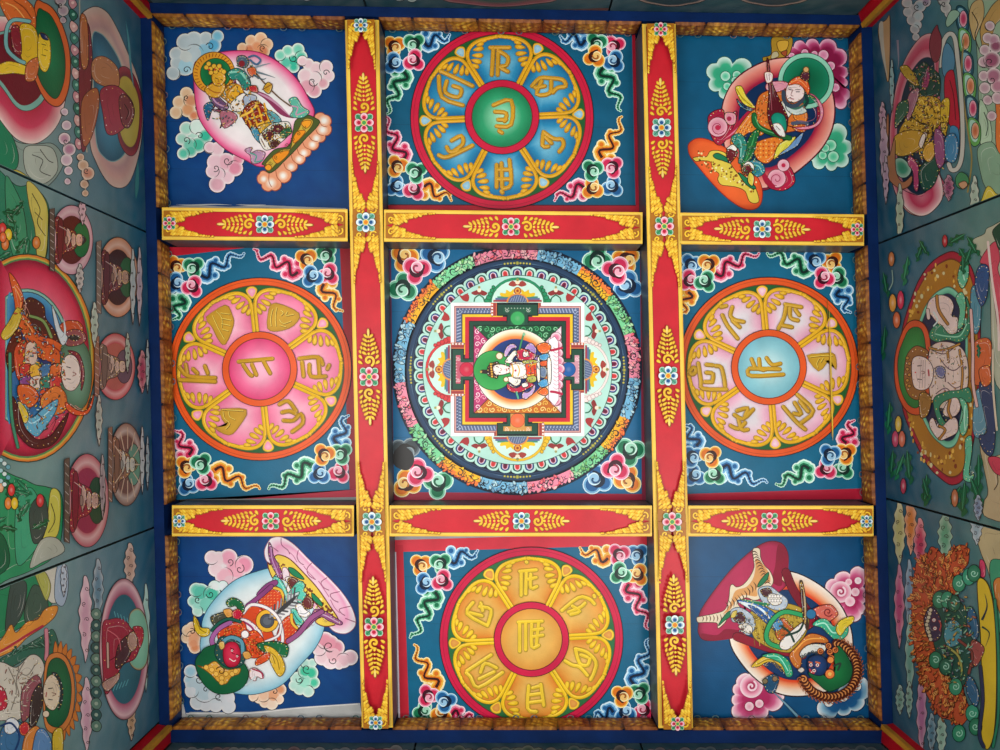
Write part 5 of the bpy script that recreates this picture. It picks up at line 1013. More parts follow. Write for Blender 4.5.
# ------------------------------------------------------------------ painted boards of the four walls
def mural(i, t0, t1, label, stops, depth=1.2):
    fo = (YO, XO2, YO2, XO)[i]; W = WM[i]
    e = (lambda t: (t, fo(t))) if i in (0, 2) else (lambda t: (fo(t), t))
    a = W(*e(t0), 0); b = W(*e(t1), 0); d = (b-a).normalized(); a += d*.004; b -= d*.004
    th = Thing('mural_board', label, 'painted board', W, *e((t0+t1)/2), 'painted boards of the walls')
    def mpc(x, y, l=0):                  # paint never runs past the edges of its board
        w = W(x, y, l*.4); u = (w-a).dot(d); L_ = (b-a).length
        w = w+d*(min(max(u, .001), L_-.001)-u); w.z = min(max(w.z, CAMZ+HR-depth+.002), CAMZ+HR-.002); return w
    th.mp = mpc
    p = th.part('board'); NX, NZ = 24, 40; g = []; rn = random.Random(int(t0)+i)
    for iz in range(NZ+1):
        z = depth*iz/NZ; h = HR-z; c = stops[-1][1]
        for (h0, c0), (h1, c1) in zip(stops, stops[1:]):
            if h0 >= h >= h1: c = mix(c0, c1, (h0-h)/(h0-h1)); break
        for ix in range(NX+1):
            g.append(p.raw(a+(b-a)*(ix/NX)+Vector((0, 0, -z-.001)), mix(c, 'W', .05*rn.random())))
    for iz in range(NZ):
        for ix in range(NX):
            k = iz*(NX+1)+ix; p.f.append((g[k], g[k+1], g[k+NX+2], g[k+NX+1]))
    bk = [p.raw(q-W.n*.02+Vector((0, 0, z)), '2a1c16') for q, z in ((a, -.001), (b, -.001), (b, -depth), (a, -depth))]
    fr_ = [g[0], g[NX], g[-1], g[NZ*(NX+1)]]
    p.f.append(tuple(reversed(bk)))
    for k in range(4): p.f.append((fr_[k], bk[k], bk[(k+1) % 4], fr_[(k+1) % 4]))
    th.z = .0001
    return th
def part(th, nm, fr): return th.part(nm).fr(*fr)
def bank(th, fr, cs, e, c, sw=(), o='K', nm='painted_cloud'): p = part(th, nm, fr); p.puff(cs, e, c, o, sw); return p
def tall(th, fr, x, y, w, h, e, c, n=5):      # slim foreshortened cloud seen on the wall
    p = part(th, 'painted_cloud', fr)
    q = []
    m_ = n*2
    for k in range(m_+1):
        t = k/m_; q += [x+w*.5*math.sin(PI*(t*.9+.08))*(1 if k % 2 else .72), y-h/2+h*t]
    for k in range(m_, -1, -1):
        t = k/m_; q += [x-w*.5*math.sin(PI*(t*.9+.08))*(1 if k % 2 == 0 else .72), y-h/2+h*t]
    p.P(q, [(0, e), (.25, mix(e, c, .5)), (.6, c), (1, c)], '2a2420', .6, 4)
    for k in range(n): p.spiral(x+w*.1*(-1)**k, y-h*.36+h*.72*k/max(1, n-1), w*.16, '3a2a2c', .6, k*80)
    return p
def leaf(p, x, y, l, w, a, c): 
    a = math.radians(a); u, v = math.cos(a), math.sin(a)
    for k in range(-2, 3):
        t = .25+.18*(k+2); s_ = 1 if k % 2 else -1
        p.P([x+u*l*(t-.15), y+v*l*(t-.15), x+u*l*t-v*w*s_, y+v*l*t+u*w*s_, x+u*l*(t+.2), y+v*l*(t+.2)], c, None)
    p.P([x, y, x+u*l*.5-v*w*.5, y+v*l*.5+u*w*.5, x+u*l, y+v*l, x+u*l*.5+v*w*.5, y+v*l*.5-u*w*.5], c, '0c2c1c', .5)
    p.L([x, y, x+u*l*.9, y+v*l*.9], .5, mix(c, 'g', .4))
def seated(th, fr, x, y, w, h, skin, robe, halo, ground, ring, bg='2c5c7c', hs=1):
    """small seated figure turned on its side: head to the right, in a rimmed arch"""
    p = part(th, 'small_aureole', fr)
    def e(fx, fy, rx, ry, c, o='2a2024', lw=.7):
        q = [v for k in range(20) for v in (x+w*(fx+rx*math.cos(k*PI/10)), y+h*(fy+ry*math.sin(k*PI/10)))]; p.P(q, c, o, lw, 3)
    e(0, 0, .5, .5, [(0, ring), (.18, mix(ring, 'W', .35)), (.3, ring), (.301, bg), (1, bg)])
    p.Q([x-w*.52, y-h*.44, x-w*.40, y-h*.46, x-w*.40, y+h*.46, x-w*.52, y+h*.44], ground, '2a2024', .5)
    for k in range(9): p.L([x-w*.5, y-h*.4+h*.1*k, x-w*.42, y-h*.36+h*.1*k], .7, mix(ground, 'W', .35))
    e(.22, 0, .2*hs, .25*hs, halo)
    p2 = part(th, 'painted_figure', fr)
    def P2(pts, c, o='2a1c1c'): p2.P([v for k in range(0, len(pts), 2) for v in (x+w*pts[k], y+h*pts[k+1])], c, o, .6)
    P2([-.4, -.28, -.3, -.34, -.18, -.2, .0, -.15, .1, -.1, .12, .08, .0, .16, -.18, .2, -.3, .34, -.4, .28, -.36, 0], robe)
    P2([-.3, -.3, -.2, -.24, -.22, .22, -.3, .3, -.34, 0], mix(robe, 'K', .3)); P2([-.12, -.16, -.02, -.1, -.05, .05, -.12, .12], skin); P2([.02, -.1, .1, -.06, .1, .05, .02, .1, -.02, 0], skin)
    P2([.1, -.06, .17, -.09, .26, -.06, .28, 0, .26, .06, .17, .09, .1, .05], skin); P2([.24, -.07, .3, -.04, .34, 0, .3, .04, .24, .07, .26, 0], '2c2c34')
    P2([-.16, -.05, -.1, -.04, -.1, .04, -.16, .05], mix(skin, 'K', .4)); p2.L([x+w*.19, y-h*.035, x+w*.215, y-h*.03], .6, 'K'); p2.L([x+w*.19, y+h*.035, x+w*.215, y+h*.03], .6, 'K')
    p2.L([x-w*.3, y-h*.2, x-w*.1, y-h*.12, x, y+h*.02], .7, mix(robe, 'W', .4)); p2.L([x-w*.3, y+h*.2, x-w*.12, y+h*.12, x, y-h*.02], .7, mix(robe, 'K', .45))
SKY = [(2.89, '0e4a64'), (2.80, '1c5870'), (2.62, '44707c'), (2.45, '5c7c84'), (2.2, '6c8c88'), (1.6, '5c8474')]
# ---- left wall, upper board
G = (0, 0, 3.75)
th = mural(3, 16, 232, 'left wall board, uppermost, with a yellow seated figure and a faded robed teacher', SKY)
p = part(th, 'painted_mountain', G); p.P([-80, 460, 0, 470, 60, 530, 130, 540, 200, 540, 240, 600, 215, 660, 180, 700, 150, 745, 60, 720, -80, 640], '8a9c90', '1c2420'); p.P([-80, 440, 0, 450, 50, 520, 70, 600, 40, 640, -80, 600], '1c7a54', '0c2c20'); p.P([90, 560, 140, 545, 200, 560, 215, 640, 160, 690, 100, 650], 'b0b8a8', '3c3c34')
p.P([50, 640, 100, 660, 160, 740, 120, 760, 60, 720], 'c8b43c', '4c4414'); p.L([120, 580, 160, 600, 150, 640, 190, 660], .8, '2c2c28'); p.L([150, 560, 180, 600, 200, 610], .8, '2c2c28')
p = part(th, 'aureole', G); p.P([-80, 100, 0, 60, 120, 100, 200, 200, 250, 300, 240, 400, 215, 470, 170, 520, 120, 540, 60, 520, 0, 450, -80, 330], [(0, 'e8d4c8'), (.1, 'e0a0a0'), (.3, 'c83c58'), (.6, 'b82840'), (1, 'a01c30')], '4c1420')
p.P([-80, 160, 0, 120, 80, 120, 150, 240, 175, 320, 160, 380, 110, 415, 60, 400, 0, 320, -80, 250], '7cb0a0', '2c3c34'); p.P([-80, 170, 0, 130, 70, 130, 140, 240, 160, 320, 145, 365, 100, 395, 60, 380, 0, 300, -80, 240], '6c1420', None)
p = part(th, 'halo', G); p.P([130, 20, 165, 10, 205, 40, 240, 110, 262, 200, 262, 300, 245, 370, 215, 400, 175, 380, 140, 320, 120, 240], 'd8642c', '4c1c0c', 1); p.P([140, 45, 165, 40, 195, 65, 225, 130, 243, 210, 242, 290, 225, 350, 205, 370, 175, 345, 145, 290, 130, 200], [(0, '0e5c34'), (1, '1c7c4c')], '0c2c18')
p = part(th, 'painted_figure', G)
p.P([0, 0, 60, -20, 120, 20, 135, 80, 120, 140, 60, 110, 20, 60], 'd86a2c', '5c2410'); p.L([20, 10, 60, 30, 100, 80], 1, 'f0b060'); p.L([50, 0, 90, 30, 120, 70], 1, '8c3414'); p.P([80, 90, 120, 95, 140, 130, 145, 200, 120, 240, 95, 245, 75, 200, 70, 130], 'e0b424', '5c3c10')
p.L([110, 80, 50, 75, 25, 110, 25, 180, 60, 220, 90, 235], 3.4, '7cb4b0', 0, '1c3c3c'); p.P([40, 110, 70, 100, 80, 200, 50, 190], '8c2430', '3c1014'); p.P([0, 240, 40, 230, 100, 250, 105, 280, 50, 275, 0, 280, -40, 270], 'ecc42c', '5c3c10'); p.P([100, 240, 140, 215, 145, 250, 130, 300, 95, 300], 'c86a38', '5c2410')
p.P([145, 130, 165, 125, 185, 150, 190, 200, 185, 245, 170, 270, 150, 255, 140, 200], 'ecc42c', '5c3c10'); p.L([155, 165, 172, 170], .8, '5c3c10'); p.L([155, 205, 172, 210], .8, '5c3c10'); p.L([165, 185, 178, 190], .7, '9c6c14'); p.P([150, 125, 170, 130, 180, 150, 160, 145], '1c2c5c')
p = part(th, 'flower_garland', G)
for k in range(13):
    y = 10+k*44; p.P([262+k*2, y-20, 282+k*2, y-8, 288+k*2, y+10, 270+k*2, y+24, 256+k*2, y+2], ('c88c90', '2c6c58', 'd8a8a0', '3c7c6c')[k % 4], '1c2424'); p.D(272+k*2, y, 6, ('e8c8c0', '8cc0a8')[k % 2])
p.L([297, 0, 302, 200, 310, 400, 325, 570], 1.2, 'b0a890')
p = part(th, 'aureole', G); p.P([300, 60, 350, 25, 400, 45, 440, 110, 475, 190, 515, 290, 535, 400, 530, 520, 510, 620, 480, 690, 440, 705, 400, 680, 360, 610, 335, 520, 345, 300, 340, 160, 310, 120], [(0, 'c8b0a0'), (.12, 'c89c90'), (.22, 'b8908c'), (.3, 'c8a898'), (1, 'b89890')], '3c2c2c')
p.P([345, 140, 375, 125, 415, 170, 455, 250, 470, 380, 480, 500, 470, 570, 430, 605, 390, 590, 360, 530, 350, 330], [(0, '2c5468'), (.4, '3c7890'), (1, '5c94a4')], '7ca09c', 1)
p = part(th, 'halo', G); p.P([440, 270, 470, 250, 505, 290, 530, 370, 530, 480, 515, 560, 490, 585, 460, 560, 440, 500, 435, 380], [(0, '9c3440'), (.1, '8c3038'), (.2, '6c2c34'), (.22, 'b8a044'), (1, 'a89c48')], '3c1420')
p = part(th, 'painted_figure', G); p.P([300, 120, 330, 90, 345, 200, 340, 330, 330, 520, 305, 560, 295, 350], '7c2c34', '2c1014'); p.P([345, 230, 380, 210, 420, 230, 445, 270, 440, 330, 380, 320, 345, 290], 'b87850', '4c2418'); p.P([375, 340, 430, 320, 480, 360, 500, 400, 490, 450, 440, 500, 400, 500, 385, 430], 'a03848', '3c1420'); p.P([305, 380, 360, 330, 370, 400, 340, 520, 310, 540], 'a8603c', '4c2418')
p.P([445, 370, 470, 355, 500, 400, 500, 440, 480, 480, 455, 460], '7c3c40', '2c1014'); p.L([465, 390, 480, 420, 470, 450], .8, '2c1014'); p.P([300, 60, 325, 80, 330, 230, 310, 260, 300, 200], 'b86c40', '4c2418')
bank(th, G, [(240, 420, 14), (248, 470, 18), (240, 520, 22, 'c08ca0'), (258, 560, 24, 'b87c94'), (248, 600, 22), (255, 640, 16), (252, 680, 12)], 'e4d8d4', 'd0b0bc', [(245, 530, 12, 0, 1)])
bank(th, G, [(300, 590, 14), (310, 620, 20), (328, 650, 24, 'c8886c'), (315, 690, 16), (318, 725, 12)], 'dcc8b0', 'c8a080', [(322, 640, 12, 60, 1)])
bank(th, G, [(225, 0, 22), (235, 40, 20), (215, -30, 26, 'b08c98'), (235, 75, 12)], 'c0b4b0', 'a89098', [(225, 20, 11, 60, 1)])
part(th, 'worn_streak', G).L([470, 80, 480, 150, 490, 260, 500, 330], 2.2, '4c8c94', 2); part(th, 'worn_streak', G).L([515, 600, 512, 690, 508, 745], 4, '3c7c7c', 2)
th.build()
# ---- left wall, middle board
th = mural(3, 232, 527.5, 'left wall board, middle, with a large figure in a crimson rainbow arch', SKY)
G1 = (0, 180, 3.75); G2 = (0, 370, 3.75)
p = part(th, 'painted_mountain', G1); p.P([-80, -60, 60, 20, 120, 20, 180, 90, 180, 200, 170, 300, 120, 320, 60, 330, -80, 400], '2c7c5c', '0c2c20'); p.P([100, 10, 130, 20, 175, 90, 180, 180, 170, 290, 140, 290, 130, 180, 110, 100], 'c8b858', '4c4420'); p.L([120, 50, 150, 110, 140, 160, 170, 210], .8, '3c3820'); p.L([130, 120, 160, 150], .8, '3c3820')
p.P([20, -10, 60, 40, 90, 120, 100, 240, 60, 300, 30, 200], '3c8c64', '0c3020'); p.P([-80, 330, 10, 300, 30, 420, 10, 600, -80, 620], '8cc8b8', '1c4434')
for k in range(9): leaf(p, 20+(k*37) % 90, 110+(k*53) % 200, 60, 14, 60+k*31, ('0e5c34', '14704a')[k % 2])
for x, y, r, c in ((8, 185, 16, 'd83c38'), (30, 205, 15, 'e8c430'), (18, 240, 15, 'd87838'), (135, 235, 15, 'd88038'), (10, 215, 13, 'e8703c')): p.D(x, y, r, [mix(c, 'K', .15), c, mix(c, 'W', .3)], r*1.6, o='3c2410')
p = part(th, 'painted_mountain', G2); p.P([-80, 380, 60, 400, 130, 430, 180, 440, 230, 470, 230, 620, 200, 700, 130, 745, 40, 780, -80, 800], '2c8c5c', '0c2c20'); p.P([190, 450, 225, 470, 220, 600, 190, 640, 150, 640, 175, 560], 'c8c050', '4c4420'); p.P([60, 500, 110, 440, 150, 500, 170, 600, 110, 700, 60, 720], '3c9c74', '0c3020'); p.P([110, 520, 160, 470, 180, 560, 150, 640, 120, 640], '3c4c44', '141c18'); p.P([-80, 600, 10, 620, 30, 740, -80, 780], '145c3c', '0c2c20'); p.P([150, 640, 210, 630, 240, 680, 160, 720, 110, 740], 'a8ac9c', '2c302c'); p.L([190, 500, 205, 560, 180, 610], .8, '3c3820')
for k in range(10): leaf(p, 10+(k*41) % 110, 410+(k*47) % 190, 62, 15, 40+k*37, ('0e5c34', '17764c')[k % 2])
for x, y, r, c in ((40, 450, 14, 'd83c38'), (28, 500, 14, 'e08434'), (52, 500, 14, 'e8c430'), (148, 490, 15, 'd0383c'), (0, 440, 12, 'e8ac80')): p.D(x, y, r, [mix(c, 'K', .15), c, mix(c, 'W', .3)], r*1.7, o='3c2410')
for k in range(14): p.D(0+(k % 3)*14, 260+k*13, 9, ('a8d0d0', 'd8e4dc', '6ca8b4')[k % 3], o='2c5454', w=.5)
au = part(th, 'rainbow_aureole', (0, 180, 3.75))
AX, AY = 96, 668
def arc_(rx, ry): return [v for k in range(33) for v in (AX+rx*math.cos(math.radians(-118+k*236/32)), AY+ry*math.sin(math.radians(-118+k*236/32)))]
for rx, ry, c in ((262, 392, '2c3c28'), (258, 388, 'd87c30'), (250, 381, 'ccb04c'), (243, 375, '4c8c54'), (237, 369, '8c1c34')): au.Q(arc_(rx, ry), c)
au.P(arc_(233, 364), [(0, '8c1c34'), (.08, 'c42c48'), (.25, 'd85068'), (.4, 'd86c80'), (1, 'c43c58')], None, 0, 2); au.Q(arc_(170, 262), '2c5c50'); au.Q(arc_(166, 258), '8cc0b0'); au.Q(arc_(158, 250), '2c4454'); au.P(arc_(154, 246), [(0, '4c9cc0'), (.15, '2c74a8'), (.4, '1c4c84'), (1, '14386c')], None, 0, 2)
f = part(th, 'painted_figure', (0, 180, 3.75))
f.P([80, 470, 110, 440, 160, 470, 170, 520, 200, 560, 220, 620, 160, 600, 120, 560, 90, 560, 60, 520], '4c2420', '1c0c0c'); f.L([110, 510, 160, 530, 190, 590], 2.4, '7c9c5c', 0, '2c3c1c')
f.P([30, 350, 60, 380, 85, 440, 80, 490, 110, 530, 140, 580, 200, 600, 250, 640, 240, 690, 180, 680, 120, 650, 90, 590, 60, 530, 50, 450], 'd8602c', '5c1c10'); f.L([50, 400, 75, 450, 75, 500, 120, 570], 1.2, 'f0a060'); f.L([140, 600, 190, 620, 230, 650], 1.2, '8c2c14')
f.P([0, 580, 30, 530, 60, 480, 80, 500, 60, 560, 20, 600], 'd0b43c', '4c4010'); f.P([20, 640, 60, 560, 80, 600, 60, 700, 30, 720], '5c2418', '1c0c0c'); f.P([50, 640, 90, 600, 110, 680, 90, 750, 60, 740], 'c84c2c', '4c1c10'); f.P([95, 620, 130, 610, 135, 700, 110, 740, 90, 700], 'd8bca8', '4c3428')
f.P([225, 640, 250, 600, 300, 600, 335, 660, 340, 760, 320, 840, 280, 870, 240, 850, 225, 780], [(0, '3c6c50'), (1, '7cb498')], '2c3c28'); f.P([215, 560, 240, 530, 290, 530, 310, 560, 290, 580, 240, 590], 'c0502c', '4c1810'); f.P([235, 580, 270, 560, 310, 570, 320, 600, 290, 620, 245, 620], '8c4c50', '2c1414'); f.P([245, 590, 275, 580, 300, 590, 280, 605], '1c2c2c', None)
f.P([190, 470, 205, 500, 225, 560, 250, 590, 230, 620, 205, 560], 'c8d4d8', '3c4c54'); f.L([235, 520, 240, 560, 238, 600], 2, 'c8d4d8', 2)
f.P([230, 680, 255, 655, 290, 670, 300, 710, 295, 760, 270, 790, 240, 780, 225, 730], 'e4d8cc', '4c2c24'); f.L([245, 700, 262, 705], .9, 'K'); f.L([245, 745, 262, 748], .9, 'K'); f.L([268, 720, 282, 728, 268, 736], .8, '8c4c40'); f.L([238, 722, 240, 735], 1.2, 'b03c38'); f.P([250, 640, 290, 650, 310, 700, 312, 750, 300, 790, 300, 720, 285, 670], '7c2c3c', '2c1014')
for k, c in enumerate(('c83c34', 'e8b43c', '3c7ca8', 'd86c30', '8c4c8c', 'e0d0c0', '2c8470', 'c83c34', 'e8b43c', '5c7cb0', 'd8502c', 'c8b8a8')): f.P([70+(k % 4)*38, 700+(k//4)*46, 110+(k % 4)*38, 690+(k//4)*46, 118+(k % 4)*34, 735+(k//4)*44, 80+(k % 4)*36, 745+(k//4)*44], c, '2c1c14')
brocade(f, [40,380,90,450,120,540,220,600,240,680,230,860,80,860,60,700,60,520], ['c83c34','e8b43c','3c7ca8','d86c30','5c2418','e0d0c0','2c8470','1c4c84','f0a060'], 230, 3.4, 1.5, '2c1410', 11)
f.fr(*G2)
f.P([60, 60, 110, 60, 140, 100, 110, 140, 70, 120], 'd8642c', '4c1c10'); f.P([150, 100, 200, 60, 240, 90, 240, 150, 190, 170, 150, 140], 'd87834', '4c1c10'); f.P([60, 140, 90, 130, 110, 180, 160, 140, 210, 110, 200, 160, 160, 220, 130, 250, 90, 220, 70, 180], '5cacc8', '14384c'); f.L([80, 160, 110, 200, 160, 170, 190, 140], 1.2, 'b0e0e8'); f.P([60, 120, 80, 130, 100, 170, 90, 200, 70, 180], 'e0c43c', '4c4010')
f.P([40, 100, 65, 150, 90, 220, 130, 260, 180, 250, 220, 200, 250, 160, 240, 200, 210, 260, 170, 290, 110, 290, 60, 240, 40, 180], '4c2020', '1c0c0c'); f.L([30, -60, 32, 100, 40, 200, 60, 290], 2.6, '3c8c6c', 0, '1c3c2c')
brocade(f, [60,100,230,60,240,160,160,230,80,200], ['5cacc8','b0e0e8','e0c43c','d8642c','1c4c84','4c2020'], 60, 3.2, 1.3, '14202c', 12)
f.P([240, 120, 280, 150, 320, 150, 345, 90, 340, 130, 320, 165, 280, 170, 245, 150], 'd8562c', '4c1c10')
seated(th, G1, 262, 225, 160, 260, 'd0a08c', '7c2c30', '1c6c3c', '5c4c40', 'c48c98', '5c2420')
seated(th, G1, 435, 365, 155, 300, 'a88470', '6c3438', '2c5c38', '7c6c60', 'b87c5c', '3c2828')
seated(th, G1, 425, 700, 150, 250, 'c0a898', '7c6c60', '5c4c5c', '8c6450', 'b03c48', 'a85c54')
seated(th, G2, 318, 490, 165, 350, 'b08c80', '8c2438', '1c4430', '5c4c40', 'a8505c', '8c2c48')
seated(th, G2, 465, 355, 130, 310, 'b0b0a8', '8c6450', '5c8c78', '7c5c4c', '7c5c50', '6c4c44')
p = part(th, 'shell_rays', G2)
for k in range(11): a = -150+k*30; p.L([470+25*math.cos(math.radians(a)), 355+60*math.sin(math.radians(a)), 470+55*math.cos(math.radians(a)), 355+140*math.sin(math.radians(a))], .9, 'c0a890')
for x, y, w, h, c in ((300, 110, 30, 120, 'd0a8b0'), (290, 370, 34, 110, 'b8b0a8'), (345, 545, 32, 170, '9cb0a0'), (490, 400, 24, 280, 'a0b0b0'), (515, 400, 24, 290, 'a898a4'), (470, 650, 22, 150, '8ca494'), (525, 720, 40, 160, 'a0405c'), (545, 700, 16, 200, '9cb0b0')): tall(th, G1, x, y, w, h, mix(c, 'W', .3), c)
for x, y, w, h, c in ((362, 190, 28, 190, '9ca498'), (525, 340, 20, 250, 'a8b0b4'), (545, 350, 16, 200, '8ca0a8'), (375, 440, 24, 240, '8c7c80')): tall(th, G2, x, y, w, h, mix(c, 'W', .3), c)
th.build()
# ---- left wall, lower board
th = mural(3, 527.5, 722, 'left wall board, lowest, with a pale-robed figure in a green halo and a red-robed teacher', SKY)
G = (0, 550, 3.75)
p = part(th, 'painted_mountain', G); p.P([-80, 160, 0, 150, 60, 120, 120, 90, 160, 90, 200, 120, 200, 190, 150, 260, 80, 290, 0, 330, -80, 360], '1f7c50', '0c2c20'); p.P([40, 130, 70, 110, 100, 130, 90, 220, 60, 280, 20, 300], '3c4c44', '141c18'); p.P([110, 160, 130, 130, 160, 150, 180, 200, 170, 260, 110, 290, 90, 240], '3c5444', '141c18'); p.P([150, 90, 200, 60, 240, 90, 240, 170, 200, 200, 170, 170], 'c8c4b4', '3c3c34'); p.P([130, 80, 160, 70, 190, 130, 175, 190, 150, 140], 'a8a850', '4c4420'); p.P([215, 60, 250, 60, 255, 150, 235, 210, 205, 180], '9cacbc', '3c4450')
p.P([-80, -40, 0, -10, 60, -20, 160, -60, 200, -20, 120, 30, 60, 50, 0, 100, -80, 120], '2c8c5c', '0c2c20')
p = part(th, 'flaming_throne_back', G); p.P([-80, 390, 0, 340, 40, 280, 60, 310, 100, 270, 140, 260, 170, 220, 215, 210, 205, 250, 160, 290, 100, 330, 60, 370, 0, 400, -80, 430], 'd88c34', '5c2c10'); p.L([-60, 410, 20, 370, 100, 320, 160, 285], 2.4, 'b0283c'); p.P([0, 410, 60, 380, 160, 320, 200, 300, 220, 380, 180, 430, 120, 400, 60, 430, 0, 460], '2c6450', '0c2820')
for k in range(8): leaf(p, 40+k*20, 400-k*12, 40, 9, -60+k*20, '1c5440')
p.L([172, 300, 175, 360, 172, 410], 3.4, 'c8808c', 0, '5c2430')
p = part(th, 'halo', G)
for k in range(16): a = math.radians(-100+k*13.3); p.P([218+70*math.cos(a-.1), 530+150*math.sin(a-.1), 218+92*math.cos(a+.05), 530+190*math.sin(a+.05), 218+72*math.cos(a+.16), 530+150*math.sin(a+.16)], 'c8742c', '5c2410', .5)
p.P([170, 420, 205, 385, 245, 400, 272, 460, 280, 540, 270, 620, 245, 670, 210, 690, 170, 665, 160, 560], 'c87838', '4c1c0c'); p.P([178, 440, 205, 405, 240, 420, 262, 480, 266, 540, 256, 610, 235, 650, 208, 665, 175, 640, 170, 560], [(0, '0e5430'), (1, '1c6c3c')], '0c2c18')
f = part(th, 'painted_figure', G); f.P([-80, 440, 0, 420, 60, 440, 110, 395, 145, 400, 165, 440, 150, 500, 160, 560, 120, 600, 60, 640, 0, 640, -80, 660], 'c8c0b0', '3c3028'); f.L([60, 450, 100, 470, 130, 430], 1, '7c7468'); f.L([30, 440, 60, 520, 40, 600], 1, '7c7468'); f.L([90, 420, 60, 480, 70, 540], 1, '7c7468'); f.P([80, 530, 130, 470, 155, 500, 130, 560, 110, 620, 80, 640], '8c4c54', '2c1418'); f.P([120, 540, 150, 500, 160, 560, 140, 640, 110, 680, 110, 600], '3c2c28', '140c0c'); f.P([-80, 520, 0, 510, 25, 560, 10, 600, -80, 600], 'b8243c', '4c0c18')
brocade(f, [0,450,140,420,150,480,100,600,0,620], ['d8d0c0','8c8478','b8a890','e4dcd0','8c4c54'], 60, 4, 1.1, '4c4038', 17)
f.P([165, 500, 185, 470, 210, 475, 222, 520, 218, 570, 200, 600, 175, 590, 160, 550], 'd8c4a8', '3c2418'); f.L([178, 520, 195, 518], .9, 'K'); f.L([178, 560, 195, 562], .9, 'K'); f.L([192, 535, 208, 540, 194, 548], .8, '7c4c38'); f.L([172, 535, 170, 550], 1.2, 'a83c34'); f.P([190, 460, 215, 465, 235, 520, 230, 580, 215, 600, 224, 540, 215, 490], '1c2428', None); f.D(170, 615, 13, 'd8c4a8', o='3c2418')
f.P([0, 680, 40, 640, 80, 650, 110, 700, 90, 760, 40, 780, 0, 760], '3c6c94', '14283c'); f.P([20, 640, 50, 630, 70, 660, 40, 690, 15, 680], 'd8dce0', '3c4450'); f.P([70, 660, 95, 645, 110, 670, 95, 695, 75, 690], 'c83438', '4c1014'); f.P([90, 700, 130, 660, 150, 690, 110, 780, 80, 780], 'd8843c', '4c2410'); f.P([130, 690, 160, 670, 190, 720, 180, 780, 120, 790], '5c84b0', '14283c'); f.P([195, 690, 230, 670, 232, 760, 200, 790], 'd0b034', '4c4010'); f.L([0, 660, 40, 650, 70, 700, 50, 760], 2, '1c3c6c')
for x, y, w, h, c in ((318, 260, 56, 320, 'c898a8'), (365, 150, 46, 230, '5c7c8c'), (322, 620, 50, 280, 'c898a8'), (545, 330, 34, 400, '9cc4b8'), (485, 60, 50, 170, 'b89480'), (490, 640, 36, 150, 'b8906c'), (236, 110, 26, 130, 'a8b4c0')): tall(th, G, x, y, w, h, mix(c, 'W', .35), c)
p = part(th, 'flower_garland', G)
for k in range(11): y = 240+k*42; p.P([345, y-16, 365, y-20, 378, y, 368, y+20, 348, y+18, 338, y], ('5c7c6c', '2c5450')[k % 2], '14201c'); p.D(358, y, 7, '9cac98')
p = part(th, 'aureole', G); q = [v for k in range(24) for v in (462+92*math.cos(k*PI/12), 372+265*math.sin(k*PI/12))]; p.P(q, [(0, '8c4450'), (.06, 'd8b0b4'), (.14, 'c08090'), (.22, 'a04460'), (.23, '1c5464'), (.6, '2c6474'), (1, '2c6474')], '2c1c20'); p.D(440, 372, 1, 'K')
p = part(th, 'halo', G); p.P([490, 230, 520, 220, 545, 260, 555, 340, 548, 420, 525, 450, 495, 440, 480, 400, 480, 270], [(0, 'b8783c'), (.08, '7cb498'), (1, '8cc4a8')], '3c2c20')
f = part(th, 'painted_figure', G); f.P([380, 290, 410, 260, 460, 260, 495, 300, 530, 320, 520, 370, 500, 410, 460, 430, 430, 480, 400, 540, 385, 500], 'a0243c', '3c0c18'); f.P([440, 360, 480, 320, 490, 380, 460, 430, 430, 440], '4c2c34', '1c0c10'); f.P([478, 320, 500, 305, 512, 330, 508, 365, 490, 380, 475, 355], 'b89080', '3c2018'); f.P([495, 290, 530, 290, 535, 330, 520, 370, 512, 330], 'b82840', '3c0c18'); f.L([400, 300, 440, 330, 450, 380], .9, 'd86c78'); f.L([395, 420, 430, 400, 470, 350], .9, '5c0c20'); f.P([380, 500, 430, 470, 445, 460, 440, 490, 400, 530], 'b88c80', '3c2018'); f.L([400, 350, 402, 440], 2, 'c8a090', 0, '3c2018')
for k in range(5): f.L([425+k*12, 230+k*6, 430+k*12, 250+k*6], .8, '5ca0a8'); f.L([420+k*12, 530-k*5, 430+k*12, 505-k*5], .8, '5ca0a8')
th.build()
# ---- right wall, upper board
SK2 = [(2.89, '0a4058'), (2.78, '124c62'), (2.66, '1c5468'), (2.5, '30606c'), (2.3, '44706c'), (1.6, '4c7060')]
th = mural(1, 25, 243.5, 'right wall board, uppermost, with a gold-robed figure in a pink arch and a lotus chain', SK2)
G = (860, 0, 5); H_ = (860, 130, 5)
p = part(th, 'painted_mountain', G); p.P([540, 0, 640, -40, 720, -40, 900, 0, 900, 760, 640, 760, 600, 620, 590, 420, 580, 200], '8ca488', '28382c'); p.P([560, 20, 610, 0, 620, 80, 590, 160, 570, 200, 545, 100], 'b89c68', '3c3020'); p.P([600, 160, 640, 60, 690, 0, 780, -40, 800, 60, 680, 120, 640, 300], 'b08c50', '3c3020'); p.P([600, 500, 640, 560, 660, 700, 610, 740, 595, 640], 'a8c0a0', '28382c'); p.P([680, 380, 780, 380, 800, 760, 690, 760, 680, 560], 'd07034', '4c1c10'); p.L([560, 60, 590, 120, 575, 180, 600, 260], .9, '2c2418'); p.L([620, 560, 640, 620, 630, 680], .9, '28382c')
for k in range(5): p.L([700, 400+k*70, 740, 430+k*70, 780, 400+k*70], 1.4, 'e8a050')
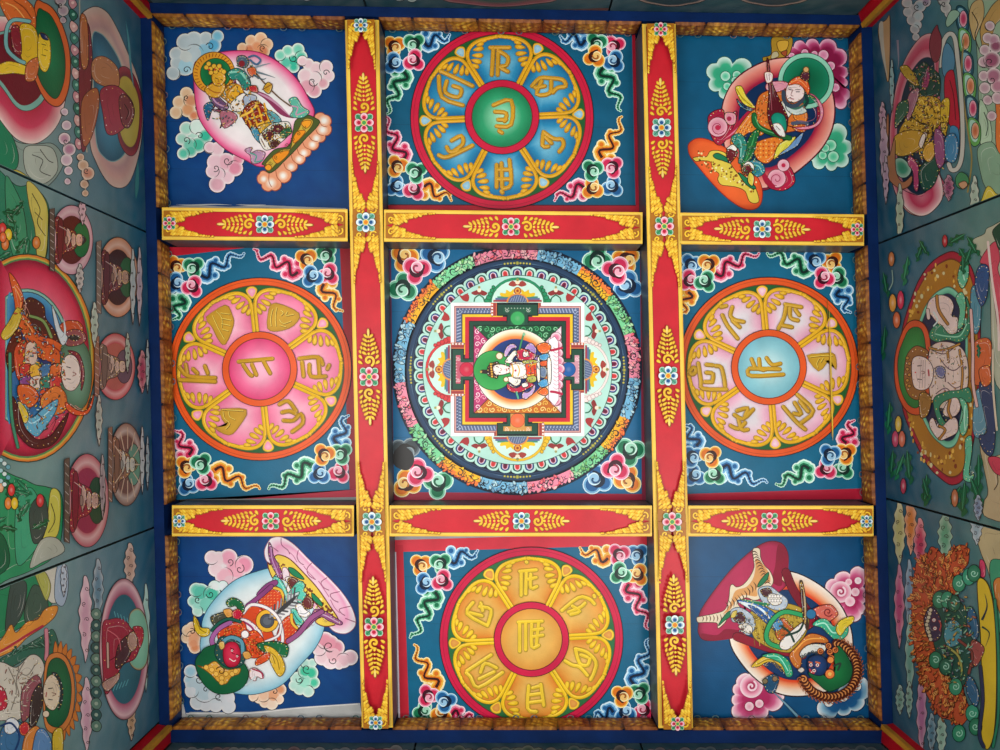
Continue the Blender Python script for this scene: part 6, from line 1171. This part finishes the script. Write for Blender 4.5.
p.fr(*H_); p.P([590, 90, 660, 60, 700, 120, 760, 160, 760, 330, 640, 300, 600, 200], '7c9c80', '28382c'); p.P([600, 390, 640, 280, 700, 350, 720, 400, 620, 430], 'c8b440', '4c4010'); p.P([650, 420, 720, 380, 760, 500, 700, 540], '2c4434', '142018')
bank(th, G, [(235, 15, 26), (240, 60, 24), (260, 100, 26), (275, 145, 24), (280, 185, 18), (300, 30, 30, '8ca0a8'), (290, 80, 28, 'a8b4b4'), (285, 125, 24, 'b0bcbc'), (330, 10, 24, '8c7c8c')], 'bcb4b0', 'a0a0a0', [(285, 35, 18, 60, 1), (325, 15, 14, 0, 1)])
bank(th, G, [(420, 0, 30), (430, 40, 26), (440, 70, 16), (400, -20, 24)], 'b8b8b0', 'a09c98', [(420, 20, 14, 60, 1)])
bank(th, G, [(650, 130, 24), (640, 190, 26), (625, 250, 26), (620, 310, 28), (620, 380, 26), (625, 440, 28), (640, 500, 24), (660, 580, 24), (680, 230, 34, '8c4c64'), (660, 300, 44, '945068'), (670, 380, 40, 'a06478'), (690, 430, 36, 'b07888'), (690, 490, 30), (670, 200, 30, 'b08090')], 'd4c4c0', 'b8949c', [(650, 310, 26, 60, 1), (660, 400, 24, 200, -1)])
p = part(th, 'painted_cloud', G); p.P([95, 130, 130, 100, 150, 80, 152, 200, 150, 300, 145, 400, 135, 400, 125, 340, 110, 260, 95, 190], 'b08c64', '2c2018'); p.P([95, 130, 115, 110, 120, 200, 128, 300, 138, 390, 120, 320, 105, 240], 'b0a898', None)
p = part(th, 'lotus_chain', G)
for k in range(6):
    y = 100+k*112; x = 512+k*12; c = ('1c6c50', '5c9c50')[k % 2]; p.P([x-30, y-60, x-5, y-72, x+28, y-40, x+34, y+20, x+24, y+60, x-6, y+70, x-28, y+20], c if k % 2 else '1c4c5c', '0c2420'); p.P([x-22, y-50, x, y-58, x+18, y-30, x+22, y+20, x+8, y+50, x-14, y+30], 'a0c8b4' if k % 2 else '7ca8b0', None); p.D(x+6, y-6, 20, ['d8b090', 'c87850', 'b05c3c'] if k % 2 else ['e0b0b8', 'c04868', 'b03054'], 42, o='2c1c1c')
p.P([430, 110, 450, 60, 480, 50, 500, 70, 470, 110, 440, 135], '8cac94', '14302c'); p.L([520, 200, 510, 400, 540, 650, 560, 800, 540, 960], 1.6, '8c7c44')
p = part(th, 'arch_border', G); p.L([400, 330, 415, 220, 445, 170, 475, 190, 490, 300, 505, 450, 515, 650, 510, 780, 490, 840, 460, 850, 445, 820], 4, 'b8b4a8', 0, '2c2c28'); p.P([420, 240, 440, 215, 470, 260, 475, 330, 450, 390, 420, 380, 410, 320], '4c7c94', '142c3c'); p.P([425, 390, 465, 350, 480, 420, 490, 500, 500, 640, 460, 640, 430, 560], 'a81c30', '3c0c14'); p.P([450, 640, 490, 640, 500, 720, 490, 780, 470, 800, 450, 760], '3c7ca0', '142c3c'); p.L([450, 400, 470, 480, 480, 600], 1, '5c0c1c')
p = part(th, 'aureole', G)
p.P([150, 760, 150, 640, 165, 520, 190, 400, 230, 290, 290, 200, 340, 168, 385, 180, 400, 240, 395, 400, 410, 600, 420, 760, 400, 860, 430, 940, 400, 1010, 350, 1065, 290, 1080, 230, 1050, 180, 970, 155, 870], [(0, 'c89c98'), (.06, 'b85868'), (.15, 'b03c54'), (.24, 'c08088'), (.25, '142838'), (1, '142c3c')], '3c1420'); p.P([355, 180, 385, 125, 395, 150, 410, 200, 400, 290, 370, 310, 350, 250], '7c343c', '2c1014'); p.fr(*H_); p.P([190, 290, 240, 310, 290, 325, 340, 300, 390, 220, 415, 280, 410, 350, 360, 410, 310, 430, 260, 415, 215, 370], [(0, 'd8c8c0'), (.2, 'd09098'), (.5, 'b03050'), (1, 'c06878')], '3c1420')
f = part(th, 'painted_figure', G); f.P([245, 430, 280, 350, 320, 310, 350, 330, 400, 380, 400, 470, 370, 490, 300, 500], '1c4438', '0c2018'); f.P([200, 340, 240, 330, 290, 400, 285, 430, 240, 400], 'b08c2c', '3c2c10'); f.P([320, 390, 345, 330, 350, 400, 330, 450, 310, 430], '9c3c64', '3c1428'); f.L([190, 200, 195, 300, 190, 350], 2.4, '7c7480', 1)
f.P([270, 500, 330, 480, 400, 500, 410, 600, 380, 640, 330, 620, 280, 600, 255, 560], 'c89c2c', '3c2c10'); f.P([200, 650, 250, 590, 310, 620, 360, 640, 350, 740, 280, 760, 200, 740], 'b8902c', '3c2c10'); f.P([410, 510, 450, 500, 440, 640, 420, 700, 405, 620], 'c8a42c', '3c2c10')
for k in range(14): f.L([270+(k % 5)*26, 515+(k//5)*36, 285+(k % 5)*26, 500+(k//5)*36, 296+(k % 5)*26, 520+(k//5)*36], 1, 'e8c450' if k % 2 else '6c4c14')
for k in range(10): f.spiral(225+(k % 4)*38, 660+(k//4)*36, 14, '5c4010', .9, k*50)
brocade(f, [250,500,400,490,440,560,440,780,360,800,200,740,210,640], ['e8c450','6c4c14','c89c2c','8c3c5c','f0dc8c','4c3410','3c6c5c'], 260, 3, 1.3, '2c1c0c', 13)
f.P([300, 690, 325, 660, 340, 680, 310, 740, 295, 730], 'd8c4bc', '3c2420'); f.P([250, 470, 290, 440, 300, 470, 260, 580, 240, 600, 235, 540], 'a06878', '3c1c24'); f.P([360, 700, 400, 660, 440, 700, 450, 800, 380, 800], '3c3c5c', '141428'); f.P([195, 520, 240, 500, 245, 560, 200, 620, 180, 640, 180, 580], '2c5c44', '0c2018')
brocade(f, [250,340,350,320,400,400,390,490,290,490,240,440], ['9c3c64','1c4438','7c7480','b08c2c','2c5c4c'], 60, 3, 1.2, '14141c', 14)
f.fr(*H_); brocade(f, [190,20,330,20,420,80,420,180,330,290,290,200,200,120], ['c89c2c','8c4c74','e8c450','1c4c3c','3c7ca0','5c1c34'], 130, 3, 1.3, '1c1410', 15); f.P([180, 150, 210, 140, 240, 160, 262, 200, 240, 235, 205, 235, 180, 200], [(0, '9cb8a4'), (.5, '3c8468'), (1, '2c7454')], '14302c'); f.P([250, 130, 280, 150, 300, 200, 295, 300, 275, 290, 270, 210, 245, 170], 'a83c64', '3c1428'); f.P([300, 200, 380, 130, 400, 200, 370, 280, 320, 300], '1c4c3c', '0c2018'); f.P([180, 30, 260, 0, 330, 20, 320, 80, 260, 120, 200, 130, 175, 100], 'b88c2c', '3c2c10'); f.P([330, 80, 370, 60, 380, 120, 350, 160, 320, 130], 'c89838', '3c2c10'); f.P([300, 70, 320, 20, 335, 30, 315, 90], 'd8c8c0', '3c2420'); f.P([440, 30, 480, 20, 500, 90, 480, 160, 440, 150, 425, 90], '3c7ca0', '142c3c'); f.P([380, 0, 420, 20, 430, 150, 400, 190, 380, 120], '8c4c74', '2c1428')
p = part(th, 'arch_border', H_); p.P([150, 130, 180, 40, 185, 200, 220, 260, 265, 230, 260, 270, 220, 295, 170, 270, 140, 220, 130, 120, 140, -60, 150, -60], 'a06844', '3c2014')
for x, y, w, h, c in ((118, 590, 40, 160, 'b08898'), (125, 760, 48, 340, 'a88898'), (165, 430, 26, 260, '7c9c9c')): tall(th, G, x, y, w, h, mix(c, 'W', .25), c)
for x, y, w, h, c in ((135, 250, 34, 240, 'a88898'), (205, 420, 44, 300, '94a48c'), (580, 350, 50, 240, '9cac98'), (450, 290, 60, 130, '8c4464')): tall(th, H_, x, y, w, h, mix(c, 'W', .25), c)
p = part(th, 'lotus_bud', H_); p.P([485, 240, 510, 210, 545, 230, 550, 270, 520, 295, 490, 280], '3c7c50', '142c20'); p.P([500, 270, 530, 255, 545, 275, 520, 295], 'b88c68', '3c2014')
th.build()
# ---- right wall, middle board
th = mural(1, 243.5, 498.5, 'right wall board, middle, with a white many-armed figure in a gold-brocade ring', SK2)
G = (860, 230, 5); H_ = (860, 370, 5)
p = part(th, 'painted_mountain', G); p.P([560, 60, 620, 20, 660, -20, 900, -60, 900, 800, 700, 800, 660, 600, 650, 300, 620, 160], 'a8a890', '28382c'); p.P([640, 90, 680, 60, 700, 140, 690, 200, 720, 300, 740, 500, 720, 640, 690, 500, 670, 350, 640, 190, 600, 160], 'c04858', '4c1420'); p.L([640, 60, 660, 250, 690, 450, 695, 600], 2.4, 'd8c0b8'); p.P([665, 0, 740, -40, 760, 120, 700, 100, 680, 60], '1c4434', '0c2018')
p.fr(*H_); p.P([600, 380, 660, 430, 720, 420, 900, 400, 900, 760, 640, 740, 620, 660, 640, 600], 'b09c78', '3c3020'); p.L([680, 480, 690, 560, 670, 600], 1, '3c3020'); p.P([640, 440, 700, 440, 740, 500, 720, 530, 670, 510], 'b83c4c', '4c1420')
rg = part(th, 'brocade_ring', G)
q = [265, 320, 300, 240, 350, 170, 410, 125, 470, 108, 530, 150, 570, 220, 600, 400, 600, 700, 590, 900, 560, 1100, 520, 1240, 460, 1275, 400, 1240, 340, 1180, 290, 1090, 250, 1000, 215, 900, 205, 780, 200, 640, 215, 480]
rg.P(q, [(0, '9c2030'), (.05, 'a02434'), (.07, '5c2414'), (.075, 'a87424'), (.3, '9c6820'), (.31, '1c4c3c'), (.32, '7cc0a0'), (.36, '5ca888'), (.37, '142440'), (1, '142444')], '3c1018', 1)
rn = random.Random(8)
for k in range(170):
    a = rn.uniform(-PI, PI); t = rn.uniform(.75, .93); x = 405+200*t*math.cos(a); y = 700+575*t*math.sin(a); rg.D(x, y, rn.uniform(4, 8), ('d8a848', 'c8c090', '7c3414', 'b8862c')[k % 4], rn.uniform(6, 13))
hl = part(th, 'halo', G); hl.P([200, 540, 235, 470, 280, 450, 325, 475, 350, 540, 355, 650, 350, 800, 325, 900, 290, 925, 240, 910, 200, 850, 175, 760, 175, 640], 'c8502c', '4c1810', 1); hl.P([215, 560, 245, 500, 285, 485, 315, 510, 330, 600, 330, 760, 310, 860, 280, 890, 240, 870, 205, 800, 190, 700, 195, 620], [(0, '1c6c34'), (.5, '2c8440'), (1, '4c9c54')], '0c2c18')
f = part(th, 'painted_figure', G)
f.P([335, 400, 350, 350, 400, 325, 450, 340, 470, 380, 460, 430, 490, 440, 485, 510, 440, 520, 400, 480, 360, 430], 'd4bcb4', '3c2424'); f.L([385, 330, 395, 400, 440, 470], 2.4, 'a87434', 0, '3c2410'); f.P([355, 500, 400, 470, 450, 520, 510, 500, 540, 440, 530, 330, 560, 420, 545, 520, 500, 560, 440, 550, 390, 560, 350, 540], '2c7c5c', '0c2c20'); f.L([380, 520, 430, 530, 500, 530, 535, 470], 1.2, '8cc8a4'); f.P([480, 340, 510, 310, 530, 360, 520, 470, 490, 490, 500, 400], '5cac88', '0c2c20'); f.P([490, 230, 510, 160, 540, 140, 545, 230, 520, 290, 500, 280], '5cac88', '0c2c20'); f.L([520, 170, 518, 220, 525, 250], 1.2, 'a8dcc0')
f.L([340, 400, 345, 440], 3, 'd4bcb4', 0, '3c2424'); f.L([370, 410, 390, 450, 370, 480], 1.4, 'c0d0c8')
f.P([350, 600, 400, 560, 480, 570, 530, 620, 545, 720, 530, 820, 480, 880, 400, 890, 355, 840, 345, 720], 'd4bcb0', '3c2424')
for p_ in ([360, 600, 420, 620, 470, 590], [400, 640, 440, 690, 480, 700, 520, 660], [370, 690, 420, 710, 430, 760], [440, 760, 480, 790, 520, 770], [380, 820, 430, 790, 470, 830]): f.L(p_, 1, '5c3c44')
for p_ in ([350, 590, 420, 600, 500, 570], [500, 600, 515, 720, 500, 860], [350, 860, 420, 850, 490, 870], [440, 600, 445, 660]): f.L(p_, 1.6, 'b07c34', 0, '3c2410')
brocade(f, [350,570,520,580,540,820,480,880,360,860], ['b07c34','d4bcb0','8c6c9c','e8dcd4','5c8c7c','c89c50'], 90, 3, 1, '4c3430', 16)
f.P([380, 690, 410, 680, 430, 700, 420, 740, 390, 730], '6c6c94', '1c1c34')
f.P([225, 690, 240, 620, 280, 580, 320, 590, 345, 610, 330, 640, 290, 640, 270, 700, 290, 790, 325, 800, 335, 830, 290, 850, 250, 830, 225, 770], '8c5c30', '2c1810'); f.P([262, 660, 290, 630, 340, 645, 368, 690, 368, 740, 345, 790, 300, 800, 268, 770], 'dcc4bc', '3c2424'); f.L([290, 680, 312, 678], 1, 'K'); f.L([290, 745, 312, 748], 1, 'K'); f.L([310, 705, 330, 712, 312, 720], .9, '8c5c50'); f.L([345, 700, 348, 728], 1.6, 'a83c40'); f.D(280, 712, 4, 'c84040')
for k in range(6): f.D(240+(k % 2)*10, 640+k*28, 9, 'b8843c', o='3c2410')
for k in range(3): f.L([310+k*10, 650, 300+k*14, 790], .7, 'b09890')
f.fr(*H_)
f.P([370, 150, 430, 110, 500, 100, 550, 90, 560, 160, 500, 150, 440, 150, 400, 190, 430, 260, 470, 250, 450, 280, 400, 270], '2c7c5c', '0c2c20'); f.P([420, 200, 450, 150, 490, 140, 505, 190, 480, 230, 430, 230], 'd4bcb4', '3c2424'); f.P([350, 260, 370, 240, 400, 290, 460, 240, 490, 250, 490, 310, 440, 340, 400, 350, 360, 300], 'd4bcb4', '3c2424'); f.L([455, 150, 445, 200, 460, 240], 2, 'a87434', 0, '3c2410'); f.L([400, 280, 430, 300, 400, 345], 1.8, 'a87434', 0, '3c2410'); f.P([500, 140, 540, 170, 545, 280, 520, 330, 500, 290, 520, 220], '5cac88', '0c2c20'); f.L([530, 180, 525, 240, 530, 300], 1.2, 'a8dcc0'); f.P([300, 130, 320, 110, 360, 140, 345, 220, 310, 240, 300, 190], '8c6430', '2c1810')
f.P([530, 350, 560, 330, 565, 400, 550, 520, 575, 520, 560, 560, 520, 540, 530, 440], '5cac88', '0c2c20')
p = part(th, 'lotus_seat', G)
p.P([560, 300, 590, 280, 610, 330, 605, 480, 580, 520, 560, 450], '4c8494', '142c3c'); p.P([590, 200, 620, 170, 650, 200, 640, 330, 610, 380, 580, 290], '2c4c78', '101c30'); p.P([570, 580, 620, 540, 660, 560, 660, 660, 630, 760, 570, 760], 'c05c30', '4c1810'); p.fr(*H_); p.P([580, 120, 620, 90, 640, 150, 640, 290, 600, 340, 570, 300], '5c8c9c', '142c3c'); p.P([600, 80, 640, 60, 680, 130, 680, 360, 660, 430, 620, 400, 600, 330, 640, 300], '2c3c5c', '101828'); p.P([600, 0, 650, -20, 660, 60, 620, 80], 'c05c30', '4c1810'); p.L([560, -300, 570, -100, 570, 60, 590, 180], 2.6, 'd0a8a0', 0, '3c2020'); p.L([670, -100, 672, 100, 690, 300], 2, 'c8b8a0')
p = part(th, 'painted_foliage', G)
for x, y, l, w, a in ((320, 60, 90, 16, 110), (300, 50, 80, 14, 60), (245, 130, 130, 18, 100), (120, 210, 110, 16, 80), (130, 480, 150, 16, 95), (530, 20, 90, 22, 150), (540, 30, 100, 20, 60), (500, 90, 70, 20, 60), (560, 90, 80, 20, 110), (520, 130, 80, 16, 90), (600, 640, 60, 12, -90)): leaf(p, x, y, l, w, a, ('0e5a38', '167048')[int(x) % 2])
p.L([165, 200, 168, 260, 150, 300], .9, '8ca898')
for x, y, rx, ry, c in ((162, 145, 16, 38, 'b87040'), (168, 365, 19, 46, 'd8983c'), (208, 350, 18, 48, 'c83050'), (188, 450, 19, 42, 'c86840'), (430, 55, 14, 32, 'b02c38')): p.D(x, y, rx, [mix(c, 'K', .2), c, mix(c, 'W', .35)], ry, o='2c1810')
p.fr(*H_)
for x, y, l, w, a in ((155, 160, 140, 18, 95), (170, 400, 120, 20, 95), (240, 400, 150, 22, 85), (225, 420, 120, 18, 110), (340, 520, 140, 22, 95), (320, 540, 100, 18, 75), (530, 560, 150, 28, 95), (560, 540, 130, 24, 70), (600, 420, 170, 22, 90), (510, 580, 90, 22, 120)): leaf(p, x, y, l, w, a, ('0e5a38', '167048')[int(x) % 2])
for x, y, rx, ry, c in ((197, 270, 17, 42, 'd8b84c'), (182, 345, 18, 42, 'c04868'), (215, 345, 18, 42, 'd06c50'), (222, 580, 15, 40, 'b03c54'), (480, 640, 18, 46, 'b06c48')): p.D(x, y, rx, [mix(c, 'K', .2), c, mix(c, 'W', .4)], ry, o='2c1810')
tall(th, H_, 597, 690, 50, 130, '9ca8b0', '6c7c94')
th.build()
# ---- right wall, lower board
th = mural(1, 498.5, 724, 'right wall board, lowest, with a dark wrathful figure in a mass of orange flames', SK2)
G = (860, 500, 3)
p = part(th, 'painted_mountain', G); p.P([340, 60, 400, 60, 520, 60, 520, 300, 420, 300, 380, 200, 360, 150], 'b0a078', '3c3020'); p.P([360, 180, 375, 190, 375, 230, 360, 225], 'c84060', '4c1420'); p.P([390, 190, 430, 180, 520, 200, 520, 420, 430, 420, 400, 300], '3c8c68', '143024'); p.P([400, 250, 430, 240, 450, 340, 420, 340], 'c07838', '4c2410')
for x, y, w, h, c in ((118, 100, 42, 190, 'b8b074'), (152, 75, 40, 180, 'c8783c'), (180, 135, 42, 160, 'b83c58'), (255, 110, 48, 150, '5c9474'), (118, 320, 34, 250, 'b84c74'), (148, 290, 30, 220, '6c8ca0'), (150, 470, 32, 250, '6c9c8c'), (120, 600, 30, 90, '7ca08c'), (148, 600, 24, 110, '7ca08c'), (185, 640, 34, 250, 'a8688c'), (215, 700, 30, 120, '5c8494'), (245, 705, 34, 130, '8cb09c'), (350, 80, 40, 110, '8ca0a8')): tall(th, G, x, y, w, h, mix(c, 'W', .3), c)
fl = part(th, 'flames', G); fl.holdz = True; rn = random.Random(12)
out = [165, 210, 175, 180, 200, 165, 215, 140, 240, 155, 255, 170, 275, 150, 300, 135, 325, 145, 325, 190, 300, 220, 290, 260, 300, 300, 320, 340, 330, 420, 320, 520, 310, 560, 320, 600, 330, 640, 300, 680, 270, 660, 240, 650, 215, 610, 190, 560, 175, 500, 160, 420, 155, 320]
fl.P(out, 'b8502c', '3c1410')
ov = [(out[i], out[i+1]) for i in range(0, len(out), 2)]
k = 0
while k < 620:
    x, y = rn.uniform(150, 335), rn.uniform(132, 685)
    if not inside(x, y, ov): continue
    X, Y = fl.X((x, y)); A = math.atan2(y-400, (x-258)*2)+rn.uniform(-.8, .8); tear(fl, X, Y, rn.uniform(3, 6.5), rn.uniform(1.6, 2.8), A, ('cc6030', 'a84420', 'd8843c', 'c03c24', '8c3018', '7c3c1c')[k % 6], '3c1410', 0)
    if k % 4 == 0: fl.spiral(x, y, 6, 'e0a458', .6, k*40)
    k += 1
p = part(th, 'moon_seat', G); p.P([355, 245, 370, 235, 390, 260, 405, 330, 412, 450, 412, 600, 405, 700, 390, 745, 375, 738, 365, 680, 368, 560, 365, 420, 358, 320], 'd0b02c', '3c3010', 1); p.L([408, 300, 418, 450, 418, 640, 402, 740], 2.4, '2c7c5c', 0, '0c2c20')
f = part(th, 'painted_figure', G); f.P([225, 290, 255, 270, 290, 290, 320, 330, 340, 400, 335, 500, 310, 560, 280, 540, 240, 480, 220, 400], '1c4c40', '0c1c18'); f.P([200, 340, 215, 320, 235, 335, 248, 370, 245, 410, 225, 425, 205, 410, 195, 370], '3c2c48', '140c18')
for k in range(9): f.D(203+abs(k-4)*3, 330+k*11, 6, 'd0c0a0', o='3c2c1c', w=.5)
f.D(225, 360, 6, 'e8e0d8', o='8c2424'); f.D(228, 385, 6, 'e8e0d8', o='8c2424'); f.D(225, 360, 2, 'K'); f.D(228, 385, 2, 'K'); f.L([240, 362, 246, 375, 242, 390], 1.2, 'b03c38')
for x, y, c in ((240, 300, '1f6c4c'), (265, 300, '2c8460'), (285, 310, '14503c'), (300, 250, '2c8460'), (330, 230, '2c8c6c'), (345, 220, '1f6c4c'), (230, 480, '1f6c4c'), (260, 500, '14503c'), (290, 560, '2c8460'), (340, 640, '2c8c6c'), (350, 680, '1f6c4c'), (300, 700, '2c8460')): f.D(x, y, 20, [c, mix(c, 'g', .3)], 26, o='0c2018'); f.spiral(x, y, 12, 'a8d8c0', .8, x)
f.P([265, 370, 290, 360, 310, 390, 300, 430, 270, 440, 255, 410], '4c8c98', '142c34'); f.P([330, 320, 350, 340, 360, 400, 345, 420, 325, 380], '2c5c7c', '101c30'); f.P([325, 530, 345, 540, 362, 590, 350, 620, 325, 580], '2c5c7c', '101c30'); f.P([340, 420, 375, 440, 370, 470, 350, 500, 335, 470], '9c4c48', '2c1414'); f.L([365, 500, 372, 600, 362, 700, 375, 740], 3, '2c3450', 0, '0c1018'); f.L([300, 420, 340, 460, 330, 520], 2.2, '7c3c34', 0, '2c1414'); f.L([370, 360, 385, 320, 378, 280], 2.4, '1c2c3c', 1); f.L([370, 380, 392, 400, 380, 440], 2, '1c3c34', 1); f.L([265, 440, 300, 470, 310, 520], 2, 'a09c50', 0, '2c2c14')
for k in range(110):
    a = rn.uniform(0, 2*PI); t = math.sqrt(rn.random()); x, y = 290+58*t*math.cos(a), 415+140*t*math.sin(a)
    if x < 250 and 310 < y < 430: continue
    X, Y = f.X((x, y)); tear(f, X, Y, rn.uniform(2.5, 6), rn.uniform(1.2, 2.4), rn.uniform(0, 6.3), ('1f6c4c', '2c8c6c', '4c8c98', '8c3c3c', 'b08c44', '2c3c64', '6cb098')[k % 7], '0c1814', 0)
th.build()
# ---- end walls (only their topmost strip is in view)
SK3 = [(2.89, '1c3c44'), (2.75, '2a4c50'), (2.5, '345850'), (1.6, '3c5c50')]
for i, f0, ts, lbs in ((0, YO, (152, 366, 609, 857), ('upper wall board at the left, mostly cut off, dark teal with a pale cloud tip', 'upper wall board at the middle, with the pale rim of an aureole over it', 'upper wall board at the right, with two pale arcs on dark teal')),
                       (2, YO2, (172, 416, 640, 881), ('lower wall board at the left, with grey and reddish clouds', 'lower wall board at the middle, with dull green hills', 'lower wall board at the right, with faint pinkish clouds'))):
    for k in range(3):
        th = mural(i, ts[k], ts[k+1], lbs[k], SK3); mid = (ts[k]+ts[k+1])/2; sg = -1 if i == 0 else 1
        y0 = f0(mid)
        if i == 0:
            if k == 0: bank(th, (0, 0, 1), [(307, -4, 5), (315, -6, 6), (300, -8, 7), (325, -10, 7)], '8c9490', '6c7c80')
            elif k == 1:
                p = part(th, 'aureole', (0, 0, 1)); p.P([420, -30, 440, -2, 465, 4, 500, 7, 535, 4, 560, -2, 580, -30], [(0, '8c6c68'), (.12, '7c4448'), (.4, '2c4c44'), (1, '7c3c34')], '2c2020')
                bank(th, (0, 0, 1), [(400, -6, 7), (412, -4, 6), (390, -8, 7)], '9ca8a0', '6c8080')
                p = part(th, 'painted_ground', (0, 0, 1)); p.P([555, 10, 580, 9, 609, 8, 609, 11, 580, 13, 556, 13], '5c3c34', None)
            else:
                for cx in (672, 774):
                    p = part(th, 'aureole', (0, 0, 1)); p.P([cx-52, -30, cx-36, -2, cx-14, 5, cx, 6.5, cx+14, 5, cx+36, -2, cx+52, -30], [(0, '9c8c80'), (.08, '8c7468'), (.14, '2c3c40'), (1, '34484c')], '2c2020')
        else:
            rn = random.Random(k+3)
            for j in range(9):
                x = ts[k]+20+j*(ts[k+1]-ts[k]-40)/8; c = (('5c6060', '5c3c3c', '646460'), ('24403c', '3c4c3c', '4c4c44'), ('443c40', '544c50', '34484c'))[k][j % 3]
                bank(th, (0, 0, 1), [(x-9, 754+rn.random()*3, 7), (x, 752+rn.random()*3, 7), (x+10, 754+rn.random()*3, 7), (x+2, 759, 9), (x+16, 758, 8)], mix(c, 'W', .12), c, ())
            if k == 0: p = part(th, 'painted_ground', (0, 0, 1)); p.P([360, 751, 385, 749.5, 405, 752, 405, 760, 360, 760], '7c2c30', None)
        th.build()
# ------------------------------------------------------------------ light
w = bpy.data.worlds.new('world'); bpy.context.scene.world = w; w.use_nodes = True
w.node_tree.nodes['Background'].inputs[0].default_value = (.95, .98, 1, 1); w.node_tree.nodes['Background'].inputs[1].default_value = 1.22
def area(name, loc, aim, sx, sy, e, col=(1, 1, 1)):
    l = bpy.data.lights.new(name, 'AREA'); l.shape = 'RECTANGLE'; l.size = sx; l.size_y = sy; l.energy = e; l.color = col
    o = bpy.data.objects.new(name, l); C.objects.link(o); o.location = loc; o.rotation_euler = (Vector(aim)-Vector(loc)).to_track_quat('-Z', 'Y').to_euler(); return o
area('daylight_from_doorway', (-1.45, .25, -.2), (-.3, .1, 4.5), 1.3, 1.9, 80, (1, .985, .96))
area('daylight_from_window', (1.75, 1.5, -.4), (.3, .3, 4.5), 1.3, 1.1, 80, (1, .985, .96))
vs = bpy.context.scene.view_settings
vs.view_transform = 'Standard'; vs.look = 'None'; vs.gamma = 1; vs.exposure = .02; vs.use_curve_mapping = False
